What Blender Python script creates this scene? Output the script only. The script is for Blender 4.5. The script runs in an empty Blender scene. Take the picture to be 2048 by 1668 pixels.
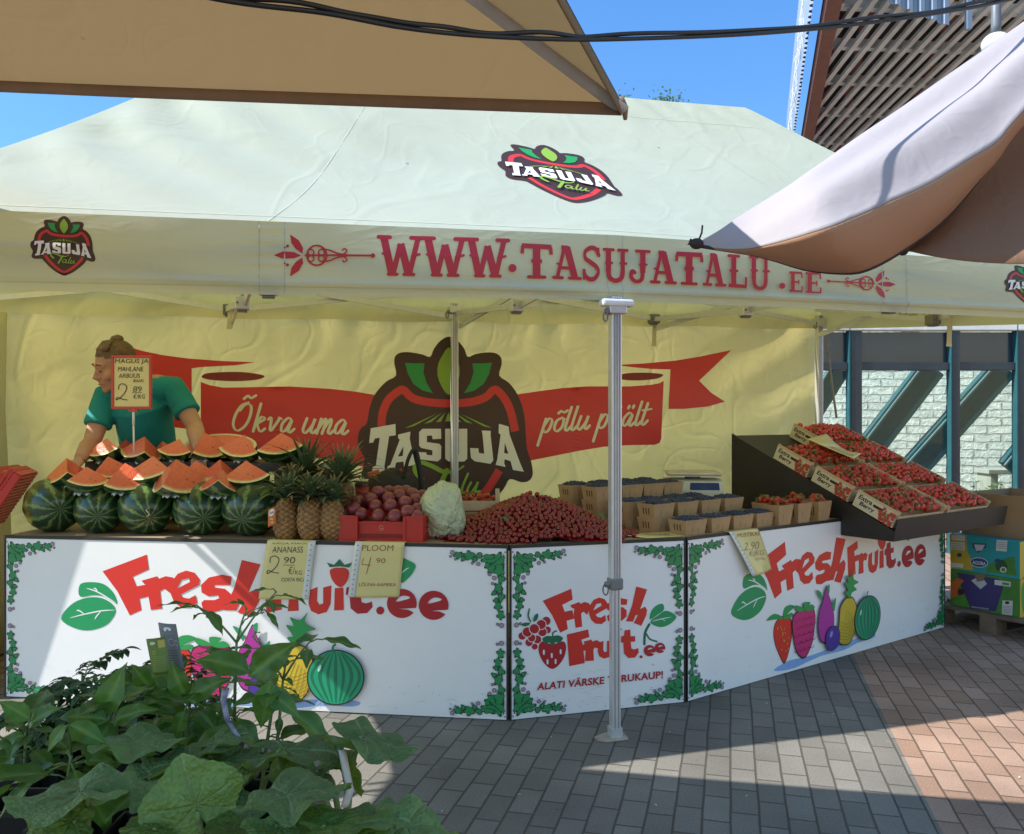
import bpy, bmesh, math, random
from mathutils import Vector as V, Matrix, noise
from mathutils.geometry import tessellate_polygon
R = math.radians
random.seed(7)
scene = bpy.context.scene
col = scene.collection
# ------------------------------------------------------------ camera, sky, sun, exposure
HC, FP, CX, CY = 1.45, 1680.0, 1024.0, 836.0     # eye height, focal length and centre in photo pixels
cam_d = bpy.data.cameras.new('camera'); cam = bpy.data.objects.new('camera', cam_d); col.objects.link(cam)
cam.location = (0, 0, HC); cam.rotation_euler = (R(90), 0, 0)
cam_d.sensor_width = 36; cam_d.lens = 36 * FP / 2048; cam_d.shift_y = 2 / 2048
cam_d.clip_start = .05; cam_d.clip_end = 500
scene.camera = cam
SUN_EL, SUN_H = 46.0, V((-.985, -.174))
world = bpy.data.worlds.new('World'); scene.world = world; world.use_nodes = True
nt = world.node_tree
sky = nt.nodes.new('ShaderNodeTexSky'); sky.sky_type = 'NISHITA'; sky.sun_disc = False
sky.sun_elevation = R(SUN_EL); sky.sun_rotation = math.atan2(SUN_H.x, SUN_H.y)
sky.air_density = 2.2; sky.dust_density = .0; sky.ozone_density = 10.0
# the clear northern half of the sky, away from the sun, is a deeper blue than the haze around the sun
g_ = nt.nodes.new('ShaderNodeTexCoord'); dt = nt.nodes.new('ShaderNodeVectorMath'); dt.operation = 'DOT_PRODUCT'; dt.inputs[1].default_value = (.1, .9, .42)
nt.links.new(g_.outputs['Generated'], dt.inputs[0]); mr_ = nt.nodes.new('ShaderNodeMapRange'); mr_.interpolation_type = 'SMOOTHSTEP'; mr_.inputs[1].default_value = .45; mr_.inputs[2].default_value = .82
nt.links.new(dt.outputs['Value'], mr_.inputs[0]); tn = nt.nodes.new('ShaderNodeMix'); tn.data_type = 'RGBA'; tn.blend_type = 'MULTIPLY'; tn.inputs[7].default_value = (.40, .58, .84, 1)
nt.links.new(mr_.outputs[0], tn.inputs[0]); nt.links.new(sky.outputs[0], tn.inputs[6]); nt.links.new(tn.outputs[2], nt.nodes['Background'].inputs[0])
nt.nodes['Background'].inputs[1].default_value = .082
sun_d = bpy.data.lights.new('sun', 'SUN'); sun_d.energy = 2.6; sun_d.angle = R(.5); sun_d.color = (1, .965, .91)
sun = bpy.data.objects.new('sun', sun_d); col.objects.link(sun)
sv = V((SUN_H.x * math.cos(R(SUN_EL)), SUN_H.y * math.cos(R(SUN_EL)), math.sin(R(SUN_EL))))
sun.rotation_euler = sv.to_track_quat('Z', 'Y').to_euler(); sun.location = sv * 20
scene.view_settings.view_transform = 'Standard'; scene.view_settings.look = 'None'
scene.view_settings.gamma = 1; scene.view_settings.exposure = 1.66
scene.cycles.use_denoising = True
scene.cycles.max_bounces = 10; scene.cycles.diffuse_bounces = 5; scene.cycles.transmission_bounces = 8
scene.cycles.transparent_max_bounces = 10
scene.cycles.caustics_reflective = False; scene.cycles.caustics_refractive = False
scene.cycles.sample_clamp_indirect = 6

# ------------------------------------------------------------ helpers
def at(px, py, Y): return V(((px - CX) / FP * Y, Y, HC - (py - CY) / FP * Y))
def proj(p): return (CX + FP * p.x / p.y, CY - FP * (p.z - HC) / p.y)
def lerp(a, b, t): return a + (b - a) * t
def clamp(x, a=0., b=1.): return max(a, min(b, x))
def sm(a, b, x):
    t = clamp((x - a) / (b - a)); return t * t * (3 - 2 * t)
def tag(o, label=None, cat=None, group=None, kind=None):
    if label: o['label'] = label
    if cat: o['category'] = cat
    if group: o['group'] = group
    if kind: o['kind'] = kind
    return o
def thing(name, label, cat, loc=(0, 0, 0), rz=0, group=None):
    o = bpy.data.objects.new(name, None); col.objects.link(o)
    o.empty_display_size = .1
    o.location = loc; o.rotation_euler = (0, 0, rz)
    return tag(o, label, cat, group)
def copy_tree(o, parent=None, label=None):
    c = o.copy(); col.objects.link(c); c.parent = parent
    if label: c['label'] = label
    for ch in o.children: copy_tree(ch, c)
    return c
def wm(o):
    m = Matrix.Identity(4)
    while o is not None:
        m = o.matrix_basis @ m; o = o.parent
    return m

MATS = {}
def nodes_of(m):
    m.use_nodes = True; t = m.node_tree; t.nodes.clear()
    out = t.nodes.new('ShaderNodeOutputMaterial'); return t, out
def N(t, typ, **kw):
    n = t.nodes.new(typ)
    for k, v in kw.items():
        if k.startswith('i_'):
            key = k[2:]; key = int(key) if key.isdigit() else key.replace('_', ' ')
            n.inputs[key].default_value = v
        else: setattr(n, k, v)
    return n
def c4(c): return (c[0], c[1], c[2], 1)
def mat(name, c, rough=.6, metal=0., var=.12, vscale=8., bump=0., bscale=40., spec=.5, coat=0., trans=None, tmix=.3, c2=None, sheen=0., bump2=None):
    """principled surface with soft procedural colour variation and bump; trans = colour of light let through cloth/leaf"""
    if name in MATS: return MATS[name]
    m = bpy.data.materials.new(name); t, out = nodes_of(m); L = t.links.new
    p = N(t, 'ShaderNodeBsdfPrincipled', i_Roughness=rough, i_Metallic=metal)
    p.inputs['Specular IOR Level'].default_value = spec
    if coat: p.inputs['Coat Weight'].default_value = coat; p.inputs['Coat Roughness'].default_value = .08
    tc = N(t, 'ShaderNodeTexCoord')
    if var or c2:
        nz = N(t, 'ShaderNodeTexNoise', i_Scale=vscale, i_Detail=5., i_Roughness=.6); L(tc.outputs['Object'], nz.inputs['Vector'])
        mx = N(t, 'ShaderNodeMix', data_type='RGBA')
        a = c2 or tuple(x * (1 - var) for x in c); b = c if c2 else tuple(min(1, x * (1 + var)) for x in c)
        mx.inputs[6].default_value = c4(a); mx.inputs[7].default_value = c4(b)
        mr = N(t, 'ShaderNodeMapRange'); mr.inputs[1].default_value = .3; mr.inputs[2].default_value = .7
        L(nz.outputs[0], mr.inputs[0]); L(mr.outputs[0], mx.inputs[0]); L(mx.outputs[2], p.inputs['Base Color']); csock = mx.outputs[2]
    else:
        p.inputs['Base Color'].default_value = c4(c); csock = None
    if bump:
        n2 = N(t, 'ShaderNodeTexNoise', i_Scale=bscale, i_Detail=4.); L(tc.outputs['Object'], n2.inputs['Vector'])
        bp = N(t, 'ShaderNodeBump', i_Strength=bump, i_Distance=.02); L(n2.outputs[0], bp.inputs['Height']); L(bp.outputs[0], p.inputs['Normal'])
        if bump2:
            n3 = N(t, 'ShaderNodeTexNoise', i_Scale=bump2[1], i_Detail=2.); L(tc.outputs['Object'], n3.inputs['Vector'])
            b3 = N(t, 'ShaderNodeBump', i_Strength=bump2[0], i_Distance=.05); L(n3.outputs[0], b3.inputs['Height']); L(bp.outputs[0], b3.inputs['Normal']); L(b3.outputs[0], p.inputs['Normal'])
    if trans:
        tr = N(t, 'ShaderNodeBsdfTranslucent'); tr.inputs[0].default_value = c4(trans)
        ms = N(t, 'ShaderNodeMixShader'); ms.inputs[0].default_value = tmix
        L(p.outputs[0], ms.inputs[1]); L(tr.outputs[0], ms.inputs[2]); L(ms.outputs[0], out.inputs[0])
    else: L(p.outputs[0], out.inputs[0])
    MATS[name] = m; return m

def cloth(name, c, trans, tmix, rough=.62, crease=.5, cs=1.3, stretch=(1, 1, 1), dirt=.06):
    """tent or umbrella cloth: woven, creased, letting some light through"""
    m = bpy.data.materials.new(name); t, out = nodes_of(m); L = t.links.new
    p = N(t, 'ShaderNodeBsdfPrincipled', i_Roughness=rough); p.inputs['Specular IOR Level'].default_value = .3
    tc = N(t, 'ShaderNodeTexCoord'); mp = N(t, 'ShaderNodeMapping'); mp.inputs['Scale'].default_value = stretch; L(tc.outputs['Object'], mp.inputs[0])
    n0 = N(t, 'ShaderNodeTexNoise', i_Scale=1.6, i_Detail=6., i_Roughness=.65); L(tc.outputs['Object'], n0.inputs['Vector'])
    mx = N(t, 'ShaderNodeMix', data_type='RGBA'); mx.inputs[6].default_value = c4([x * (1 - dirt) for x in c]); mx.inputs[7].default_value = c4([x * (1 + dirt * .6) for x in c]); mr = N(t, 'ShaderNodeMapRange'); mr.inputs[1].default_value = .35; mr.inputs[2].default_value = .65; L(n0.outputs[0], mr.inputs[0]); L(mr.outputs[0], mx.inputs[0])
    vo = N(t, 'ShaderNodeTexVoronoi', i_Scale=2.7); L(tc.outputs['Object'], vo.inputs['Vector']); sp = N(t, 'ShaderNodeMath', operation='LESS_THAN'); sp.inputs[1].default_value = .022; L(vo.outputs['Distance'], sp.inputs[0])
    ms_ = N(t, 'ShaderNodeMix', data_type='RGBA'); ms_.inputs[7].default_value = c4([x * .45 for x in c]); L(sp.outputs[0], ms_.inputs[0]); L(mx.outputs[2], ms_.inputs[6]); L(ms_.outputs[2], p.inputs['Base Color'])
    hs = []
    for sc_, w, amp in ((cs, .035, 1.), (cs * 2.3, .05, .55), (cs * 5., .09, .25)):
        n = N(t, 'ShaderNodeTexNoise', i_Scale=sc_, i_Detail=1.5, i_Distortion=.8); L(mp.outputs[0], n.inputs['Vector'])
        a = N(t, 'ShaderNodeMath', operation='SUBTRACT'); a.inputs[1].default_value = .5; L(n.outputs[0], a.inputs[0]); b = N(t, 'ShaderNodeMath', operation='ABSOLUTE'); L(a.outputs[0], b.inputs[0])
        r = N(t, 'ShaderNodeMapRange'); r.interpolation_type = 'SMOOTHSTEP'; r.inputs[1].default_value = 0; r.inputs[2].default_value = w; r.inputs[3].default_value = amp; r.inputs[4].default_value = 0; L(b.outputs[0], r.inputs[0]); hs.append(r.outputs[0])
    n5 = N(t, 'ShaderNodeTexNoise', i_Scale=cs * 2., i_Detail=3.); L(mp.outputs[0], n5.inputs['Vector']); hs.append(n5.outputs[0])
    acc = hs[0]
    for h in hs[1:]:
        a = N(t, 'ShaderNodeMath', operation='ADD'); L(acc, a.inputs[0]); L(h, a.inputs[1]); acc = a.outputs[0]
    bp = N(t, 'ShaderNodeBump', i_Strength=crease, i_Distance=.02); L(acc, bp.inputs['Height']); L(bp.outputs[0], p.inputs['Normal'])
    tr = N(t, 'ShaderNodeBsdfTranslucent'); tr.inputs[0].default_value = c4(trans); L(bp.outputs[0], tr.inputs['Normal']); ms = N(t, 'ShaderNodeMixShader'); ms.inputs[0].default_value = tmix; L(p.outputs[0], ms.inputs[1]); L(tr.outputs[0], ms.inputs[2]); L(ms.outputs[0], out.inputs[0])
    return m

class MB:
    """collects geometry in world (or local) coordinates and links it as one mesh object"""
    def __init__(s): s.v = []; s.f = []; s.m = []; s.s = []; s.mats = []
    def mi(s, m):
        if m not in s.mats: s.mats.append(m)
        return s.mats.index(m)
    def add(s, verts, faces, m, smooth=False):
        o = len(s.v); k = s.mi(m)
        s.v += [V(p) for p in verts]
        for f in faces: s.f.append([i + o for i in f]); s.m.append(k); s.s.append(smooth)
    def box(s, c, size, m, rot=None, bev=0.):
        x, y, z = (q / 2 for q in size)
        if bev:
            b = min(bev, x * .9, y * .9, z * .9); bm = bmesh.new(); bmesh.ops.create_cube(bm, size=1)
            bmesh.ops.scale(bm, vec=(2 * x, 2 * y, 2 * z), verts=bm.verts)
            bmesh.ops.bevel(bm, geom=bm.edges[:], offset=b, segments=2, affect='EDGES', profile=.5)
            vs = [v.co.copy() for v in bm.verts]; bm.verts.index_update(); fs = [[v.index for v in f.verts] for f in bm.faces]; bm.free()
        else:
            vs = [V((i * x, j * y, k * z)) for i in (-1, 1) for j in (-1, 1) for k in (-1, 1)]
            fs = [(0, 1, 3, 2), (4, 6, 7, 5), (0, 4, 5, 1), (2, 3, 7, 6), (0, 2, 6, 4), (1, 5, 7, 3)]
        if rot is not None: vs = [rot @ v for v in vs]
        c = V(c); s.add([v + c for v in vs], fs, m)
    def bar(s, a, b, w, h, m, up=V((0, 0, 1)), bev=0.):
        a, b = V(a), V(b); d = b - a; L = d.length; x = d / L
        y = up.cross(x)
        if y.length < 1e-4: y = V((0, 1, 0)).cross(x)
        y.normalize(); z = x.cross(y)
        s.box((a + b) / 2, (L, w, h), m, Matrix((x, y, z)).transposed(), bev)
    def tube(s, pts, r, m, n=8, caps=True, smooth=True, flat=1.):
        pts = [V(p) for p in pts]; k = len(pts)
        rs = r if isinstance(r, (list, tuple)) else [r] * k
        vs = []; prev = None
        for i, p in enumerate(pts):
            d = (pts[min(i + 1, k - 1)] - pts[max(i - 1, 0)])
            if d.length < 1e-9: d = V((0, 0, 1))
            d.normalize()
            if prev is None:
                a = V((0, 0, 1)) if abs(d.z) < .9 else V((1, 0, 0)); x = d.cross(a).normalized()
            else:
                x = prev - d * prev.dot(d)
                x = x.normalized() if x.length > 1e-6 else d.orthogonal().normalized()
            prev = x; y = d.cross(x)
            for j in range(n):
                q = 2 * math.pi * j / n; vs.append(p + (x * math.cos(q) + y * math.sin(q) * flat) * rs[i])
        fs = [(i * n + j, i * n + (j + 1) % n, (i + 1) * n + (j + 1) % n, (i + 1) * n + j) for i in range(k - 1) for j in range(n)]
        if caps: fs += [list(range(n))[::-1], [(k - 1) * n + j for j in range(n)]]
        s.add(vs, fs, m, smooth)
    def grid(s, fn, nu, nv, m, smooth=True, u=(0, 1), v=(0, 1), closeu=False):
        vs = [V(fn(lerp(u[0], u[1], i / nu), lerp(v[0], v[1], j / nv))) for j in range(nv + 1) for i in range(nu + 1)]
        w = nu + 1
        s.add(vs, [(j * w + i, j * w + i + 1, (j + 1) * w + i + 1, (j + 1) * w + i) for j in range(nv) for i in range(nu)], m, smooth)
    def ball(s, c, r, m, nu=16, nv=10, sc=(1, 1, 1), rot=None, fn=None):
        c = V(c); vs = []
        for j in range(nv + 1):
            th = math.pi * j / nv
            for i in range(nu):
                ph = 2 * math.pi * i / nu
                d = V((math.sin(th) * math.cos(ph), math.sin(th) * math.sin(ph), math.cos(th)))
                q = d * (r * (fn(d) if fn else 1)); q = V((q.x * sc[0], q.y * sc[1], q.z * sc[2]))
                vs.append(c + (rot @ q if rot is not None else q))
        s.add(vs, [(j * nu + i, (j + 1) * nu + i, (j + 1) * nu + (i + 1) % nu, j * nu + (i + 1) % nu) for j in range(nv) for i in range(nu)], m, True)
    def lathe(s, prof, m, c=(0, 0, 0), n=24, smooth=True):
        c = V(c); vs = [c + V((r * math.cos(2 * math.pi * i / n), r * math.sin(2 * math.pi * i / n), z)) for r, z in prof for i in range(n)]
        s.add(vs, [(j * n + i, j * n + (i + 1) % n, (j + 1) * n + (i + 1) % n, (j + 1) * n + i) for j in range(len(prof) - 1) for i in range(n)], m, smooth)
    def prism(s, loop, d, m):
        """extrude a planar outline by vector d"""
        loop = [V(p) for p in loop]; n = len(loop); d = V(d)
        tri = tessellate_polygon([loop])
        s.add(loop + [p + d for p in loop], [list(t) for t in tri] + [[i + n for i in t][::-1] for t in tri] + [(i, (i + 1) % n, n + (i + 1) % n, n + i) for i in range(n)], m)
    def sheet(s, fn, nu, nv, m, th=.002, smooth=True):
        """a cloth or paper grid with real thickness"""
        w = nu + 1
        P = [[V(fn(i / nu, j / nv)) for i in range(w)] for j in range(nv + 1)]
        f = []; vs = []
        def nrm(i, j):
            a = P[j][min(i + 1, nu)] - P[j][max(i - 1, 0)]; b = P[min(j + 1, nv)][i] - P[max(j - 1, 0)][i]
            n = a.cross(b); return n.normalized() if n.length > 1e-9 else V((0, 0, 1))
        for j in range(nv + 1):
            for i in range(w): vs.append(P[j][i])
        for j in range(nv + 1):
            for i in range(w): vs.append(P[j][i] - nrm(i, j) * th)
        o = w * (nv + 1)
        for j in range(nv):
            for i in range(nu):
                q = (j * w + i, j * w + i + 1, (j + 1) * w + i + 1, (j + 1) * w + i)
                f.append(q); f.append(tuple(k + o for k in q[::-1]))
        for i in range(nu):
            f.append((i + 1, i, o + i, o + i + 1)); b = nv * w; f.append((b + i, b + i + 1, o + b + i + 1, o + b + i))
        for j in range(nv):
            f.append((j * w, (j + 1) * w, o + (j + 1) * w, o + j * w)); b = nu; f.append(((j + 1) * w + b, j * w + b, o + j * w + b, o + (j + 1) * w + b))
        s.add(vs, f, m, smooth)
    def build(s, name, parent=None, world=True, merge=False):
        me = bpy.data.meshes.new(name)
        vs = s.v
        if parent is not None and world:
            inv = wm(parent).inverted(); vs = [inv @ v for v in vs]
        org = V((0, 0, 0))
        if parent is None and world and vs:      # own origin at the base of the thing
            xs = [v.x for v in vs]; ys = [v.y for v in vs]; zs = [v.z for v in vs]
            org = V(((min(xs) + max(xs)) / 2, (min(ys) + max(ys)) / 2, min(zs))); vs = [v - org for v in vs]
        me.from_pydata([tuple(v) for v in vs], [], s.f)
        for m in s.mats: me.materials.append(m)
        me.polygons.foreach_set('material_index', s.m); me.polygons.foreach_set('use_smooth', s.s)
        me.update()
        if merge:
            bm = bmesh.new(); bm.from_mesh(me); bmesh.ops.remove_doubles(bm, verts=bm.verts, dist=1e-5); bm.to_mesh(me); bm.free()
        o = bpy.data.objects.new(name, me); col.objects.link(o); o.location = org
        if parent is not None: o.parent = parent
        return o

def catmull(pts, k=6, closed=False):
    P = [V((p[0], p[1], 0)) if len(p) == 2 else V(p) for p in pts]; n = len(P); out = []
    rng = range(n) if closed else range(n - 1)
    for i in rng:
        g = (lambda q: P[q % n]) if closed else (lambda q: P[max(0, min(n - 1, q))])
        a, b, c, d = g(i - 1), g(i), g(i + 1), g(i + 2)
        for j in range(k):
            t = j / k
            out.append(.5 * ((2 * b) + (c - a) * t + (2 * a - 5 * b + 4 * c - d) * t * t + (3 * b - a - 3 * c + d) * t ** 3))
    if not closed: out.append(P[-1])
    return out
def spl(pts, k=5, closed=True): return [(p.x, p.y) for p in catmull(pts, k, closed)]
def ell(cx, cy, rx, ry, n=28, a0=0, a1=360, rot=0):
    cr, sr = math.cos(R(rot)), math.sin(R(rot)); out = []
    full = abs(a1 - a0) >= 360
    for i in range(n if full else n + 1):
        q = R(a0 + (a1 - a0) * i / n); x, y = rx * math.cos(q), ry * math.sin(q)
        out.append((cx + x * cr - y * sr, cy + x * sr + y * cr))
    return out

_TX = {}
def text_tris(body, off=0., spacing=1.):
    k = (body, off, spacing)
    if k in _TX: return _TX[k]
    cu = bpy.data.curves.new('t', 'FONT'); cu.body = body; cu.offset = off; cu.resolution_u = 3; cu.space_character = spacing
    ob = bpy.data.objects.new('t', cu); me = bpy.data.meshes.new_from_object(ob)
    me.calc_loop_triangles()
    vs = [(v.co.x, v.co.y) for v in me.vertices]; ts = [tuple(t.vertices) for t in me.loop_triangles]
    bpy.data.objects.remove(ob); bpy.data.curves.remove(cu); bpy.data.meshes.remove(me)
    x0 = min(v[0] for v in vs); x1 = max(v[0] for v in vs); y0 = min(v[1] for v in vs); y1 = max(v[1] for v in vs)
    r = ([((x - x0) / (x1 - x0), (y - y0) / (y1 - y0)) for x, y in vs], ts); _TX[k] = r; return r

class Art:
    """flat print laid a hair above a surface S(u,v); outlines are given in the coordinates that tf turns into (u,v)"""
    def __init__(s, S, tf, maxe=None, base=.0012, step=.00035):
        s.S = S; s.tf = tf; s.mb = MB(); s.maxe = maxe; s.lv = 0; s.base = base; s.step = step
    def pt(s, x, y, lv):
        u, v = s.tf(x, y); e = 1e-3
        p = s.S(u, v); du = s.S(u + e, v) - s.S(u - e, v); dv = s.S(u, v + e) - s.S(u, v - e)
        n = du.cross(dv).normalized()
        if n.dot(V((0, 0, HC)) - p) < 0: n = -n
        return p + n * (s.base + s.step * lv)
    def tris(s, vs, ts, m, lv=None):
        if lv is None: lv = s.lv; s.lv += 1
        vs = [tuple(v) for v in vs]; ts = [tuple(t) for t in ts]
        if s.maxe:
            for _ in range(5):
                if not any(math.dist(vs[a], vs[b]) > s.maxe for t in ts for a, b in ((t[0], t[1]), (t[1], t[2]), (t[2], t[0]))): break
                mid = {}; nts = []
                def md(a, b):
                    k = (min(a, b), max(a, b))
                    if k not in mid: mid[k] = len(vs); vs.append(((vs[a][0] + vs[b][0]) / 2, (vs[a][1] + vs[b][1]) / 2))
                    return mid[k]
                for a, b, c in ts:
                    ab, bc, ca = md(a, b), md(b, c), md(c, a); nts += [(a, ab, ca), (ab, b, bc), (ca, bc, c), (ab, bc, ca)]
                ts = nts
        P = [s.pt(x, y, lv) for x, y in vs]
        out = []
        for a, b, c in ts:
            n = (P[b] - P[a]).cross(P[c] - P[a])
            out.append((a, b, c) if n.dot(V((0, 0, HC)) - P[a]) > 0 else (a, c, b))
        s.mb.add(P, out, m)
    def poly(s, loops, m, lv=None):
        if not isinstance(loops[0][0], (list, tuple)): loops = [loops]
        flat = [p for l in loops for p in l]
        ts = tessellate_polygon([[V((x, y, 0)) for x, y in l] for l in loops])
        s.tris(flat, ts, m, lv)
    def stroke(s, pts, w, m, lv=None, k=5, smooth=True, pen=None, cap=True, taper=False):
        """brush stroke; pen=(thin, angle) makes a calligraphic line"""
        P = [V((p[0], p[1])) for p in (catmull(pts, k) if smooth and len(pts) > 2 else [V((p[0], p[1], 0)) for p in pts])]
        n = len(P); L, Rr = [], []
        for i, p in enumerate(P):
            d = (P[min(i + 1, n - 1)] - P[max(i - 1, 0)])
            d = d.normalized() if d.length > 1e-9 else V((1, 0))
            ww = w
            if pen: ww = w * (pen[0] + (1 - pen[0]) * abs(math.sin(math.atan2(d.y, d.x) - pen[1])))
            if taper: ww *= max(.06, math.sin(math.pi * (i + .3) / (n - .4)) ** .7)
            q = V((-d.y, d.x)) * (ww / 2); L.append(p + q); Rr.append(p - q)
        vs = [tuple(x) for x in L + Rr]; ts = []
        for i in range(n - 1): ts += [(i, i + 1, n + i + 1), (i, n + i + 1, n + i)]
        if cap and not taper:
            for i, sg in ((0, -1), (n - 1, 1)):
                d = P[-1] - P[-2] if i else P[1] - P[0]; d = d.normalized() * sg; rad = (L[i] - Rr[i]).length / 2
                q = L[i] - P[i]; b = len(vs)
                for a in range(1, 5):
                    an = math.pi * a / 5; vs.append(tuple(P[i] + q * math.cos(an) + d * rad * math.sin(an)))
                ring = [i] + [b + a for a in range(4)] + [n + i]
                for a in range(1, 5): ts.append((ring[0], ring[a], ring[a + 1]))
        s.tris(vs, ts, m, lv)
    def text(s, body, quad, m, lv=None, off=0., spacing=1., arc=0.):
        """quad: bottom-left, bottom-right, top-right, top-left corners of the words"""
        vs, ts = text_tris(body, off, spacing); a, b, c, d = [V(q) for q in quad]
        out = []
        for x, y in vs:
            p = a * (1 - x) * (1 - y) + b * x * (1 - y) + c * x * y + d * (1 - x) * y
            p = V((p.x, p.y - arc * 4 * x * (1 - x))); out.append((p.x, p.y))
        s.tris(out, ts, m, lv)
    def build(s, name, parent): return s.mb.build(name, parent)
def inverter(S, u0=.5, v0=.5):
    """photo pixel -> (u,v) of a surface in the world"""
    cache = {}
    def f(px, py):
        u, v = u0, v0; e = 1e-3
        for _ in range(12):
            a = proj(S(u, v)); b = proj(S(u + e, v)); c = proj(S(u, v + e))
            j00, j10, j01, j11 = (b[0] - a[0]) / e, (b[1] - a[1]) / e, (c[0] - a[0]) / e, (c[1] - a[1]) / e
            det = j00 * j11 - j01 * j10
            if abs(det) < 1e-9: break
            dx, dy = px - a[0], py - a[1]
            du = (dx * j11 - dy * j01) / det; dv = (dy * j00 - dx * j10) / det
            u += clamp(du, -.6, .6); v += clamp(dv, -.6, .6)
            if abs(dx) + abs(dy) < .02: break
        return u, v
    return f
def chain(f, g): return lambda x, y: f(*g(x, y))
def crop(x0, y0, k): return lambda x, y: (x0 + x / k, y0 + y / k)
def flat(O, U, W):
    """plane surface: O + u*U + v*W"""
    O, U, W = V(O), V(U), V(W); return lambda u, v: O + U * u + W * v
def pr(name, c, rough=.45, **k): return mat('print_' + name, c, rough, var=.04, vscale=5, **k)
# ============================================================ SETTING
def paving_mat():
    m = bpy.data.materials.new('concrete_pavers'); t, out = nodes_of(m); L = t.links.new
    p = N(t, 'ShaderNodeBsdfPrincipled', i_Roughness=.85); p.inputs['Specular IOR Level'].default_value = .3
    tc = N(t, 'ShaderNodeTexCoord'); mp = N(t, 'ShaderNodeMapping'); mp.inputs['Rotation'].default_value = (0, 0, R(-75.5))
    L(tc.outputs['Object'], mp.inputs['Vector'])
    wob = N(t, 'ShaderNodeTexNoise', i_Scale=3., i_Detail=2.); L(tc.outputs['Object'], wob.inputs['Vector'])
    wadd = N(t, 'ShaderNodeVectorMath', operation='MULTIPLY_ADD'); wadd.inputs[1].default_value = (.012, .012, 0)
    L(wob.outputs['Color'], wadd.inputs[0]); L(mp.outputs[0], wadd.inputs[2])
    def brick(c1, c2, mo):
        b = N(t, 'ShaderNodeTexBrick', i_Scale=1., i_Mortar_Size=.005, i_Mortar_Smooth=.3, i_Bias=0., i_Brick_Width=.2, i_Row_Height=.1)
        b.offset = .42; b.inputs['Color1'].default_value = c4(c1); b.inputs['Color2'].default_value = c4(c2); b.inputs['Mortar'].default_value = c4(mo)
        L(wadd.outputs[0], b.inputs['Vector']); return b
    g = brick((.152, .14, .122), (.205, .19, .165), (.085, .075, .062)); r = brick((.29, .18, .125), (.38, .25, .185), (.14, .09, .06))
    sp = N(t, 'ShaderNodeSeparateXYZ'); L(tc.outputs['Object'], sp.inputs[0])
    # red pavers start right of a line across the square
    nx, ny = .967, -.254; x0, y0 = 1.911, 4.478
    a = N(t, 'ShaderNodeMath', operation='MULTIPLY'); a.inputs[1].default_value = nx; L(sp.outputs[0], a.inputs[0])
    b = N(t, 'ShaderNodeMath', operation='MULTIPLY_ADD'); b.inputs[1].default_value = ny; L(sp.outputs[1], b.inputs[0]); L(a.outputs[0], b.inputs[2])
    c = N(t, 'ShaderNodeMath', operation='GREATER_THAN'); c.inputs[1].default_value = nx * x0 + ny * y0; L(b.outputs[0], c.inputs[0])
    mx = N(t, 'ShaderNodeMix', data_type='RGBA'); L(c.outputs[0], mx.inputs[0]); L(g.outputs[0], mx.inputs[6]); L(r.outputs[0], mx.inputs[7])
    # dirt in two scales
    n1 = N(t, 'ShaderNodeTexNoise', i_Scale=130., i_Detail=6., i_Roughness=.8); L(tc.outputs['Object'], n1.inputs['Vector'])
    n2 = N(t, 'ShaderNodeTexNoise', i_Scale=1.7, i_Detail=5.); L(tc.outputs['Object'], n2.inputs['Vector'])
    m1 = N(t, 'ShaderNodeMapRange'); m1.inputs[1].default_value = .3; m1.inputs[2].default_value = .72; m1.inputs[3].default_value = .62; m1.inputs[4].default_value = 1.35; L(n1.outputs[0], m1.inputs[0])
    m2 = N(t, 'ShaderNodeMapRange'); m2.inputs[1].default_value = .35; m2.inputs[2].default_value = .7; m2.inputs[3].default_value = .82; m2.inputs[4].default_value = 1.2; L(n2.outputs[0], m2.inputs[0])
    mm = N(t, 'ShaderNodeMath', operation='MULTIPLY'); L(m1.outputs[0], mm.inputs[0]); L(m2.outputs[0], mm.inputs[1])
    vm = N(t, 'ShaderNodeVectorMath', operation='SCALE'); L(mx.outputs[2], vm.inputs[0]); L(mm.outputs[0], vm.inputs['Scale'])
    # pale scuffs
    n3 = N(t, 'ShaderNodeTexNoise', i_Scale=7., i_Detail=8., i_Roughness=.7); L(tc.outputs['Object'], n3.inputs['Vector'])
    m3 = N(t, 'ShaderNodeMapRange'); m3.inputs[1].default_value = .62; m3.inputs[2].default_value = .8; m3.inputs[4].default_value = .45; L(n3.outputs[0], m3.inputs[0])
    sc = N(t, 'ShaderNodeMix', data_type='RGBA'); sc.inputs[7].default_value = (.38, .36, .33, 1); L(m3.outputs[0], sc.inputs[0]); L(vm.outputs[0], sc.inputs[6])
    L(sc.outputs[2], p.inputs['Base Color'])
    h = N(t, 'ShaderNodeMath', operation='MULTIPLY_ADD'); h.inputs[1].default_value = -1.; L(g.outputs['Fac'], h.inputs[0])
    hh = N(t, 'ShaderNodeMath', operation='MULTIPLY'); hh.inputs[1].default_value = .35; L(n1.outputs[0], hh.inputs[0]); L(hh.outputs[0], h.inputs[2])
    bp = N(t, 'ShaderNodeBump', i_Strength=.7, i_Distance=.006); L(h.outputs[0], bp.inputs['Height']); L(bp.outputs[0], p.inputs['Normal'])
    L(p.outputs[0], out.inputs[0]); return m
b = MB(); b.add([(-80, -30, 0), (80, -30, 0), (80, 150, 0), (-80, 150, 0)], [(0, 1, 2, 3)], paving_mat())
me = bpy.data.meshes.new('pavement'); me.from_pydata([tuple(v) for v in b.v], [], b.f); me.materials.append(b.mats[0])
ground = bpy.data.objects.new('pavement', me); col.objects.link(ground); tag(ground, 'grey and reddish concrete block paving of the market square', 'pavement', kind='structure')
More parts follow.
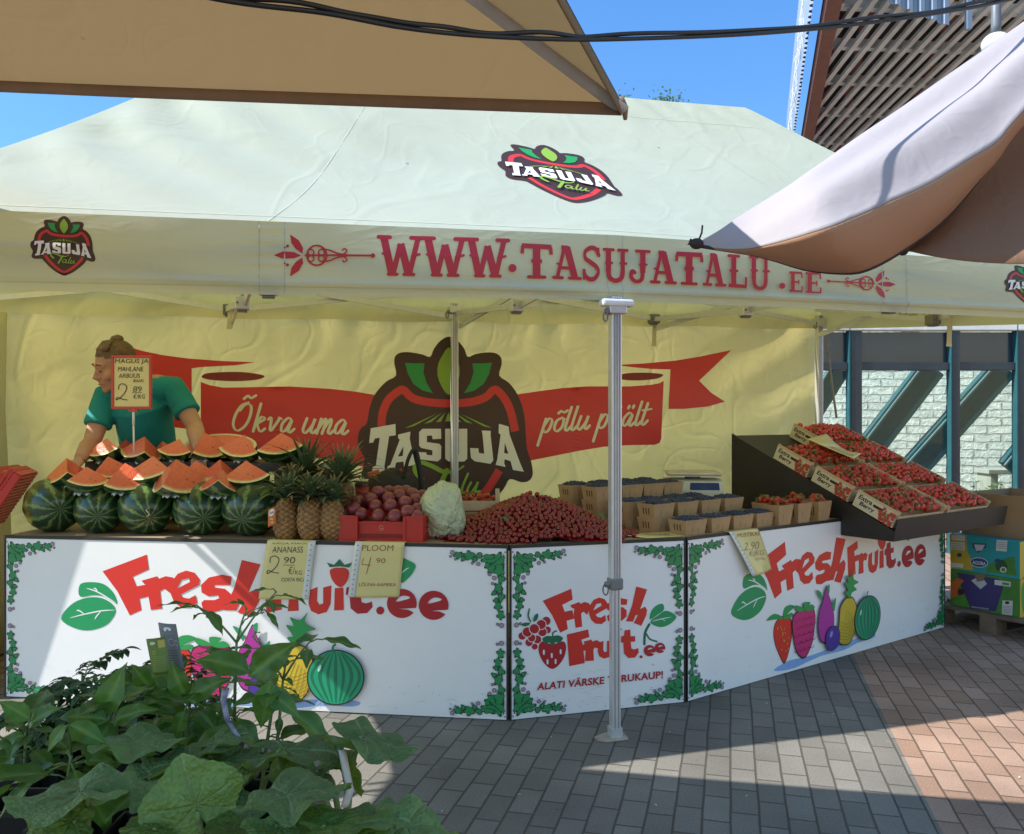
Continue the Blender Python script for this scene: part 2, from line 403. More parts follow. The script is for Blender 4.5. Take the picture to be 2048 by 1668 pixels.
b = MB(); rr = random.Random(31); litm = mat('litter', (.55, .5, .4), .8); lit2 = mat('dry_leaf', (.2, .13, .05), .8)
for i in range(46):
    x, y = rr.uniform(-.3, 3.2), rr.uniform(2.9, 4.6); a = rr.uniform(0, 3.1); s = rr.uniform(.004, .013)
    c, d = math.cos(a) * s, math.sin(a) * s; k = rr.uniform(.2, .5)
    b.add([(x + c, y + d, .003), (x - d * k, y + c * k, .006), (x - c, y - d, .003), (x + d * k, y - c * k, .005)], [(0, 1, 2, 3)], rr.choice([litm, lit2]))
tag(b.build('litter'), 'tiny dry leaves and crumbs of paper scattered on the paving', 'litter', kind='stuff')

# ---- glazed building on the right, white brick wall seen through its glass
frame_m = mat('dark_frame', (.022, .032, .045), .35, var=.2); panel_m = mat('dark_panel', (.03, .035, .055), .18, var=.3, vscale=1.5, coat=.4)
teal_m = mat('teal_steel', (.010, .085, .10), .7, var=.15); strip_m = mat('white_fascia', (.7, .7, .66), .6)
def glass_mat():
    m = bpy.data.materials.new('window_glass'); t, out = nodes_of(m); L = t.links.new
    tr = N(t, 'ShaderNodeBsdfTransparent'); tr.inputs[0].default_value = (.9, .96, .94, 1); gl = N(t, 'ShaderNodeBsdfGlossy', i_Roughness=.02)
    fr = N(t, 'ShaderNodeFresnel', i_IOR=1.33); ms = N(t, 'ShaderNodeMixShader'); L(fr.outputs[0], ms.inputs[0]); L(tr.outputs[0], ms.inputs[1]); L(gl.outputs[0], ms.inputs[2])
    L(ms.outputs[0], out.inputs[0]); return m
glass_m = glass_mat()
fac = thing('glazed_building', 'dark framed glass facade with teal diagonal braces right of the tent', 'building', (4.6, 9, 0))
YF = 9.0
def fx(px): return (px - CX) / FP * YF
def fz(py): return HC - (py - CY) / FP * YF
zt0, zt1, ztop = fz(741), fz(725), fz(664)
posts = [(1596, 1612), (1697, 1720), (1899, 1915), (2030, 2052), (2190, 2212), (2350, 2372)]
for a, c in posts:
    b = MB(); b.box(((fx(a) + fx(c)) / 2, YF, 1.6), (fx(c) - fx(a), .12, 3.2), frame_m, bev=.008)
    b.box((fx(a) - .012, YF - .02, 1.3), (.012, .10, 2.6), teal_m); b.build('mullion', fac)
b = MB(); b.box(((fx(1596) + fx(2372)) / 2, YF + .01, (zt0 + zt1) / 2), (fx(2372) - fx(1596), .10, zt1 - zt0), frame_m, bev=.006); b.build('transom', fac)
b = MB(); b.box(((fx(1596) + fx(2372)) / 2, YF + .03, (zt1 + ztop) / 2), (fx(2372) - fx(1596), .03, ztop - zt1), panel_m); b.build('header_panel', fac)
b = MB(); b.box(((fx(1596) + fx(2372)) / 2, YF + .0, ztop + .16), (fx(2372) - fx(1596), .14, .3), strip_m, bev=.01); b.build('fascia', fac)
for (a, c), (d, e) in zip(posts[:-1], posts[1:]):
    b = MB(); b.box(((fx(c) + fx(d)) / 2, YF + .02, zt0 / 2 + .05), (fx(d) - fx(c) - .002, .012, zt0 - .1), glass_m); b.build('glass_pane', fac)
k6 = crop(1600, 600, 4.17)
for (x1, y1), (x2, y2), w in (((1100, 560), (600, 1210), .30), ((1700, 560), (930, 1420), .30), ((350, 540), (60, 1010), .22), ((2450, 560), (1750, 1420), .3)):
    p1 = at(*k6(x1, y1), 9.75); p2 = at(*k6(x2, y2), 9.75); b = MB(); b.bar(p1, p2, w, .10, teal_m, up=V((0, 1, 0)), bev=.006)
    b.bar(p1 + V((-.1, -.065, .06)), p2 + V((-.1, -.065, .06)), .014, .02, mat('brace_edge', (.2, .3, .32), .3), up=V((0, 1, 0))); b.build('diagonal_brace', fac)
def brick_wall_mat():
    m = bpy.data.materials.new('whitewashed_brick'); t, out = nodes_of(m); L = t.links.new
    p = N(t, 'ShaderNodeBsdfPrincipled', i_Roughness=.9); tc = N(t, 'ShaderNodeTexCoord')
    sx = N(t, 'ShaderNodeSeparateXYZ'); L(tc.outputs['Object'], sx.inputs[0]); cx = N(t, 'ShaderNodeCombineXYZ'); L(sx.outputs[0], cx.inputs[0]); L(sx.outputs[2], cx.inputs[1])
    nz = N(t, 'ShaderNodeTexNoise', i_Scale=6., i_Detail=4.); L(tc.outputs['Object'], nz.inputs['Vector'])
    ad = N(t, 'ShaderNodeVectorMath', operation='MULTIPLY_ADD'); ad.inputs[1].default_value = (.05, .05, 0); L(nz.outputs['Color'], ad.inputs[0]); L(cx.outputs[0], ad.inputs[2])
    bt = N(t, 'ShaderNodeTexBrick', i_Scale=1., i_Mortar_Size=.013, i_Mortar_Smooth=.5, i_Brick_Width=.3, i_Row_Height=.105)
    bt.inputs['Color1'].default_value = (.78, .8, .72, 1); bt.inputs['Color2'].default_value = (.66, .7, .63, 1); bt.inputs['Mortar'].default_value = (.5, .54, .5, 1)
    L(ad.outputs[0], bt.inputs['Vector'])
    n2 = N(t, 'ShaderNodeTexNoise', i_Scale=14., i_Detail=6., i_Roughness=.7); L(tc.outputs['Object'], n2.inputs['Vector'])
    mr = N(t, 'ShaderNodeMapRange'); mr.inputs[1].default_value = .35; mr.inputs[2].default_value = .7; mr.inputs[3].default_value = .7; mr.inputs[4].default_value = 1.12; L(n2.outputs[0], mr.inputs[0])
    vm = N(t, 'ShaderNodeVectorMath', operation='SCALE'); L(bt.outputs[0], vm.inputs[0]); L(mr.outputs[0], vm.inputs['Scale']); L(vm.outputs[0], p.inputs['Base Color'])
    h = N(t, 'ShaderNodeMath', operation='SUBTRACT'); L(n2.outputs[0], h.inputs[0]); L(bt.outputs['Fac'], h.inputs[1])
    bp = N(t, 'ShaderNodeBump', i_Strength=1., i_Distance=.03); L(h.outputs[0], bp.inputs['Height']); L(bp.outputs[0], p.inputs['Normal']); L(p.outputs[0], out.inputs[0]); return m
bw = MB(); d = V((.98, -.2, 0)); bw.box((5.8, 11.3, 1.5), (6.4, .3, 3.0), brick_wall_mat(), Matrix.Rotation(R(-20), 3, 'Z'))
o = bw.build('brick_wall'); tag(o, 'whitewashed rough brick wall seen behind the glass facade', 'wall')
bench = thing('wooden_bench', 'weathered bench by the whitewashed brick wall behind the glass', 'bench', (6.25, 10.3, 0))
gm = mat('grey_timber', (.32, .33, .28), .85)
b = MB(); b.box((6.25, 10.3, .80), (1.0, .34, .05), gm, bev=.005); b.build('seat', bench)
for sx in (-.42, .42):
    b = MB(); b.box((6.25 + sx, 10.3, .3875), (.09, .3, .775), gm, bev=.005); b.build('leg', bench)
weed_m = mat('weed_leaf', (.12, .22, .06), .6, trans=(.2, .35, .05))
b = MB(); rr = random.Random(3)
for i in range(260):
    x, y = 5.5 + rr.random() * 1.5, 9.9 + rr.random() * .3; h = rr.uniform(.2, .72) * (1 if rr.random() < .8 else 1.25)
    p = V((x, y, 0)); q = p + V((rr.uniform(-.12, .12), rr.uniform(-.08, .08), h)); b.tube([p, lerp(p, q, .6) + V((.02, 0, 0)), q], [.004, .003, .001], weed_m, 3, False)
    for k in range(5):
        c = lerp(p, q, rr.uniform(.3, 1)); d = V((rr.uniform(-1, 1), rr.uniform(-1, 1), rr.uniform(-.3, .8))).normalized() * .06; e = d.orthogonal().normalized() * .014
        b.add([c, c + d * .5 + e, c + d, c + d * .5 - e], [(0, 1, 2, 3)], weed_m)
tag(b.build('tall_weeds'), 'tall weeds growing in front of the brick wall behind the glass', 'weeds', kind='stuff')

# ---- slatted canopy high on the right
ZC = 6.0
def cedge(Y): return 3.49 + (Y - 9.14) * .29
can = thing('slatted_canopy', 'high slatted timber canopy with rust red edge beam against the sky', 'canopy roof', (6, 12, 0))
slat_m = mat('weathered_slat', (.54, .54, .53), .85, var=.25, vscale=2.); rust_m = mat('rust_red_paint', (.17, .055, .035), .6, var=.15)
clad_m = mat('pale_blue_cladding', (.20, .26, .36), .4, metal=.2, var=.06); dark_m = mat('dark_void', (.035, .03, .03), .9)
sd = V((.065, 1, 0)).normalized(); sn = V((sd.y, -sd.x, 0))
b = MB()
for i in range(46):
    X0 = 3.1 + i * .165
    y0 = 8.9; y1 = 16.5
    # keep each slat right of the edge beam
    ys = [y for y in [y0 + j * .2 for j in range(39)] if X0 + (y - 8.9) * .065 > cedge(y) + .05]
    if len(ys) > 1: b.bar((X0 + (ys[0] - 8.9) * .065, ys[0], ZC), (X0 + (ys[-1] - 8.9) * .065, ys[-1], ZC), .062, .05, slat_m)
b.build('slats', can)
for i, Y in enumerate((9.4, 10.4, 11.5, 12.7, 14.0, 15.4)):
    b = MB(); b.bar((cedge(Y) + .05, Y, ZC + .085), (10.5, Y + .5, ZC + .085), .09, .11, slat_m); b.build('joist', can)
b = MB()
for x in (3.9, 4.9, 6.0): b.bar((x, 9.0, ZC + .21), (x + 2.2, 16, ZC + .21), .12, .13, rust_m)
b.build('beam', can)
b = MB(); b.bar((cedge(8.6), 8.6, ZC + .02), (cedge(16.6), 16.6, ZC + .02), .16, .3, rust_m, bev=.01); b.build('edge_beam', can)
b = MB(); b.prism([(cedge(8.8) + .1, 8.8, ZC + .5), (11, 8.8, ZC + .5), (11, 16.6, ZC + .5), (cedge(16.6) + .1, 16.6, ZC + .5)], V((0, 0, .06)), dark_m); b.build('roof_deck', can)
def corrugated(b, p, q, z0f, z1, m, pitch=.14, depth=.035):
    p, q = V(p), V(q); d = (q - p); Ln = d.length; d /= Ln; n = V((d.y, -d.x, 0)); k = int(Ln / pitch); vs = []; fs = []
    for i in range(k):
        for a, off in ((0, 0), (.18, depth), (.5, depth), (.68, 0)):
            c = p + d * (i + a) * pitch + n * off; vs.append(V((c.x, c.y, z0f((i + a) / k)))); vs.append(V((c.x, c.y, z1)))
    for i in range(len(vs) // 2 - 1): fs.append((2 * i, 2 * i + 2, 2 * i + 3, 2 * i + 1))
    b.add(vs, fs, m)
b = MB(); corrugated(b, (cedge(16.4) - .2, 16.4, 0), (cedge(8.7) - .2, 8.7, 0), lambda t: ZC + .05, ZC + 1.3, clad_m); b.build('side_cladding', can)
b = MB(); corrugated(b, (3.72, 8.75, 0), (4.72, 8.75, 0), lambda t: lerp(5.86, 5.50, t), 7.4, clad_m, pitch=.125)
b.box((4.76, 8.76, 6.45), (.05, .06, 1.9), clad_m); b.build('front_cladding', can)
b = MB(); b.box((3.62, 8.9, 6.02), (.16, .3, .22), mat('grey_metal', (.12, .14, .17), .5), bev=.01); b.build('junction_box', can)
b = MB(); rr = random.Random(5); wire_m = mat('white_wire', (.6, .62, .65), .4)
for i in range(60):
    Y = lerp(9, 16.3, i / 59); x = cedge(Y) - .27; h = rr.uniform(.1, .5)
    b.tube([(x, Y, ZC + .5), (x + rr.uniform(-.03, .03), Y, ZC + .5 - h * .5), (x + rr.uniform(-.05, .05), Y, ZC + .5 - h)], .006, wire_m, 3, False)
o = b.build('icicle_lights', can); o['kind'] = 'stuff'
for px, y in ((5.3, 16.3), (9.8, 16.3), (9.8, 9.2)):
    b = MB(); b.box((px, y, 2.9), (.22, .22, 5.8), rust_m, bev=.01); b.build('post', can)
lamp = thing('hanging_lamp', 'small pale globe lamp hanging under the slatted canopy', 'lamp', tuple(at(1992, 95, 8.6)))
b = MB(); c = at(1992, 88, 8.6); b.ball(c, .14, mat('opal_glass', (.62, .68, .68), .3), sc=(1, 1, .8)); b.build('lamp_shade', lamp)
b = MB(); b.tube([c + V((0, 0, .1)), c + V((0, 0, .18)), c + V((0, 0, .8))], [.05, .05, .04], mat('grey_metal', (.12, .14, .17), .5)); b.build('stem', lamp)

# ---- tree behind the tent
tree = thing('broadleaf_tree', 'green tree whose top just shows above the tent ridge', 'tree', (3.2, 20, 0))
bark = mat('bark', (.12, .09, .06), .9, bump=.6); leafm = mat('tree_leaf', (.05, .10, .03), .55, var=.35, vscale=1., trans=(.12, .22, .03))
b = MB(); rr = random.Random(11); b.tube([(3.2, 20, 0), (3.25, 20, 3), (3.15, 20.1, 6), (3.2, 20, 8.4)], [.24, .19, .12, .03], bark, 10)
limbs = []
for i in range(26):
    z = rr.uniform(2.5, 8.0); a = rr.uniform(0, 6.28); l = 2.3 * math.sqrt(max(.05, 1 - ((z - 5) / 4) ** 2)); p = V((3.2, 20, z)); q = p + V((math.cos(a) * l, math.sin(a) * l, rr.uniform(.3, .9)))
    b.tube([p, lerp(p, q, .5) + V((0, 0, .12)), q], [.06, .035, .01], bark, 5); limbs.append((p, q))
b.build('trunk', tree)
b = MB()
cl = [lerp(p, q, rr.uniform(.4, 1)) for p, q in limbs for _ in range(5)] + [V((3.2 + dx, 20, zz)) for dx, zz in ((.42, 9.0), (.55, 8.95), (.3, 8.9), (-.6, 9.0), (-.55, 8.85), (.6, 8.7), (.2, 8.7), (-.3, 8.6), (0, 8.5), (.42, 8.8))]
for c in cl:
    for k in range(70):
        p = c + V((rr.gauss(0, .2), rr.gauss(0, .24), rr.gauss(0, .12))); d = V((rr.gauss(0, 1), rr.gauss(0, 1), rr.gauss(0, .7))).normalized() * .085; e = d.orthogonal().normalized() * .034
        b.add([p, p + d * .5 + e, p + d, p + d * .5 - e], [(0, 1, 2, 3)], leafm)
b.build('crown', tree)
# ============================================================ TENT
FM, FL, FR = V((.467, 3.81)), V((-2.45, 2.93)), V((3.39, 4.69))
BM, BL, BR = V((-.414, 6.1)), V((-3.394, 5.2)), V((2.566, 7.0))
AL, AR = V((-1.45, 4.5, 3.42)), V((1.5, 5.4, 3.446))
VH = .295
def front_xy(u): return lerp(FL, FM, u * 2) if u < .5 else lerp(FM, FR, u * 2 - 1)
def front_hem(u): return lerp(1.905, 1.985, min(1, u * 2))
def back_xy(u): return lerp(BL, BM, u * 2) if u < .5 else lerp(BM, BR, u * 2 - 1)
def back_hem(u): return lerp(2.10, 2.19, u)
FN = V((.289, -.957, 0))
def sag(v): return -.065 * math.sin(math.pi * v) * (1 - .25 * v)
def S_roof(u, v):
    xy = front_xy(clamp(u)); e = V((xy.x, xy.y, front_hem(u) + VH)); r = lerp(AL, AR, u) + V((0, 0, -.03 * math.sin(math.pi * clamp(u))))
    p = lerp(e, r, v); p.z += sag(v)
    lf = sm(.40, .10, u) * sm(0, .05, u) * math.sin(math.pi * clamp(v)) ; p += FN * (.032 * lf * math.sin(26 * (v * 1.25 + u * 1.6) + 3 * math.sin(5 * u)))
    p += FN * .008 * sm(0, .05, u) * sm(1, .95, u) * noise.noise(V((u * 11 + v * 3, v * 4, 0))) * min(1, 12 * v * (1 - v))
    tp = sm(.78, .95, v) * sm(1, .97, v); p += FN * .005 * tp * math.sin(95 * u + 8 * v + 4 * noise.noise(V((u * 9, 0, 0))))
    return p
def S_val(u, v):
    xy = front_xy(clamp(u)); h = front_hem(u); z = h + VH * v
    k = .017 + .010 * noise.noise(V((u * 5, 3.1, 0)))
    f1 = .155 + .02 * noise.noise(V((u * 3, .3, 0))); f2 = .52 + .10 * noise.noise(V((u * 2.6, 7.7, 0)))
    m2 = sm(-.1, .3, noise.noise(V((u * 4.2, 1.7, 0))))
    off = k * (math.exp(-((v - f1) / .045) ** 2) + m2 * math.exp(-((v - f2) / .05) ** 2)) + .012 * math.sin(math.pi * clamp(v)) * noise.noise(V((u * 7, 9, v)))
    off += .02 * math.sin(math.pi * clamp(v)) * math.sin(math.pi * ((u * 4) % 1.0))
    pk = math.exp(-((abs(u - .25)) / .012) ** 2) + math.exp(-((abs(u - .75)) / .012) ** 2); off -= .004 * pk * math.sin(40 * v)
    return V((xy.x, xy.y, z)) + FN * off
tent = thing('market_tent', 'large cream pop-up market tent with red web address on its valance', 'tent', (.47, 3.81, 0))
cloth_m = cloth('cream_tent_cloth', (.565, .625, .53), (.84, .70, .22), .34, crease=.075, cs=1.0)
wall_m = cloth('cream_cloth_yellow_light', (.79, .70, .40), (.88, .72, .25), .40, crease=.13, cs=.9)  # same cloth as the roof; yellow light under the canopy put into its colour
val_m = cloth('cream_cloth_lifted_shade', (.64, .70, .55), (.84, .74, .26), .34, crease=.06, cs=1.2, stretch=(1, 1, 3))  # same cloth again, its colour paler to brighten the shaded valance
seam_m = mat('seam_thread', (.52, .55, .47), .8)
b = MB(); b.grid(S_roof, 96, 36, cloth_m)
def S_end(A, B, ap): return lambda u, v: lerp(lerp(A, B, u), ap, v) + V((0, 0, sag(v) - .04 * math.sin(math.pi * u) * math.sin(math.pi * v)))
e3 = lambda xy, z: V((xy.x, xy.y, z))
b.grid(S_end(e3(BL, 2.10 + VH), e3(FL, 1.905 + VH), AL), 24, 30, cloth_m); b.grid(S_end(e3(FR, 1.985 + VH), e3(BR, 2.19 + VH), AR), 24, 30, cloth_m)
b.grid(lambda u, v: lerp(e3(back_xy(1 - u), back_hem(1 - u) + VH), lerp(AR, AL, u) + V((0, 0, -.03 * math.sin(math.pi * u))), v) + V((0, 0, sag(v))), 40, 20, cloth_m)
canopy = b.build('canopy', tent)
b = MB(); inv_r = inverter(S_roof, .5, .4)
a = Art(S_roof, lambda x, y: (x, y), maxe=.03, base=.0015)
for u in (.252, .752): a.stroke([(u, 0), (u + .006, .25), (u + .002, .6), (u, .97)], .0008, seam_m)
a.stroke([(.27, .865), (.5, .86), (.75, .865), (.93, .86)], .0022, seam_m); a.stroke([(.02, .028), (.3, .03), (.7, .028), (.98, .03)], .0022, seam_m)
a.build('seams', canopy)
b = MB(); b.grid(S_val, 170, 26, val_m); val = b.build('front_valance', tent)
a = Art(S_val, lambda x, y: (x, y), maxe=.03, base=.0015)
for u in (.2465, .2625, .494, .506, .738, .7625): a.stroke([(u, 0), (u, .5), (u, 1)], .0007, seam_m)
a.stroke([(0, .115), (.5, .115), (1, .115)], .006, seam_m); a.build('seams', val)
S_bval = lambda u, v: e3(back_xy(clamp(u)), back_hem(u) + VH * v) + V((0, .01 * noise.noise(V((u * 14, v * 2, 0))), .006 * math.sin(u * 40)))
b = MB(); b.grid(S_bval, 90, 8, cloth_m); b.build('back_valance', tent)
S_sval = lambda u, v: lerp(e3(FR, 1.985), e3(BR, 2.19), u) + V((.01 * noise.noise(V((u * 9, v, 2))), 0, VH * v))
b = MB(); b.grid(S_sval, 40, 8, cloth_m); sval = b.build('side_valance', tent)
b = MB(); b.grid(lambda u, v: lerp(e3(BL, 2.10), e3(FL, 1.905), u) + V((.01 * noise.noise(V((u * 9, v, 5))), 0, lerp(.225, VH, v))), 30, 8, cloth_m); b.build('side_valance', tent)
# back wall, fixed just outside the back valance
WN = V((.289, -.957, 0))
def S_wall(u, v):
    xy = lerp(BL, BR, u); p = V((xy.x, xy.y, 0)) - WN * .04; h = back_hem(u) + .12; p.z = h * v
    w = .016 * noise.noise(V((u * 7, v * 2.2, 0))) + .009 * noise.noise(V((u * 16 + v * 3, v * 7, 4)))
    dg = sm(.80, .95, u) * sm(.45, .8, v); w += .012 * dg * math.sin(30 * (v - u * 1.4))
    dl = sm(.16, .03, u); w += .014 * dl * math.sin(60 * u + 6 * v)
    top = sm(.82, .97, v); w += .007 * top * math.sin(38 * u + 14 * v * noise.noise(V((u * 5, 0, 0))))
    pl = sum(math.exp(-((u - c) / .004) ** 2) for c in (.11, .30, .655, .93)); w += .0025 * pl
    return p + WN * w
b = MB(); b.grid(S_wall, 150, 60, wall_m); wall = b.build('back_wall', tent)
# unseen sheet added to shade the left panel; gathered curtain at left rear pole
b = MB(); sl = lambda y: V((-2.45 - .414 * (y - 2.93), y))
b.sheet(lambda u, v: (lambda y, z: e3(sl(y), z) + V((.035 * math.sin(u * 26 + 2 * v), .0, 0)))(lerp(5.16, 4.295 - .078 * v * 2.1, u), .01 + 2.13 * v), 60, 20, wall_m, .002); b.build('side_curtain', tent)
b = MB(); b.tube([e3(BL + V((.24, -.05)), z) + V((.02 * math.sin(z * 3), 0, 0)) for z in (.02, .5, 1.0, 1.5, 2.1)], [.10, .09, .085, .08, .07], cloth_m, 14, flat=.6); b.build('side_curtain', tent)

# ---- prints
white_p = pr('white', (.80, .78, .72)); red_p = pr('red', (.62, .035, .03)); brown_p = pr('brown', (.055, .022, .012)); dred_p = pr('dark_red', (.22, .015, .012))
dgreen_p = pr('green', (.02, .30, .07)); lgreen_p = pr('light_green', (.25, .42, .04)); cream_p = pr('cream', (.74, .70, .52)); maroon_p = pr('maroon', (.50, .018, .035))
LOGO_SIL = [(1560, 100), (1612, 125), (1652, 175), (1672, 222), (1720, 205), (1790, 195), (1842, 201), (1872, 226), (1876, 270), (1862, 335), (1920, 378), (1970, 445), (2000, 520), (2016, 600), (2022, 700), (2030, 780), (2053, 850), (2064, 925), (2042, 967), (1994, 977), (1925, 958), (1890, 1015), (1800, 1120), (1690, 1225), (1600, 1285), (1556, 1295), (1510, 1285), (1420, 1225), (1310, 1120), (1225, 1015), (1190, 985), (1090, 992), (1048, 978), (1030, 940), (1042, 890), (1050, 830), (1034, 800), (1014, 755), (1012, 700), (1030, 650), (1064, 622), (1080, 540), (1112, 450), (1180, 372), (1240, 335), (1230, 262), (1236, 218), (1270, 196), (1330, 195), (1400, 208), (1446, 222), (1468, 175), (1508, 125)]
def mir(p): return [(3112 - x, y) for x, y in p]
def logo(a):
    a.poly(spl(LOGO_SIL, 3), brown_p)
    a.stroke([(1152, 640), (1160, 560), (1195, 480), (1262, 425), (1290, 425), (1340, 470), (1430, 494), (1555, 502), (1690, 494), (1780, 465), (1822, 425), (1850, 425), (1895, 475), (1930, 550), (1958, 670)], 48, red_p, cap=False)
    a.stroke([(1862, 905), (1790, 1020), (1690, 1130), (1600, 1205), (1556, 1222), (1510, 1205), (1420, 1130), (1322, 1020), (1250, 905)], 48, red_p, cap=False)
    gl = [(1295, 258), (1350, 262), (1412, 262), (1405, 315), (1425, 380), (1462, 441), (1400, 425), (1345, 385), (1312, 325)]
    a.poly(gl, dgreen_p); a.poly(mir(gl), dgreen_p)
    a.poly(spl([(1556, 165), (1590, 210), (1618, 265), (1622, 330), (1600, 395), (1556, 452), (1512, 395), (1490, 330), (1494, 265), (1522, 210)], 2), lgreen_p)
    for t in (((1490, 562), (1295, 650), (1345, 640)), ((1515, 560), (1410, 625), (1452, 615)), ((1536, 558), (1480, 615), (1510, 612))): a.poly(list(t), lgreen_p); a.poly(mir(t), lgreen_p)
    a.poly([(1556, 556), (1535, 610), (1577, 610)], lgreen_p)
    a.poly([(1078, 740), (1088, 652), (1236, 626), (1238, 694), (1198, 700), (1170, 880), (1172, 912), (1092, 932), (1100, 885), (1118, 878), (1142, 708), (1112, 714), (1102, 738)], white_p)
    a.poly([[(1252, 690), (1326, 672), (1322, 715), (1350, 850), (1358, 872), (1288, 884), (1284, 852), (1240, 858), (1232, 895), (1184, 902), (1190, 880), (1205, 872), (1262, 720), (1252, 712)], [(1285, 760), (1250, 822), (1280, 818)]], white_p)
    a.poly([(1398, 655), (1510, 655), (1512, 715), (1460, 718), (1455, 695), (1425, 697), (1425, 735), (1500, 745), (1512, 760), (1510, 835), (1490, 852), (1372, 838), (1368, 795), (1420, 797), (1425, 812), (1458, 815), (1458, 785), (1390, 770), (1378, 755), (1378, 675)], white_p)
    a.poly([(1535, 655), (1585, 655), (1585, 810), (1618, 810), (1618, 655), (1668, 655), (1668, 835), (1650, 852), (1555, 852), (1535, 835)], white_p)
    a.poly([(1755, 665), (1810, 668), (1808, 690), (1825, 845), (1808, 866), (1712, 850), (1690, 830), (1685, 770), (1735, 772), (1738, 800), (1770, 805), (1760, 690)], white_p)
    a.poly([[(1858, 625), (1916, 642), (1922, 690), (1985, 860), (2008, 914), (1942, 903), (1928, 850), (1892, 838), (1890, 862), (1898, 885), (1838, 872), (1848, 840), (1868, 690), (1856, 680)], [(1893, 740), (1890, 800), (1915, 806)]], white_p)
    pen = (.35, R(-35))
    a.stroke([(1395, 955), (1372, 935), (1352, 900), (1360, 868), (1395, 858), (1460, 882), (1530, 915), (1600, 908), (1645, 880)], 30, lgreen_p, pen=pen)
    a.stroke([(1545, 905), (1510, 980), (1475, 1050)], 30, lgreen_p, pen=(.6, 0))
    a.stroke([(1605, 985), (1565, 975), (1540, 1015), (1560, 1042), (1598, 1000), (1592, 1038), (1618, 1035)], 19, lgreen_p, pen=(.5, R(-35)))
    a.stroke([(1672, 925), (1640, 1000), (1635, 1040), (1660, 1035)], 19, lgreen_p, pen=(.5, R(-35)))
    a.stroke([(1690, 978), (1668, 1025), (1686, 1042), (1722, 995), (1732, 975), (1715, 1030), (1745, 1030)], 19, lgreen_p, pen=(.5, R(-35)))
inv_w = inverter(S_wall, .5, .6); k4 = crop(380, 640, 3.0118); k1 = crop(0, 640, 2.926); k5 = crop(900, 560, 3.103)
tfw = lambda k: (lambda x, y: inv_w(*k(x, y)))
rb = Art(S_wall, tfw(k4), maxe=70, base=.003)
rb.tf = tfw(k1); rb.maxe = 90
rb.poly([(700, 140), (830, 180), (950, 205), (1100, 225), (1300, 240), (1492, 247), (1380, 265), (1180, 275), (1122, 283), (1122, 640), (1000, 625), (880, 600), (690, 560), (790, 370)], red_p, 0)
rb.poly(spl([(1180, 330), (1210, 312), (1300, 305), (1420, 305), (1520, 318), (1548, 332), (1500, 350), (1380, 358), (1250, 352), (1195, 342)], 3), dred_p, 0)
rb.tf = tfw(k4); rb.maxe = 90
rb.poly([(65, 373), (120, 393), (200, 407), (350, 405), (600, 400), (850, 415), (1000, 432), (1150, 458), (1150, 900), (1027, 880), (800, 835), (600, 800), (300, 770), (65, 750)], red_p, 0)
rb.build('printed_ribbon', wall); rb = Art(S_wall, tfw(k5), maxe=90, base=.003)
rb.poly([(380, 715), (550, 690), (700, 670), (850, 660), (1000, 660), (1120, 660), (1250, 650), (1300, 640), (1325, 626), (1310, 985), (1300, 1010), (1270, 1022), (1100, 1025), (950, 1035), (800, 1060), (650, 1090), (500, 1120), (380, 1140)], red_p, 0)
rb.poly([(1020, 527), (1070, 525), (1200, 518), (1400, 500), (1550, 475), (1745, 435), (1545, 625), (1620, 700), (1705, 755), (1600, 785), (1450, 800), (1355, 800), (1367, 555), (1250, 552), (1150, 543)], red_p, 0)
rb.poly(spl([(1030, 595), (1100, 578), (1200, 575), (1290, 580), (1322, 590), (1290, 610), (1200, 622), (1100, 622), (1040, 610)], 3), dred_p, 0)
rb.build('printed_ribbon', wall)
lg = Art(S_wall, tfw(k4), maxe=60, base=.0045, step=.0004); logo(lg); lg.build('printed_emblem', wall)
SCRIPT = {
 'O': ([[(.75, 1.95), (.35, 1.75), (.1, 1.15), (.12, .4), (.5, 0), (.95, .35), (1.1, 1.1), (.95, 1.75), (.55, 1.8), (.3, 1.4)], [(.35, 2.2), (.6, 2.42), (.8, 2.25), (1.1, 2.45)]], 1.45),
 'k': ([[(.15, 1.9), (.15, 0)], [(.15, .45), (.45, 1.0), (.68, .85), (.22, .5)], [(.28, .5), (.6, 0), (.9, .2)]], .95),
 'v': ([[(0, .85), (.18, .95), (.35, .05), (.7, .8), (.72, 1), (.9, .9)]], .95),
 'a': ([[(.66, .8), (.4, 1), (.08, .6), (.15, .08), (.42, .15), (.66, .85), (.6, .15), (.75, 0), (.98, .25)]], .98),
 'u': ([[(.12, 1), (.06, .25), (.28, 0), (.6, .5), (.68, 1), (.62, .2), (.78, 0), (.98, .25)]], .98),
 'm': ([[(.12, 1), (.08, 0)], [(.1, .3), (.38, 1), (.48, .8), (.44, 0)], [(.46, .3), (.74, 1), (.86, .8), (.82, .15), (.98, 0), (1.18, .25)]], 1.18),
 'p': ([[(.14, 1), (.06, -.95)], [(.1, .4), (.38, 1), (.66, .8), (.58, .15), (.28, 0), (.12, .3)]], .88),
 'o': ([[(.5, 1), (.14, .8), (.1, .25), (.35, 0), (.66, .3), (.64, .85), (.42, 1), (.9, .85)]], .85),
 '~': ([[(.1, 1.35), (.3, 1.52), (.5, 1.38), (.75, 1.52)]], 0),
 ':': ([[(.2, 1.35), (.24, 1.5)], [(.55, 1.35), (.59, 1.5)]], 0),
 'l': ([[(.14, 1.75), (.08, .25), (.25, 0), (.5, .3)]], .47),
 't': ([[(.16, 1.6), (.08, .25), (.25, 0), (.5, .3)], [(-.12, 1.1), (.55, 1.15)]], .5), ' ': ([], .55)}
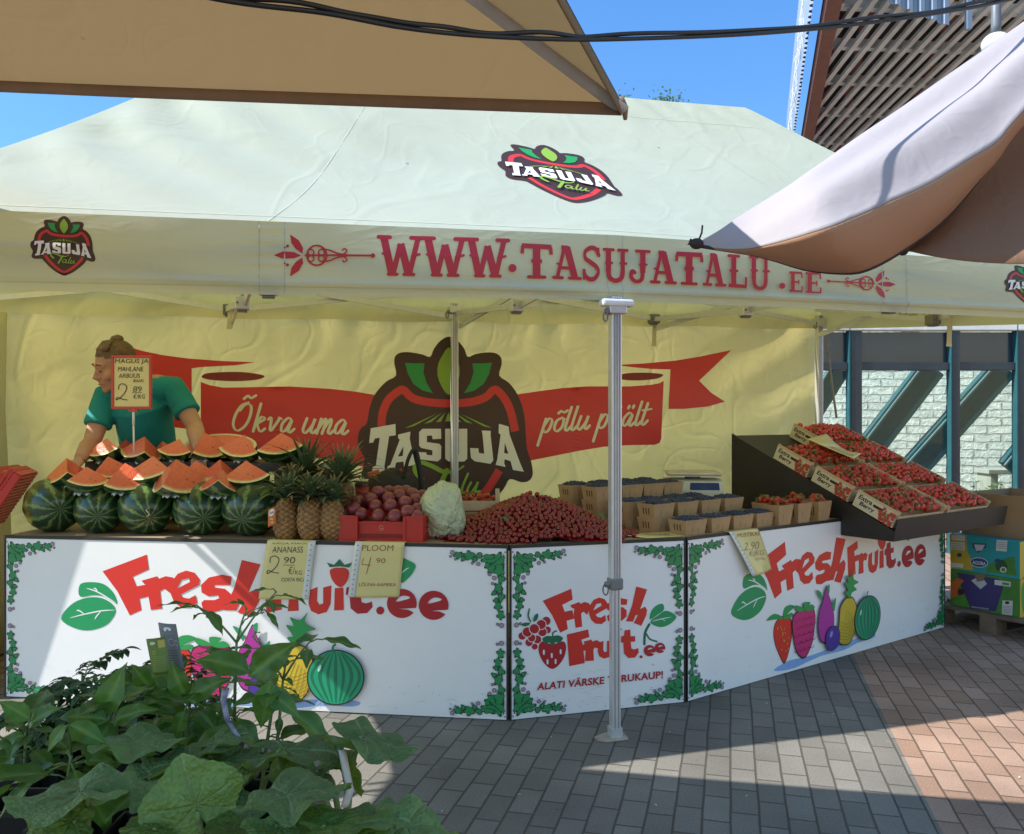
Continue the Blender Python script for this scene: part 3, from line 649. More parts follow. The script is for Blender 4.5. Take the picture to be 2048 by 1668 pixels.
def script(a, word, x, y, un, slope, m, w=.2, slant=.28):
    for ch in word:
        st, adv = SCRIPT[ch]
        for s_ in st:
            pts = []
            for gx, gy in s_:
                X = x + (gx + slant * gy) * un; pts.append((X, y - gy * un + (X - x0s) * slope))
            a.stroke(pts, w * un, m, pen=(.38, R(20)), k=6)
        x += adv * un
sc_ = Art(S_wall, tfw(k4), maxe=60, base=.0045, step=.0002)
x0s = 240; script(sc_, 'Okva uma', 240, 665, 88, .035, cream_p)
sc_.build('printed_lettering', wall); sc_ = Art(S_wall, tfw(k5), maxe=60, base=.0045, step=.0002); x0s = 545; script(sc_, 'p~ollu p:a:alt'.replace(':a:a', ':a:a'), 560, 948, 82, -.075, cream_p, w=.21); sc_.build('printed_lettering', wall)
# valance lettering
inv_v = inverter(S_val, .5, .5); k3 = crop(500, 180, 2.56)
WEST = {
 'W': [((.12, .95), (.30, .06), .17), ((.5, .80), (.33, .06), .12), ((.5, .80), (.68, .06), .17), ((.90, .95), (.70, .06), .12), ((0, .95), (.26, .95), .11), ((.74, .95), (1, .95), .11), ((.22, .05), (.42, .05), .09), ((.58, .05), (.80, .05), .09), ((.10, .55), (.27, .5), .07), ((.76, .5), (.93, .55), .07)],
 'T': [((.5, .95), (.5, .05), .24), ((.03, .92), (.97, .92), .15), ((.06, .92), (.04, .70), .11), ((.94, .92), (.96, .70), .11), ((.24, .05), (.76, .05), .1), ((.33, .5), (.67, .5), .12)],
 'A': [((.42, .95), (.16, .05), .13), ((.50, .95), (.80, .05), .24), ((.25, .34), (.72, .34), .10), ((.02, .05), (.34, .05), .1), ((.6, .05), (.99, .05), .1), ((.3, .93), (.55, .93), .13), ((.16, .45), (.30, .45), .07)],
 'U': [((.2, .95), (.2, .3), .22), ((.8, .95), (.8, .3), .17), ((.02, .94), (.4, .94), .1), ((.62, .94), (.98, .94), .1), 'Uc', ((.1, .55), (.35, .55), .08), ((.7, .55), (.94, .55), .08)],
 'J': [((.68, .95), (.68, .3), .25), ((.38, .94), (.98, .94), .1), 'Jc', ((.55, .55), (.85, .55), .08)],
 'L': [((.3, .95), (.3, .05), .25), ((.05, .94), (.55, .94), .1), ((.05, .06), (.95, .06), .12), ((.9, .06), (.92, .34), .11), ((.15, .5), (.47, .5), .09)],
 'E': [((.3, .95), (.3, .05), .25), ((.05, .94), (.92, .94), .12), ((.05, .06), (.95, .06), .12), ((.9, .94), (.92, .70), .1), ((.92, .06), (.94, .32), .1), ((.3, .5), (.7, .5), .1), ((.7, .62), (.7, .38), .08)],
 'S': ['Sc', ((.82, .98), (.84, .70), .1), ((.14, .02), (.12, .32), .1)]}
wl = Art(S_val, lambda x, y: inv_v(x, y), maxe=14, base=.0018, step=.00012)
def wletter(ch, xl, xr, ytl, ybl, ytr, ybr):
    def q(x, y): 
        X = lerp(xl, xr, x); return (X, lerp(lerp(ybl, ybr, x), lerp(ytl, ytr, x), y))
    W = xr - xl
    for s_ in WEST[ch]:
        if s_ == 'Uc': wl.stroke([q(.2, .34), q(.25, .12), q(.5, .03), q(.74, .12), q(.8, .34)], W * .19, maroon_p, cap=False)
        elif s_ == 'Jc': wl.stroke([q(.68, .34), q(.62, .1), q(.36, .04), q(.14, .16), q(.18, .34), q(.3, .3)], W * .18, maroon_p)
        elif s_ == 'Sc': wl.stroke([q(.84, .76), q(.70, .93), q(.46, .96), q(.2, .84), q(.2, .66), q(.45, .54), q(.72, .42), q(.82, .26), q(.66, .08), q(.42, .04), q(.2, .14), q(.14, .3)], W * .22, maroon_p, pen=(.6, R(90)))
        else:
            (x1, y1), (x2, y2), w = s_; horiz = abs(y1 - y2) < .1 and abs(x1 - x2) > .05
            wl.stroke([q(x1, y1), q(x2, y2)], w * (W if not horiz else (ybl - ytl) * .9), maroon_p, smooth=False, cap=horiz and w < .12)
yb = lambda x: 552 + (x - 756) * .0175 if x < 1100 else (558 + (x - 1100) * .046 if x < 1447 else 574 + (x - 1447) * .078)
yt = lambda x: 470 + (x - 756) * .03 if x < 1030 else (486 + (x - 1041) * .055 if x < 1540 else 543 + (x - 1574) * .05)
for ch, xl, xr in (('W', 757, 845), ('W', 845, 933), ('W', 932, 1016), ('T', 1041, 1104), ('A', 1105, 1160), ('S', 1161, 1203), ('U', 1206, 1254), ('J', 1255, 1298), ('A', 1300, 1350), ('T', 1349, 1404), ('A', 1405, 1448), ('L', 1453, 1493), ('U', 1497, 1537), ('E', 1574, 1603), ('E', 1606, 1640)):
    wletter(ch, xl, xr, yt(xl), yb(xl), yt(xr), yb(xr))
wl.poly(ell(1023, 537, 8, 8), maroon_p); wl.poly(ell(1561, 572, 6, 6), maroon_p); wl.build('printed_lettering', val)
orn = Art(S_val, lambda x, y: inv_v(*k3(x, y)), maxe=40, base=.0018, step=.0003)
def fleur(a):
    a.poly([(122, 845), (170, 826), (225, 830), (262, 848), (225, 862), (165, 864)], maroon_p)
    for s_ in (1, -1):
        f = lambda p: [(x, 848 + (y - 848) * s_) for x, y in p]
        a.poly(f([(205, 740), (250, 770), (272, 810), (268, 838), (235, 815), (212, 785)]), maroon_p)
        a.poly(f(ell(192, 800, 8, 8, 10)), maroon_p); a.poly(f(ell(178, 808, 5, 5, 8)), maroon_p)
        a.stroke(f(ell(342, 848, 50, 50, 24, -90, 90)), 9, maroon_p); a.stroke(f(ell(342, 848, 50, 50, 24, 90, 180)), 9, maroon_p)
        a.stroke(f(ell(312, 832, 15, 15, 16)), 7, maroon_p); a.stroke(f(ell(366, 832, 15, 15, 16)), 7, maroon_p)
        a.stroke(f([(370, 815), (410, 822), (450, 838), (500, 846)]), 8, maroon_p); a.stroke(f([(455, 845), (485, 838), (495, 822), (482, 814), (474, 822)]), 7, maroon_p)
    a.stroke([(285, 848), (460, 848), (630, 850)], 10, maroon_p); a.poly(ell(628, 850, 12, 12, 14), maroon_p)
fleur(orn); orn.build('printed_ornament', val); orn = Art(S_val, None, maxe=40, base=.0018, step=.0003)
orn.tf = lambda x, y: inv_v(1791 - (x - 122) * .268, 570 - (x - 122) * .0155 + (y - 848) * .26)
fleur(orn); orn.build('printed_ornament', val)
em = Art(S_val, None, maxe=120, base=.0018, step=.0004)
em.tf = lambda x, y: inv_v(61 + (x - 1012) / 1053 * 130, 432 + (y - 100) / 1190 * 119 + (x - 1540) * .008); logo(em); em.build('printed_emblem', val); em = Art(S_val, None, maxe=120, base=.0018, step=.0004)
em.tf = lambda x, y: inv_v(2008 + (x - 1012) / 1053 * 96, 527 + (y - 100) / 1190 * 82 + (x - 1540) * .01); logo(em)
em.build('printed_emblem', val)
em = Art(S_roof, lambda x, y: inv_r(1114 + (x - 1540) * .226 + (y - 700) * .05, 348 + (x - 1540) * .037 + (y - 700) * .096), maxe=100, base=.003, step=.0005); logo(em); em.build('printed_emblem', canopy)
# faint web address showing through the side valance, seen from inside
inv_s = inverter(S_sval, .6, .5); gh = Art(S_sval, lambda x, y: inv_s(x, y), maxe=20, base=.002); ghost_p = pr('show_through', (.42, .36, .16))
gh.text('WWW.TASUJATALU.EE', [(2060, 622), (1762, 640), (1762, 618), (2060, 600)], ghost_p, off=.03); gh.build('printed_lettering', sval)

# ---- frame
alu = mat('aluminium', (.62, .63, .66), .38, metal=.55, var=.06, vscale=30); alud = mat('aluminium_groove', (.3, .31, .35), .45, metal=.5); plast = mat('grey_plastic', (.18, .18, .18), .5); wplast = mat('white_plastic', (.75, .75, .73), .4)
rotf = Matrix.Rotation(math.atan2(.289, .957), 3, 'Z')
def pole(xy, top, full=True):
    b = MB(); x, y = xy; s_ = .05
    zc = .70
    b.box((x, y, (zc + top) / 2), (s_, s_, top - zc), alu, rotf, bev=.006)
    for dx in (-.012, 0, .012):
        c = rotf @ V((dx, -.0262, 0)); b.box((x + c.x, y + c.y, (zc + top) / 2), (.005, .004, top - zc - .02), alud, rotf)
    p = b.build('pole', tent)
    b = MB(); b.box((x, y, zc / 2), (.042, .042, zc), alu, rotf, bev=.005)
    for dx in (-.009, .009):
        c = rotf @ V((dx, -.0222, 0)); b.box((x + c.x, y + c.y, zc / 2), (.004, .003, zc - .02), alud, rotf)
    b.build('lower_leg', p)
    b = MB(); b.box((x, y, zc), (.062, .062, .055), plast, rotf, bev=.01); c = rotf @ V((-.05, -.01, 0)); b.tube([V((x, y, zc)), V((x + c.x, y + c.y, zc))], .014, plast)
    b.tube([V((x + c.x, y + c.y, zc - .005)) + V((.012 * math.cos(q), 0, .025 * math.sin(q) - .018)) for q in [k * .5236 for k in range(13)]], .004, plast, 6); b.build('height_clamp', p)
    b = MB(); pts = [rotf @ V((dx, dy, 0)) for dx, dy in ((-.095, -.02), (-.055, -.045), (.045, -.045), (.055, .04), (-.03, .045), (-.095, .015))]
    b.prism([V((x + q.x, y + q.y, .002)) for q in pts], V((0, 0, .008)), mat('foot_steel', (.42, .38, .3), .6, metal=.3, var=.3)); b.box((x, y, .03), (.052, .052, .04), alu, rotf); b.build('foot_plate', p)
    b = MB(); b.box((x, y, top - .055), (.085, .085, .05), alu, rotf, bev=.006); c = rotf @ V((-.055, -.03, 0)); b.tube([V((x, y, top - .07)) + c * .4, V((x, y, top - .07)) + c], .014, plast)
    b.tube([V((x, y, top - .085)) + c * 1.1 + V((.01 * math.cos(q), 0, .022 * math.sin(q) - .01)) for q in [k * .5236 for k in range(13)]], .004, plast, 6); b.build('bracket', p)
pole(FM, 2.0); b = MB(); b.box((FM.x + .005, FM.y - .02, 1.968), (.155, .06, .032), wplast, rotf, bev=.01); b.build('bracket', tent)
for q, zz in ((FL, 1.93), (FR, 2.02), (BL + V((.1, -.02)), 2.22), (BM + V((.0, -.06)), 2.28), (BR + V((-.03, -.06)), 2.3)): pole(q, zz)
def truss(A, B, zl, zh, hub=alu, inset=0):
    A, B = V(A), V(B); M = (A + B) / 2
    for P, Q in ((A, M), (M, B)):
        b = MB(); nn = (Q - P).normalized().orthogonal() if False else V((-(Q - P).y, (Q - P).x, 0)).normalized() * .014
        p0, q0 = V((P.x, P.y, 0)), V((Q.x, Q.y, 0))
        lo1, hi1 = (V((0, 0, zl)), V((0, 0, zh))); b.bar(p0 + lo1 + nn, q0 + hi1 + nn, .016, .034, alu); b.build('scissor_bar', tent)
        b = MB(); b.bar(p0 + hi1 - nn, q0 + lo1 - nn, .016, .034, alu); b.build('scissor_bar', tent)
    b = MB(); c = V((M.x, M.y, zl)); b.box(c, (.075, .075, .07), hub, rotf, bev=.006); b.box(c - V((0, 0, .036)), (.05, .05, .02), plast, rotf)
    for dx in (-.024, .024):
        q = rotf @ V((dx, -.040, 0)); b.tube([c + q, c + q + V((0, -.006, 0))], .006, plast, 6)
    b.build('bracket', tent)
Fm1, Fm2, Bm1, Bm2 = (FL + FM) / 2, (FM + FR) / 2, (BL + BM) / 2, (BM + BR) / 2
ci = V((-.03, .09)); truss(Fm1 + ci, Bm1 - ci, 2.065, 2.17); truss(FM + ci, BM - ci, 2.11, 2.20); truss(Fm2 + ci, Bm2 - ci, 2.14, 2.21)
bi = V((.02, -.06)); truss(BL + bi, BM + bi, 2.17, 2.38, plast); truss(BM + bi, BR + bi, 2.215, 2.42, plast)
truss(FR + V((-.06, .06)), BR + V((-.06, -.1)), 2.13, 2.34, plast); truss(FL + V((.06, .06)), BL + V((.06, 0)), 2.06, 2.26)
fi = V((0, .05)); truss(FL + fi, FM + fi, 1.985, 2.15); truss(FM + fi, FR + fi, 2.03, 2.2)
strap_m = mat('cream_strap', (.6, .56, .36), .7)
for px, py0, py1, Y in ((461, 608, 655, 5.45), (1310, 632, 690, 6.5), (1900, 628, 690, 5.7)):
    b = MB(); p, q = at(px, py0, Y), at(px - 2, py1, Y); b.bar(p, q, .032, .004, strap_m, up=V((0, 1, 0))); b.box(q, (.036, .006, .02), strap_m); b.build('strap', tent)
b = MB(); b.tube([at(1655, 672, 6.6), at(1656, 690, 6.6), at(1653, 700, 6.6), at(1658, 712, 6.6), at(1664, 770, 6.4), at(1673, 835, 6.2)], .008, plast, 6); b.build('bungee_cord', tent)
# ============================================================ UMBRELLAS AND CABLE
beige_m = cloth('beige_umbrella_cloth', (.30, .205, .11), (.38, .24, .10), .36, .7, crease=.04, cs=1.2)
umb = thing('beige_parasol', 'big beige market umbrella overhead filling the top left', 'umbrella', (-1.75, 1.25, 0))
C1, C2, C3, C4, AP = V((.347, 2.634, 2.435)), V((-3.05, 3.16, 2.765)), V((-3.6, -.1, 2.7)), V((-.80, -.75, 2.62)), V((-1.7, 1.25, 3.32))
def ptri(A, B, s_=.03, e_=.03):
    def f(u, v):
        p = lerp(lerp(A, B, u), AP, v); p.z -= s_ * math.sin(math.pi * u) * (1 - v) * math.sin(math.pi * min(1, v + .15))
        ins = (AP - (A + B) / 2); ins.z = 0; p += ins * (e_ * math.sin(math.pi * u) * (1 - v) ** 3) * .4
        return p
    return f
b = MB()
for A, B in ((C1, C2), (C2, C3), (C3, C4), (C4, C1)): b.grid(ptri(A, B), 40, 20, beige_m)
can_b = b.build('canopy', umb)
hem_m = mat('umbrella_hem', (.30, .21, .15), .8, trans=(.3, .2, .1), tmix=.2)
for A, B in ((C1, C2), (C2, C3), (C3, C4), (C4, C1)):
    b = MB(); f = ptri(A, B); b.sheet(lambda u, v: f(u, 0) + V((0, 0, -.040 * v)) + (f(u, .02) - f(u, 0)) * .15, 40, 2, hem_m if A is not C4 else beige_m, .003); b.build('hem', can_b)
rib_m = mat('grey_webbing', (.50, .47, .44), .7)
for A in (C1, C2, C3, C4):
    b = MB(); d = AP - A; dn = V((0, 0, -1)); w = V((-d.y, d.x, 0)).normalized()
    b.sheet(lambda u, v: lerp(A, AP, u) + w * (.055 * (v - .5)) * (1 - .3 * u) + V((0, 0, -.016 - .012 * math.sin(math.pi * v))), 20, 4, rib_m, .004); b.build('rib_sleeve', can_b)
b = MB(); b.tube([C1 + V((-.01, .0, .02)), C1 + V((.008, .012, -.01)), C1 + V((.010, .012, -.045))], [.013, .012, .006], hem_m, 8); b.build('corner_pocket', can_b)
b = MB(); b.tube([(-1.7, 1.25, 0), (-1.7, 1.25, 3.4)], .03, mat('umbrella_pole', (.5, .5, .5), .4, metal=.6), 12); b.lathe([(.0, .06), (.3, .06), (.3, 0)], mat('concrete_base', (.4, .4, .38), .9), (-1.7, 1.25, 0)); b.build('pole', umb)

wt_m = cloth('white_umbrella_cloth', (.42, .40, .43), (.75, .45, .26), .26, .75, crease=.08, cs=2.)
bu_m = cloth('brown_umbrella_lit', (.54, .335, .22), (.8, .5, .32), .43, .75, crease=.06, cs=2.); bu2_m = cloth('brown_umbrella_shaded', (.29, .175, .115), (.55, .33, .21), .38, .75, crease=.15, cs=2.)  # one brown cloth in a glowing and a shaded copy, tones put into colour
ku = crop(1380, 0, 2.527)
Rc = [(40, 1225), (150, 1165), (260, 1090), (420, 990), (640, 850), (860, 690), (1100, 525), (1350, 350), (1688, 120), (2300, -300), (4000, -1330)]
Fc = [(40, 1245), (200, 1262), (320, 1255), (440, 1228), (590, 1185), (730, 1140), (880, 1080), (1010, 1020), (1210, 930), (1420, 800), (1560, 710), (1688, 560), (2300, -30), (3200, -640), (4000, -1290)]
Hc = [(40, 1245), (190, 1268), (330, 1290), (440, 1320), (600, 1366), (800, 1382), (900, 1362), (1000, 1312), (1080, 1262), (1200, 1180), (1330, 1060), (1500, 850), (1688, 600), (2300, 60), (3200, -560), (4000, -1260)]
def resample(c, n):
    P = catmull(c, 8); L_ = [0]
    for i in range(1, len(P)): L_.append(L_[-1] + (P[i] - P[i - 1]).length)
    out = []; j = 0
    for i in range(n + 1):
        t = L_[-1] * i / n
        while j < len(P) - 2 and L_[j + 1] < t: j += 1
        out.append(lerp(P[j], P[j + 1], (t - L_[j]) / max(1e-9, L_[j + 1] - L_[j])))
    return out
NU = 120; RR, FF, HH = resample(Rc, NU), resample(Fc, NU), resample(Hc, NU)
def dR(t): return lerp(2.55, 2.78, min(1, t / .5)) if t < .5 else lerp(2.78, 2.95, t * 2 - 1)
def w3(p, Y): return at(*ku(p.x, p.y), Y)
r3 = [w3(RR[i], dR(i / NU)) for i in range(NU + 1)]
f3 = [w3(FF[i], dR(i / NU) - .34 * sm(0, .15, i / NU)) for i in range(NU + 1)]
h3 = [w3(HH[i], dR(i / NU) - .20 * sm(0, .18, i / NU)) for i in range(NU + 1)]
wu = thing('white_parasol', 'sagging market umbrella, white on top and brown underneath, at top right', 'umbrella', (3.42, 2.98, 0))
b = MB()
def s1(u, v):
    i = min(NU - 1, int(u * NU)); t = u * NU - i; a = lerp(r3[i], r3[i + 1], t); c = lerp(f3[i], f3[i + 1], t)
    p = lerp(a, c, v); L_ = (a - c).length
    n = V((-.45, -.6, .66)); p += n * (.13 * L_ * math.sin(math.pi * v) * sm(0, .15, u) * sm(1, .8, u))
    p += n * .022 * math.sin(3.3 * math.pi * v + 1.2 * u) * math.sin(math.pi * v) * sm(.03, .2, u)
    return p
b.sheet(s1, 140, 26, wt_m, .003); b.build('canopy', wu)
b = MB()
def s2(u, v):
    i = min(NU - 1, int(u * NU)); t = u * NU - i; a = lerp(f3[i], f3[i + 1], t); c = lerp(h3[i], h3[i + 1], t)
    p = lerp(a, c, v); p += V((0, -.02, -.02)) * math.sin(math.pi * v) * sm(0, .15, u) * sm(1, .8, u); return p
b.sheet(s2, 140, 10, bu_m, .003); b.build('underside', wu)
G = [w3(V((1085, 1265, 0)), 2.52), w3(V((1250, 1300, 0)), 2.45), w3(V((1450, 1325, 0)), 2.4), w3(V((1688, 1335, 0)), 2.35), w3(V((2100, 1340, 0)), 2.3), w3(V((2700, 1330, 0)), 2.2), w3(V((3600, 1180, 0)), 2.15)]
Gc = catmull(G, 10)
hh = h3[int(NU * .225):]
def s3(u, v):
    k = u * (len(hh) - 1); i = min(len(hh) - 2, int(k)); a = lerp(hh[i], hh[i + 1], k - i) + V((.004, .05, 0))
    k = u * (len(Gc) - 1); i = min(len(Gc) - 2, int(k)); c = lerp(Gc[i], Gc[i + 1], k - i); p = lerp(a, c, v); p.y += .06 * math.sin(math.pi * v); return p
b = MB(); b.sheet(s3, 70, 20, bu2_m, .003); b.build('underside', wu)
b = MB(); blk = mat('black_webbing', (.03, .022, .02), .8); b.tube([p + V((0, -.004, 0)) for p in h3], .006, blk, 5); b.build('hem', wu)
b = MB(); t0 = r3[0]; b.ball(t0 + V((-.004, 0, -.004)), .017, blk, 10, 8, (1.3, 1, 1)); b.tube([t0, t0 + V((.012, 0, .03)), t0 + V((.014, 0, .052))], .003, blk, 5); b.tube([t0, t0 + V((-.03, 0, -.005)), t0 + V((-.02, 0, .01))], .004, blk, 5); b.build('corner_knot', wu)
b = MB(); b.ball(G[0] + V((-.01, -.01, .0)), .018, blk, 10, 8); b.build('corner_knot', wu)
b = MB(); b.tube([(3.42, 2.98, 0), (3.42, 2.98, 3.9)], .03, mat('umbrella_pole', (.5, .5, .5), .4, metal=.6), 12); b.lathe([(.0, .06), (.3, .06), (.3, 0)], mat('concrete_base', (.4, .4, .38), .9), (3.42, 2.98, 0)); b.build('pole', wu)

cab = MB(); cpts = [(-300, -190, 1.3), (100, -85, 1.4), (430, -3, 1.55), (650, 26, 1.65), (800, 54, 1.75), (940, 70, 1.85), (1100, 78, 1.95), (1240, 78, 2.05), (1500, 68, 2.25), (1700, 50, 2.4), (1900, 22, 2.5), (2048, -8, 2.6), (2500, -120, 2.9)]
cm = mat('black_cable', (.012, .012, .013), .45, var=.1)
P = catmull([at(*q) for q in cpts], 8)
cab.tube(P, .0055, cm, 8); cab.tube([p + V((.0, .006 * math.sin(i * .5), .0105 + .002 * math.sin(i * .7))) for i, p in enumerate(P)], .0055, cm, 8)
tag(cab.build('overhead_cable'), 'black twin electric cable sagging across the top of the view', 'cable')
# ============================================================ COUNTERS
P1a, P1b, P2b, P3b = V((-2.64, 4.365)), V((-.014, 4.02)), V((.887, 4.281)), V((2.997, 5.814))
ZT = .84
def dirs(a, b): d = (b - a).normalized(); return d, V((-d.y, d.x))
d1, b1 = dirs(P1a, P1b); d2, b2 = dirs(P1b, P2b); d3, b3 = dirs(P2b, P3b); n3 = -b3
def onc(k, px, w):
    """plan point on the line w behind counter k's front, in the direction of photo column px"""
    a, d, bk = ((P1a, d1, b1), (P1b, d2, b2), (P2b, d3, b3))[k - 1]; a = a + bk * w; r = (px - CX) / FP
    t = (r * a.y - a.x) / (d.x - r * d.y); return a + d * t
top_m = mat('brown_counter_board', (.30, .21, .13), .55, var=.2, vscale=3, bump=.05); edge_m = mat('black_edge', (.02, .02, .022), .5)
pan_m = mat('white_display_board', (.83, .82, .83), .35, var=.03, vscale=2.5); leg_m = mat('steel_leg', (.4, .4, .4), .4, metal=.7)
def miter(p, ba, bb, w):
    m = (ba + bb).normalized(); return p + m * (w / m.dot(ba))
wdep = .86
backs = [(P1a + b1 * wdep, miter(P1b, b1, b2, wdep)), (miter(P1b, b1, b2, wdep), miter(P2b, b2, b3, wdep)), (miter(P2b, b2, b3, wdep), P3b + b3 * wdep)]
cl = ['long white fruit counter on the left with big red lettering', 'short middle counter facing the tent pole, red lettering in two lines', 'long white fruit counter on the right, under the black strawberry rack']
fronts, S_pan = [], []
for k, (a, c) in enumerate(((P1a, P1b), (P1b, P2b), (P2b, P3b))):
    d, bk = dirs(a, c); ct = thing('fruit_counter', cl[k], 'counter', (a.x, a.y, 0), group='fruit counters')
    a2, c2 = a + d * .004, c - d * .004
    b = MB(); q0, q1 = backs[k]
    b.prism([e3(a2 + bk * .012, ZT - .03), e3(c2 + bk * .012, ZT - .03), e3(q1 - d * .003, ZT - .03), e3(q0 + d * .003, ZT - .03)], V((0, 0, .03)), top_m); b.build('tabletop', ct)
    b = MB(); b.prism([e3(a2 - bk * .003, ZT - .014), e3(c2 - bk * .003, ZT - .014), e3(c2 + bk * .011, ZT - .014), e3(a2 + bk * .011, ZT - .014)], V((0, 0, .015)), edge_m)
    for q in (a2, c2 - d * .008): b.prism([e3(q - bk * .0035, .004), e3(q + d * .008 - bk * .0035, .004), e3(q + d * .008 + bk * .0105, .004), e3(q + bk * .0105, .004)], V((0, 0, ZT - .02)), edge_m)
    b.build('edge_trim', ct)
    b = MB(); b.prism([e3(a2 + d * .009 - bk * .0, .005), e3(c2 - d * .009, .005), e3(c2 - d * .009 + bk * .01, .005), e3(a2 + d * .009 + bk * .01, .005)], V((0, 0, ZT - .02)), pan_m); f = b.build('front_panel', ct); fronts.append(f)
    for t in (.1, .9):
        for q in (.1, .7):
            b = MB(); p = lerp(a, c, t) + bk * q; b.box((p.x, p.y, .4), (.035, .035, .8), leg_m); b.build('leg', ct)
    S_pan.append(flat((a.x, a.y, 0), (c.x - a.x, c.y - a.y, 0), (0, 0, ZT)))
red2 = pr('sign_red', (.66, .028, .018)); red3 = pr('sign_dark_red', (.42, .012, .02)); grn = pr('sign_green', (.012, .29, .10)); dgrn = pr('sign_dark_green', (.01, .14, .06)); vine = pr('vine_green', (.02, .25, .08)); vdk = pr('vine_outline', (.01, .045, .03)); whp = pr('sign_white', (.78, .79, .82)); pinkb = pr('berry_pink', (.40, .26, .36))
yel = pr('drawn_yellow', (.58, .42, .035)); mag = pr('drawn_magenta', (.55, .02, .16)); pur = pr('drawn_purple', (.42, .03, .30)); vio = pr('drawn_violet', (.07, .03, .28)); blu = pr('drawn_blue', (.25, .40, .72)); tea = pr('drawn_teal', (.01, .30, .15)); tead = pr('drawn_dark_teal', (.006, .15, .08))
G_F = [(545, 272), (781, 183), (792, 262), (706, 302), (727, 352), (790, 340), (806, 402), (742, 418), (752, 478), (690, 506), (625, 380)]
G_r = [(752, 322), (836, 298), (845, 312), (880, 298), (920, 305), (942, 330), (905, 388), (875, 365), (852, 378), (862, 470), (802, 478), (785, 380), (790, 345), (768, 340)]
G_e = [[(905, 385), (915, 325), (945, 285), (990, 268), (1035, 280), (1062, 315), (1058, 345), (960, 395), (975, 412), (1005, 417), (1040, 398), (1048, 440), (1010, 465), (960, 462), (925, 435)], [(940, 365), (965, 318), (1005, 308), (1010, 328)]]
G_s = [(1232, 300), (1180, 290), (1110, 305), (1068, 345), (1072, 385), (1110, 405), (1160, 400), (1165, 415), (1140, 425), (1085, 425), (1070, 440), (1080, 480), (1130, 490), (1190, 475), (1225, 440), (1225, 390), (1195, 365), (1140, 358), (1140, 345), (1185, 345), (1225, 345)]
G_h = [(1285, 212), (1385, 235), (1320, 385), (1365, 365), (1385, 390), (1378, 430), (1332, 512), (1262, 490), (1300, 430), (1280, 430), (1255, 480), (1190, 478), (1245, 360)]
G_u = [(490, 1310), (555, 1285), (550, 1400), (570, 1430), (600, 1420), (600, 1290), (668, 1272), (662, 1420), (630, 1490), (560, 1510), (500, 1480), (480, 1420)]
G_t = [(790, 1290), (825, 1280), (830, 1230), (900, 1220), (905, 1290), (960, 1285), (962, 1340), (905, 1345), (915, 1410), (950, 1420), (1000, 1405), (1005, 1450), (960, 1500), (880, 1505), (825, 1460), (815, 1350), (785, 1350)]
G_F2 = [(115, 1190), (290, 1140), (300, 1215), (235, 1240), (245, 1290), (300, 1280), (308, 1340), (252, 1350), (262, 1470), (135, 1500)]
G_r2 = [(300, 1290), (375, 1270), (385, 1290), (430, 1275), (470, 1300), (450, 1360), (410, 1350), (395, 1370), (400, 1480), (310, 1485), (320, 1370)]
def g_e(cx, cy, r):
    o = ell(cx, cy, r, r * .98, 30, -18, 318); o += [(cx + r * .35, cy + r * .58), (cx - r * .18, cy + r * .40), (cx - r * .30, cy + r * .30)]
    return [[(x, y) for x, y in [(px_, 2 * cy - py_) for px_, py_ in ell(cx, cy, r, r * .98, 30, -18, 322)]][::1] + [(cx + r * .42, cy + r * .42), (cx - r * .22, cy + r * .36)], spl([(cx - r * .38, cy - r * .12), (cx - r * .08, cy - r * .48), (cx + r * .35, cy - r * .5), (cx + r * .52, cy - r * .34)], 3)]
def rnd(p): return spl(p, 3)
def leafpair(a, l1, l2, veins):
    a.poly(spl(l1, 4), grn); a.poly(spl(l2, 4), grn)
    for v_ in veins: a.stroke(v_, 7, whp, taper=True)
def art_long(a, tf5, tf2, w_):
    a.tf = tf5
    if w_ == 'fresh':
        for g in (G_F, G_r, G_s, G_h): a.poly(g, red2)
        a.poly(G_e, red2); return
    if w_ == 'leaves': leafpair(a, [(325, 525), (375, 452), (450, 415), (530, 412), (590, 440), (615, 478), (600, 520), (560, 560), (480, 585), (400, 575)], [(425, 405), (428, 340), (500, 330), (560, 345), (605, 390), (622, 445), (570, 410), (500, 398)], ([(372, 520), (450, 500), (540, 482), (612, 478)], [(450, 500), (420, 480), (408, 484)], [(540, 482), (515, 510), (505, 527)], [(460, 362), (520, 382), (618, 440)], [(520, 382), (510, 365), (498, 362)]))
    if w_ == 'leaves': return
    a.tf = tf2
    for g in (G_F2, G_r2, G_u, G_t): a.poly(g, red3 if g is G_t else red2)
    a.poly([(695, 1295), (765, 1290), (770, 1475), (690, 1478)], red2); a.poly(rnd([(655, 1150), (690, 1130), (735, 1127), (785, 1130), (812, 1165), (800, 1230), (765, 1278), (735, 1286), (700, 1262), (668, 1215)]), red2)
    a.poly([(630, 1085), (690, 1103), (735, 1055), (775, 1103), (838, 1085), (815, 1126), (735, 1117), (655, 1124)], dgrn)
    a.poly(ell(1068, 1478, 33, 33, 18), red3); a.poly(g_e(1245, 1420, 122), red3); a.poly(g_e(1505, 1435, 122), red3)
    a.poly(spl([(1240, 1050), (1310, 1072), (1357, 1105), (1340, 1160), (1300, 1210), (1240, 1250), (1225, 1150)], 4), grn); a.stroke([(1235, 1180), (1280, 1140), (1305, 1128)], 8, whp, taper=True)
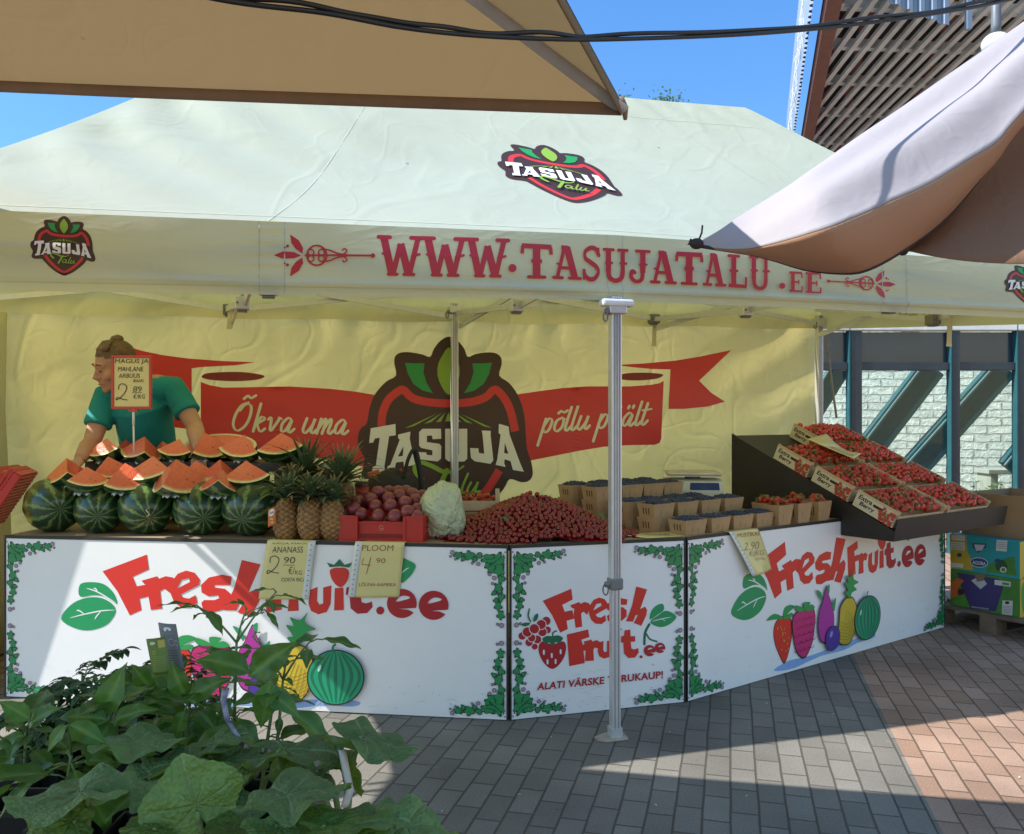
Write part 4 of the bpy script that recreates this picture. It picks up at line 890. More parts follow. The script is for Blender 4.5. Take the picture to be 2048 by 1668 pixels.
def drawn_fruit(a, tf5):
    """a row of plainly drawn fruit"""
    a.tf = tf5; k = pr('drawn_outline', (.02, .02, .02))
    def blob(p, m, grow=5):
        cx = sum(x for x, y in p) / len(p); cy = sum(y for x, y in p) / len(p); q = spl(p, 4)
        a.poly([(cx + (x - cx) * (1 + grow / 90), cy + (y - cy) * (1 + grow / 90)) for x, y in q], k); a.poly(q, m)
    a.poly(spl([(860, 965), (1000, 945), (1200, 960), (1500, 955), (1800, 955), (1910, 965), (1880, 990), (1700, 985), (1550, 1000), (1300, 985), (1050, 1000), (900, 985)], 3), blu)
    blob([(855, 740), (880, 690), (945, 672), (1005, 700), (1020, 770), (1000, 860), (950, 945), (900, 880), (865, 810)], red2)
    for t in ([(940, 680), (860, 640), (790, 665), (850, 672)], [(940, 680), (950, 625), (1000, 612), (1040, 630), (990, 655)], [(940, 682), (1010, 660), (1030, 680), (985, 690)]): blob(t, dgreen_p, 3)
    rs = random.Random(2)
    for i in range(16): x, y = rs.uniform(880, 990), rs.uniform(720, 880); a.poly(ell(x, y, 4, 6, 8), yel)
    blob([(1022, 760), (1030, 690), (1080, 665), (1150, 660), (1210, 668), (1235, 720), (1228, 790), (1210, 870), (1150, 945), (1100, 940), (1050, 880)], mag)
    for i in range(5):
        for j in range(4): x, y = 1055 + j * 48 + (i % 2) * 20, 705 + i * 46; a.stroke(ell(x, y, 22, 20, 10, 20, 170), 4, pr('drawn_dark_magenta', (.33, .01, .1)))
    for t in ([(1130, 665), (1060, 660), (1040, 622), (1100, 640)], [(1130, 665), (1120, 620), (1180, 625), (1160, 650)], [(1135, 667), (1190, 640), (1225, 665), (1190, 675)]): blob(t, dgreen_p, 3)
    blob([(1262, 780), (1275, 700), (1310, 640), (1330, 590), (1350, 560), (1365, 610), (1400, 680), (1420, 760), (1410, 840), (1360, 900), (1300, 890), (1270, 840)], pur)
    for t in ([(1300, 640), (1260, 590), (1245, 560), (1290, 585)], [(1350, 560), (1375, 545), (1370, 600)], [(1400, 680), (1440, 640), (1425, 720)]): blob(t, grn, 3)
    blob([(1480, 800), (1490, 720), (1530, 675), (1580, 662), (1630, 680), (1662, 735), (1660, 800), (1640, 900), (1590, 955), (1530, 955), (1478, 930), (1466, 870)], yel)
    for i in range(7):
        a.stroke([(1480 + i * 27, 950 - abs(i - 3) * 5), (1520 + i * 24, 830 + i * 4), (1560 + i * 16, 740 + i * 12)], 3, pr('drawn_brown', (.28, .18, .02))); a.stroke([(1480, 800 + i * 22), (1560, 830 + i * 20), (1650, 800 + i * 18)], 3, pr('drawn_brown', (.28, .18, .02)))
    blob([(1585, 665), (1535, 620), (1565, 610), (1530, 555), (1570, 560), (1550, 515), (1600, 530), (1640, 490), (1625, 545), (1680, 575), (1630, 590), (1660, 620), (1610, 630)], dgreen_p, 4)
    blob([(1330, 890), (1350, 835), (1405, 815), (1460, 840), (1475, 895), (1455, 945), (1400, 965), (1350, 945)], vio); a.poly(ell(1385, 860, 14, 22, 12, rot=30), pr('drawn_lilac', (.3, .25, .6)))
    blob(ell(1790, 830, 145, 140, 16), tea)
    for i in range(7):
        t = (i - 3) / 3.4; a.stroke([(1790 + t * 40, 695), (1790 + t * 125, 780 + 6 * math.sin(i)), (1790 + t * 138, 850), (1790 + t * 60, 962)], 15 + 3 * (i % 2), tead, taper=True)
    a.stroke([(1780, 695), (1776, 670), (1788, 655)], 12, tead)
    a.poly(ell(1705, 780, 8, 20, 10, rot=20), pr('drawn_pale', (.5, .8, .6)))
def lobed(cx, cy, s_, ang, n=5, el_=1.25):
    out = []
    for i in range(40):
        q = 2 * math.pi * i / 40; r = s_ * (.60 + .34 * abs(math.cos(q * n / 2)) ** 1.5 + .06 * math.sin(3 * q + s_))
        x, y = r * math.cos(q) * el_, r * math.sin(q); c, d = math.cos(ang), math.sin(ang); out.append((cx + x * c - y * d, cy + x * d + y * c))
    return out
def ornament(a, W, H):
    """corner vines; works in metres on the board, x right, y down"""
    k = .000640
    for fxx in (0, 1):
        for fyy in (0, 1):
            def tr(p): return [((W - (.022 + x * k)) if fxx else .022 + x * k, (H - (.022 + y * k)) if fyy else .022 + y * k) for x, y in p]
            def T(p, m): a.poly(tr(p), m)
            a.stroke(tr([(30, 30), (120, 16), (200, 34), (290, 10), (380, 22)]), 9 * k, vdk); a.stroke(tr([(28, 40), (14, 130), (40, 210), (18, 300), (46, 390), (24, 500)]), 9 * k, vdk)
            a.stroke(tr([(6, 10), (4, 90), (8, 175)]), 7 * k, vdk)
            for cx, cy, s_, an, n in ((58, 60, 58, .8, 7), (118, 48, 44, .2, 5), (40, 128, 42, 1.5, 5), (100, 118, 30, .9, 5), (192, 22, 22, .3, 3), (265, 24, 36, -.1, 5), (352, 22, 26, .2, 5), (312, 48, 15, 1, 3), (225, 52, 16, .9, 3), (24, 196, 26, 1.3, 3), (46, 262, 32, 1.7, 5), (24, 330, 26, 1.4, 3), (48, 395, 28, 1.6, 5), (28, 462, 28, 1.5, 5), (78, 300, 16, .6, 3), (64, 352, 15, .4, 3), (130, 92, 18, .8, 3)):
                T(lobed(cx, cy, s_ + 8, an, n), vdk); T(lobed(cx, cy, s_, an, n), vine)
            a.stroke(tr([(20, 20), (50, 50), (95, 85)]), 5 * k, vdk); a.stroke(tr([(60, 30), (100, 45), (140, 50)]), 5 * k, vdk)
            for cx, cy, r in ((396, 2, 14), (372, 52, 7), (198, 84, 12), (76, 186, 13), (112, 160, 10), (22, 540, 15), (52, 532, 8), (90, 228, 8), (410, 32, 6), (244, 80, 7)):
                T(ell(cx, cy, r + 4, r + 4, 14), vdk); T(ell(cx, cy, r, r, 14), pinkb)
            T(ell(-6, -8, 7, 7, 10), pr('screw', (.2, .2, .25)))
k5b = crop(0, 1040, 2.656); k2 = crop(500, 860, 4.096); k7 = crop(1000, 1040, 3.971)
inv1, inv2 = inverter(S_pan[0]), inverter(S_pan[1])
H_ = ZT - .02
for i in (0, 2):
    a = Art(S_pan[i], None, base=.0012, step=.00022)
    sh = (lambda q: q) if i == 0 else (lambda q: (q[0] + .012, q[1] - .01))
    for w_ in ('fresh', 'leaves', 'fruit'):
        a = Art(S_pan[i], None, base=.0012, step=.00022); art_long(a, lambda x, y: sh(inv1(*k5b(x, y))), lambda x, y: sh(inv1(*k2(x, y))), w_); a.build('printed_leaves' if w_ == 'leaves' else 'printed_lettering', fronts[i])
    a = Art(S_pan[i], None, base=.0012, step=.00022)
    if i == 0: drawn_fruit(a, lambda x, y: inv1(*k5b(x, y)))
    else: drawn_fruit(a, lambda x, y: (lambda q: (q[0] - .055, q[1] + .035))(inv1(*k5b(x, y))))
    a.build('printed_fruit', fronts[i])
a = Art(S_pan[1], lambda x, y: inv2(*k7(x, y)), base=.0012, step=.00022)
def fit(g, box):
    loops = g if isinstance(g[0][0], (list, tuple)) else [g]; xs = [p[0] for l in loops for p in l]; ys = [p[1] for l in loops for p in l]
    x0, x1, y0, y1 = min(xs), max(xs), min(ys), max(ys); X0, X1, Y0, Y1 = box
    return [[(X0 + (x - x0) / (x1 - x0) * (X1 - X0), Y0 + (y - y0) / (y1 - y0) * (Y1 - Y0)) for x, y in l] for l in loops]
for g, bx in ((G_F, (338, 590, 545, 895)), (G_r, (556, 722, 650, 856)), (G_e, (705, 856, 615, 826)), (G_s, (846, 1012, 620, 812)), (G_h, (1000, 1167, 527, 840)), (G_F2, (530, 716, 868, 1160)), (G_r2, (665, 800, 948, 1120)), (G_u, (775, 890, 950, 1100)), ([(0, 0), (70, -4), (74, 180), (-4, 184)], (900, 952, 950, 1090)), (G_t, (958, 1100, 868, 1095))): a.poly(fit(g, bx), red2)
a.poly(ell(925, 905, 24, 30, 14), red2); a.poly([(895, 870), (925, 880), (970, 858), (950, 890), (905, 890)], dgrn)
a.poly(ell(1118, 1085, 12, 12, 12), red3); a.poly(g_e(1186, 1036, 46), red3); a.poly(g_e(1268, 1014, 42), red3)
a.text('ALATI VÄRSKE TURUKAUP!', [(290, 1352), (1292, 1255), (1292, 1183), (300, 1280)], red3, off=.028, spacing=1.05); a.build('printed_lettering', fronts[1])
a = Art(S_pan[1], lambda x, y: inv2(*k7(x, y)), base=.0012, step=.00022)
for x, y, r in ((275, 1005, 24), (230, 972, 30), (295, 948, 32), (175, 920, 30), (250, 935, 30), (375, 872, 28), (335, 888, 34), (215, 888, 38), (365, 800, 34), (325, 828, 37), (270, 862, 38)): a.poly(ell(x, y, r + 5, r + 5, 18), whp); a.poly(ell(x, y, r, r, 18), red3)
a.poly(spl([(165, 828), (200, 812), (238, 818), (215, 838), (190, 842)], 3), dgrn); a.poly(spl([(262, 805), (270, 760), (297, 740), (300, 770), (285, 795)], 3), dgrn); a.stroke([(240, 805), (222, 760), (230, 705)], 12, dgrn)
a.build('printed_fruit', fronts[1]); a = Art(S_pan[1], lambda x, y: inv2(*k7(x, y)), base=.0012, step=.00022)
a.poly(spl([(298, 1015), (325, 955), (415, 985), (505, 955), (530, 1005), (518, 1080), (472, 1152), (415, 1190), (352, 1152), (312, 1080)], 3), whp); a.poly(spl([(304, 1015), (330, 962), (415, 985), (500, 962), (525, 1005), (512, 1080), (470, 1147), (415, 1183), (357, 1147), (317, 1080)], 3), red3)
a.poly(spl([(335, 945), (370, 920), (415, 922), (460, 915), (500, 938), (470, 975), (440, 970), (418, 1002), (392, 972), (360, 980)], 3), dgrn); a.stroke([(418, 925), (420, 895), (446, 880)], 12, dgrn)
for x, y in ((347, 1050), (480, 1045), (410, 1075), (376, 1125), (440, 1122)): a.stroke([(x, y - 13), (x, y + 13)], 14, whp)
a.build('printed_fruit', fronts[1]); a = Art(S_pan[1], lambda x, y: inv2(*k7(x, y)), base=.0012, step=.00022)
a.stroke([(1185, 828), (1152, 895), (1146, 985)], 20, dgrn); a.stroke([(1162, 905), (1190, 945), (1245, 965)], 13, dgrn)
leafpair(a, [(1192, 812), (1250, 760), (1320, 720), (1400, 765), (1350, 825), (1270, 850)], [(1190, 790), (1200, 725), (1240, 680), (1290, 665), (1300, 712), (1255, 748)], ([(1205, 805), (1280, 785), (1360, 770)], [(1280, 785), (1310, 800)]))
a.build('printed_leaves', fronts[1])
for i, (p, q) in enumerate(((P1a, P1b), (P1b, P2b), (P2b, P3b))):
    W = (q - p).length; o_ = p; dd = (q - p) / W
    a = Art(flat((p.x, p.y, ZT - .015), (dd.x, dd.y, 0), (0, 0, -1)), lambda x, y: (x, y), base=.0012, step=.00003); ornament(a, W, ZT - .02); a.build('printed_vines', fronts[i])
    a = Art(flat((p.x, p.y, ZT - .015), (dd.x, dd.y, 0), (0, 0, -1)), lambda x, y: (x, y), base=.0034, step=.00002); rs_ = random.Random(60 + i)
    for k in range(26):
        x, y = rs_.uniform(.05, W - .1), (ZT - .02) * (1 - abs(rs_.gauss(0, .12))) - .03; a.stroke([(x, y), (x + rs_.uniform(.005, .05), y + rs_.uniform(-.012, .012)), (x + rs_.uniform(.03, .07), y + rs_.uniform(-.012, .012))], rs_.uniform(.0008, .002), pr('scuff_grey', (.52, .50, .47)), taper=True)
    for k in range(40): x, y = rs_.uniform(.03, W - .03), (ZT - .02) * (1 - abs(rs_.gauss(0, .1))) - .012; a.poly(ell(x, y, rs_.uniform(.0012, .004), rs_.uniform(.001, .003), 7), pr('mud_speck', (.34, .30, .25)))
    o = a.build('dirt_specks', fronts[i]); o['kind'] = 'stuff'

# ---- price sheets
paper_m = mat('yellow_paper', (.74, .64, .27), .45, var=.04, vscale=4, bump=.08, bscale=14, coat=.5, trans=(.6, .5, .2), tmix=.12); sleeve_m = mat('clear_sleeve', (.6, .62, .62), .2, coat=.6); ink = pr('black_ink', (.03, .025, .02)); rink = pr('red_ink', (.26, .06, .03))
def hang_sheet(name, label, quad, k, strip, words, over=.07, curl=.012, perforated=True):
    """sheet hanging over the counter edge; quad = bottom-left, bottom-right, top-right, top-left in the photo"""
    a_, d_, bk = ((P1a, d1, b1), (P1b, d2, b2), (P2b, d3, b3))[k - 1]
    inv = inverter(S_pan[k - 1]); c = [S_pan[k - 1](*inv(*q)) for q in quad]; nrm = V((-bk.x, -bk.y, 0))
    top = [V((c[2].x, c[2].y, ZT + .004)), V((c[3].x, c[3].y, ZT + .004))]
    def S(u, v):
        if v <= 1: p = lerp(lerp(c[0], c[1], u), lerp(top[1], top[0], u), v); return p + nrm * (.012 + curl * (1 - v) * math.sin(1.5 + 2 * u) + .004 * math.sin(5 * u + 3 * v))
        q = min(1, (v - 1) / .06); p = lerp(top[1], top[0], u) + nrm * (.012 * (1 - q)); p.z += .002 * math.sin(math.pi * q); return p - nrm * max(0, (v - 1.06)) * 1.0
    t = thing(name, label, 'price sheet', tuple(lerp(c[0], c[1], .5)), group='price sheets on the counter fronts')
    b = MB(); b.sheet(lambda u, v: S(u, v * (1.06 + over)), 12, 22, paper_m, .0012); b.build('paper', t)
    u0, u1 = ((-.02, .13) if strip == 'l' else (.87, 1.02))
    b = MB(); b.sheet(lambda u, v: S(lerp(u0, u1, u), v * (1.06 + over)) + nrm * .0016, 3, 22, sleeve_m, .0008)
    if perforated:
        ar = Art(lambda u, v: S(u, v) + nrm * .0016, lambda x, y: (x, y), base=.001)
        for j in range(11): ar.poly([(lerp(u0, u1, .5) + x * .018, .06 + j * .088 + y * .008) for x, y in ell(0, 0, 1, 1, 8)], ink)
        for p_, f_, mi_ in zip([0], [0], [0]): b.v, o2 = b.v + ar.mb.v, len(b.v); kk = b.mi(ink); b.f += [[i + o2 for i in f] for f in ar.mb.f]; b.m += [kk] * len(ar.mb.f); b.s += [False] * len(ar.mb.f)
    b.build('plastic_sleeve', t)
    ar = Art(S, inverter(S), base=.0012, step=.00003, maxe=12)
    words(ar); ar.build('handwriting', t)
def W_(a, k):
    def f(txt, x0, y0, x1, y1, m, off=-.004, sl=0., sp=1.): # box in crop pixels
        q = [k(x0, y1), k(x1, y1 + sl), k(x1 + (y1 - y0) * .12, y0 + sl), k(x0 + (y1 - y0) * .12, y0)]; a.text(txt, q, m, off=off, spacing=sp)
    return f
def w_anan(a):
    f = W_(a, k2); f('ANANASS', 182, 955, 432, 1005, ink); f('VÄGA MAGUS', 180, 918, 510, 936, ink); f('90', 275, 1040, 368, 1092, ink); f('€/', 312, 1120, 362, 1180, ink); f('KG', 368, 1148, 425, 1182, ink, sl=4); f('COSTA RICA', 256, 1210, 455, 1240, ink, 0)
    a.tf = (lambda g: lambda x, y: g(*k2(x, y)))(a.tf); a.maxe = None; a.stroke([(165, 1085), (170, 1045), (205, 1032), (238, 1060), (215, 1120), (160, 1168), (140, 1172), (150, 1150), (190, 1165), (235, 1172)], 7, ink); a.stroke([(272, 1106), (365, 1108)], 4, ink)
hang_sheet('price_sheet', 'yellow handwritten pineapple price sheet hanging in front of the pineapples', [(521, 1196), (617, 1198), (632, 1090), (537, 1090)], 1, 'r', w_anan)
def w_plo(a):
    f = W_(a, k2); f('PLOOM', 918, 942, 1172, 990, rink); f('90', 1032, 1050, 1108, 1090, rink); f('LÕUNA-AAFRIKA', 892, 1246, 1195, 1280, rink, 0)
    a.tf = (lambda g: lambda x, y: g(*k2(x, y)))(a.tf); a.maxe = None; a.stroke([(930, 1050), (915, 1100), (985, 1108)], 6, rink, smooth=False); a.stroke([(990, 1045), (955, 1175)], 6, rink)
hang_sheet('price_sheet', 'yellow handwritten plum price sheet hanging below the red plum crate', [(701, 1192), (799, 1194), (811, 1092), (714, 1091)], 1, 'l', w_plo)
def w_must(a):
    f = W_(a, crop(1380, 780, 3.066)); f('MUSTIKAS', 288, 880, 425, 905, rink, sl=-14); f('2.90', 330, 935, 420, 985, mat('faint_ink', (.32, .24, .14), .5), sl=-8); f('€/KG', 360, 985, 450, 1020, mat('faint_ink', (.32, .24, .14), .5), sl=-8); f('250g', 400, 1030, 460, 1048, mat('faint_ink', (.32, .24, .14), .5), sl=-6)
hang_sheet('price_sheet', 'pale yellow blueberry price sheet curling over the right counter edge', [(1493, 1150), (1546, 1138), (1512, 1064), (1455, 1070)], 3, 'l', w_must, over=.05, curl=.03)
# sheet lying flat on the middle counter
p0, p1, p2, p3 = [e3(onc(2, px, w), ZT + .004) for px, w in ((1296, .015), (1370, .03), (1346, .20), (1245, .12))]
S_fl = lambda u, v: lerp(lerp(p0, p1, u), lerp(p3, p2, u), v) + V((0, 0, .004 * math.sin(6 * u) * math.sin(3 * v) + .005 * v))
t = thing('price_sheet', 'yellow price sheet lying flat on the middle counter beside the cherries', 'price sheet', tuple(p0)); b = MB(); b.sheet(S_fl, 10, 8, paper_m, .0012); b.build('paper', t)
a = Art(S_fl, lambda x, y: (x, y), maxe=.1, base=.0015); a.text('KIRSS', [(.25, .35), (.8, .4), (.8, .75), (.25, .7)], mat('faint_ink', (.32, .24, .14), .5)); a.build('handwriting', t)
# sign on a stick above the melon slices
YS = 4.62
sg = thing('price_sign', 'red framed watermelon price sign on a stick in front of the man', 'price sign', tuple(at(267, 890, YS)))
def sq(x0, y0, x1, y1, m, y, th, nm, bev=0.):
    b = MB(); p, q = at(x0, y0, y), at(x1, y1, y); b.box(((p.x + q.x) / 2, y, (p.z + q.z) / 2), (abs(q.x - p.x), th, abs(q.z - p.z)), m, bev=bev); return b.build(nm, sg)
fr_m = mat('red_plastic_frame', (.5, .045, .03), .35)
b = MB(); x0, y0, x1, y1 = 223, 711, 303.5, 818
for (a0, a1, c0, c1) in ((x0, y0, x1, y0 + 5), (x0, y1 - 5, x1, y1), (x0, y0 + 5, x0 + 5, y1 - 5), (x1 - 5, y0 + 5, x1, y1 - 5)):
    p, q = at(a0, a1, YS), at(c0, c1, YS); b.box(((p.x + q.x) / 2, YS, (p.z + q.z) / 2), (abs(q.x - p.x), .014, abs(q.z - p.z)), fr_m, bev=.002)
b.build('frame', sg)
sq(227, 715, 300, 814, paper_m, YS + .002, .004, 'paper')
b = MB(); b.tube([at(267, 818, YS), at(267, 850, YS)], .007, wplast); b.tube([at(267, 848, YS), at(268, 905, YS)], .005, wplast); b.box(at(267, 821, YS), (.05, .016, .014), fr_m); b.build('stem', sg)
O_, U_ = at(0, 0, YS), at(1, 0, YS) - at(0, 0, YS); S_sg = flat(O_, U_, at(0, 1, YS) - at(0, 0, YS)); a = Art(S_sg, lambda x, y: (x, y), base=.0025, step=.0001)
f = W_(a, k1); f('MAGUS JA', 672, 228, 868, 260, ink, 0); f('MAHLANE', 690, 273, 838, 300, ink, 0); f('ARBUUS', 694, 313, 818, 338, ink, 0); f('IRAAN', 780, 346, 838, 364, ink, 0); f('89', 778, 388, 828, 420, ink); f('€/KG', 780, 434, 848, 460, ink, 0)
a.tf = k1; a.stroke([(695, 405), (700, 380), (722, 374), (742, 392), (728, 430), (695, 462), (680, 465), (690, 452), (715, 462), (745, 468)], 5, ink); a.stroke([(775, 425), (830, 425)], 3, ink); a.build('handwriting', sg)
# ============================================================ PRODUCE
def mesh_of(mb, name):
    o = mb.build(name, None, world=False); me = o.data; bpy.data.objects.remove(o); return me
def inst(me, name, loc, rot=None, sc=1., label=None, cat=None, group=None, parent=None):
    o = bpy.data.objects.new(name, me); col.objects.link(o); o.location = loc
    if rot is not None: o.rotation_euler = rot.to_euler() if hasattr(rot, 'to_euler') else rot
    o.scale = (sc, sc, sc) if not isinstance(sc, (tuple, list)) else sc
    if parent is not None: o.parent = parent
    return tag(o, label, cat, group)
def rrot(r): return Matrix.Rotation(r.uniform(0, 6.28), 3, 'Z') @ Matrix.Rotation(r.uniform(0, 3.14), 3, 'X') @ Matrix.Rotation(r.uniform(0, 6.28), 3, 'Z')
# ---- watermelons
def melon_mat(name, cut):
    m = bpy.data.materials.new(name); t, out = nodes_of(m); L = t.links.new
    p = N(t, 'ShaderNodeBsdfPrincipled', i_Roughness=.28); p.inputs['Coat Weight'].default_value = .3; p.inputs['Coat Roughness'].default_value = .12
    tc = N(t, 'ShaderNodeTexCoord'); s_ = N(t, 'ShaderNodeSeparateXYZ'); L(tc.outputs['Object'], s_.inputs[0])
    oi = N(t, 'ShaderNodeObjectInfo')
    an = N(t, 'ShaderNodeMath', operation='ARCTAN2'); L(s_.outputs[1], an.inputs[0]); L(s_.outputs[0], an.inputs[1])
    nz = N(t, 'ShaderNodeTexNoise', i_Scale=2.8, i_Detail=6., i_Roughness=.75); nz.noise_dimensions = '4D'; L(tc.outputs['Object'], nz.inputs['Vector']); L(oi.outputs['Random'], nz.inputs['W'])
    nm = N(t, 'ShaderNodeMath', operation='MULTIPLY_ADD'); nm.inputs[1].default_value = 8.5; L(nz.outputs[0], nm.inputs[0])
    a9 = N(t, 'ShaderNodeMath', operation='MULTIPLY'); a9.inputs[1].default_value = 11.; L(an.outputs[0], a9.inputs[0]); L(a9.outputs[0], nm.inputs[2])
    sn_ = N(t, 'ShaderNodeMath', operation='SINE'); L(nm.outputs[0], sn_.inputs[0])
    n2 = N(t, 'ShaderNodeTexNoise', i_Scale=11., i_Detail=4.); L(tc.outputs['Object'], n2.inputs['Vector'])
    ad = N(t, 'ShaderNodeMath', operation='MULTIPLY_ADD'); ad.inputs[1].default_value = 1.1; L(n2.outputs[0], ad.inputs[0]); L(sn_.outputs[0], ad.inputs[2])
    mr = N(t, 'ShaderNodeMapRange'); mr.inputs[1].default_value = .9; mr.inputs[2].default_value = 1.5; L(ad.outputs[0], mr.inputs[0])
    mx = N(t, 'ShaderNodeMix', data_type='RGBA'); mx.inputs[6].default_value = (.011, .042, .016, 1); mx.inputs[7].default_value = (.13, .22, .06, 1); L(mr.outputs[0], mx.inputs[0])
    col_out = mx.outputs[2]
    if cut:
        ln = N(t, 'ShaderNodeVectorMath', operation='LENGTH'); L(tc.outputs['Object'], ln.inputs[0])
        n3 = N(t, 'ShaderNodeTexNoise', i_Scale=5., i_Detail=3.); L(tc.outputs['Object'], n3.inputs['Vector'])
        l2 = N(t, 'ShaderNodeMath', operation='MULTIPLY_ADD'); l2.inputs[1].default_value = .06; L(n3.outputs[0], l2.inputs[0]); L(ln.outputs['Value'], l2.inputs[2])
        rp = N(t, 'ShaderNodeValToRGB'); e_ = rp.color_ramp.elements; e_[0].position = 0; e_[0].color = (.68, .13, .07, 1); e_[1].position = .84; e_[1].color = (.62, .095, .05, 1)
        for pos, cc in ((.905, (.62, .25, .12, 1)), (.945, (.66, .58, .30, 1)), (.985, (.55, .58, .26, 1)), (.997, (.05, .12, .03, 1))): q = rp.color_ramp.elements.new(pos); q.color = cc
        dv = N(t, 'ShaderNodeMath', operation='SUBTRACT'); dv.inputs[1].default_value = .028; L(l2.outputs[0], dv.inputs[0]); L(dv.outputs[0], rp.inputs[0])
        n4 = N(t, 'ShaderNodeTexNoise', i_Scale=9., i_Detail=5.); L(tc.outputs['Object'], n4.inputs['Vector'])
        m4 = N(t, 'ShaderNodeMapRange'); m4.inputs[1].default_value = .3; m4.inputs[2].default_value = .75; m4.inputs[3].default_value = .9; m4.inputs[4].default_value = 1.18; L(n4.outputs[0], m4.inputs[0])
        v4 = N(t, 'ShaderNodeVectorMath', operation='SCALE'); L(rp.outputs[0], v4.inputs[0]); L(m4.outputs[0], v4.inputs['Scale'])
        vo = N(t, 'ShaderNodeTexVoronoi', i_Scale=6.); L(tc.outputs['Object'], vo.inputs['Vector'])
        sd_ = N(t, 'ShaderNodeMath', operation='LESS_THAN'); sd_.inputs[1].default_value = .13; L(vo.outputs['Distance'], sd_.inputs[0])
        inr = N(t, 'ShaderNodeMath', operation='LESS_THAN'); inr.inputs[1].default_value = .82; L(ln.outputs['Value'], inr.inputs[0])
        out3 = N(t, 'ShaderNodeMath', operation='GREATER_THAN'); out3.inputs[1].default_value = .45; L(ln.outputs['Value'], out3.inputs[0])
        mm = N(t, 'ShaderNodeMath', operation='MULTIPLY'); L(sd_.outputs[0], mm.inputs[0]); L(inr.outputs[0], mm.inputs[1])
        mm2 = N(t, 'ShaderNodeMath', operation='MULTIPLY'); L(mm.outputs[0], mm2.inputs[0]); L(out3.outputs[0], mm2.inputs[1])
        ms = N(t, 'ShaderNodeMix', data_type='RGBA'); ms.inputs[7].default_value = (.05, .02, .015, 1); L(mm2.outputs[0], ms.inputs[0]); L(v4.outputs[0], ms.inputs[6]); col_out = ms.outputs[2]
        bp = N(t, 'ShaderNodeBump', i_Strength=.12, i_Distance=.05); L(n4.outputs[0], bp.inputs['Height']); L(bp.outputs[0], p.inputs['Normal'])
        p.inputs['Coat Weight'].default_value = .6; p.inputs['Roughness'].default_value = .35
    L(col_out, p.inputs['Base Color']); L(p.outputs[0], out.inputs[0]); return m
mel_m = melon_mat('watermelon_rind', False); flesh_m = melon_mat('watermelon_flesh', True)
mb = MB(); mb.ball((0, 0, 0), 1, mel_m, 40, 24, fn=lambda d: 1 - .05 * math.exp(-((abs(d.z) - 1) / .03) ** 2) + .012 * math.cos(11 * math.atan2(d.y, d.x)) * (1 - d.z ** 2)); mel_me = mesh_of(mb, 'watermelon')
stem_m = mat('dry_stem', (.32, .29, .17), .7)
C1v = V((0, 0, HC))
mel = [(108, .148, (.25, .15), 'leftmost whole dark watermelon, right beside the red crates'), (200, .128, (-.1, .05), 'smaller striped whole watermelon between the leftmost melon and the shiny one'), (293, .142, (.12, -.1), 'shiny dark whole watermelon with a curled dry stem'), (403, .142, (.1, -.05), 'dark whole watermelon with pale star lines, fourth from the left'), (505, .155, (-.35, -.12), 'rightmost whole watermelon, lighter striped, next to the pineapples')]
for i, (px, r, tl, lb) in enumerate(mel):
    p = onc(1, px, .04 + r); c = e3(p, ZT + r * .97)
    t = thing('watermelon', lb + ' on the counter', 'watermelon', tuple(e3(p, ZT)), group='whole watermelons in the front row')
    ax = (C1v - c).normalized() + V((tl[0], 0, -.35 + tl[1])); rot = ax.to_track_quat('Z', 'X').to_matrix().to_4x4() @ Matrix.Rotation(i * 1.3, 4, 'Z')
    o = inst(mel_me, 'rind', V((0, 0, r * .97)), rot, (r, r, r * (1.04 if i != 1 else .98)), parent=t)
    if i == 2:
        b = MB(); q = c + ax.normalized() * r; b.tube([q, q + V((-.01, -.012, .012)), q + V((.012, -.02, .02)), q + V((.0, -.02, .035)), q + V((-.012, -.016, .045)), q + V((.008, -.01, .058))], .0045, stem_m, 6); b.build('stem', t)
# ---- black riser
blk_m = mat('black_stained_wood', (.018, .015, .014), .45, var=.3, vscale=6)
rs = thing('riser_shelf', 'low black shelf carrying the upper row of melon slices', 'shelf', tuple(e3(onc(1, 380, .6), ZT)))
RZ = 1.205
q = [onc(1, 170, .40), onc(1, 566, .40)]; dq = (q[1] - q[0]).normalized(); bq = V((-dq.y, dq.x))
b = MB(); b.prism([e3(q[0], RZ - .05), e3(q[1], RZ - .05), e3(q[1] + bq * .38, RZ - .05), e3(q[0] + bq * .38, RZ - .05)], V((0, 0, .05)), blk_m); b.build('top', rs)
for a_ in (q[0], q[1] - dq * .05):
    b = MB(); b.prism([e3(a_, ZT), e3(a_ + dq * .05, ZT), e3(a_ + dq * .05 + bq * .38, ZT), e3(a_ + bq * .38, ZT)], V((0, 0, RZ - ZT - .05)), blk_m); b.build('side_panel', rs)
b = MB(); b.prism([e3(q[0] + dq * .05 + bq * .3, ZT), e3(q[1] - dq * .22 + bq * .3, ZT), e3(q[1] - dq * .22 + bq * .32, ZT), e3(q[0] + dq * .05 + bq * .32, ZT)], V((0, 0, RZ - ZT - .05)), blk_m); b.build('back_panel', rs)
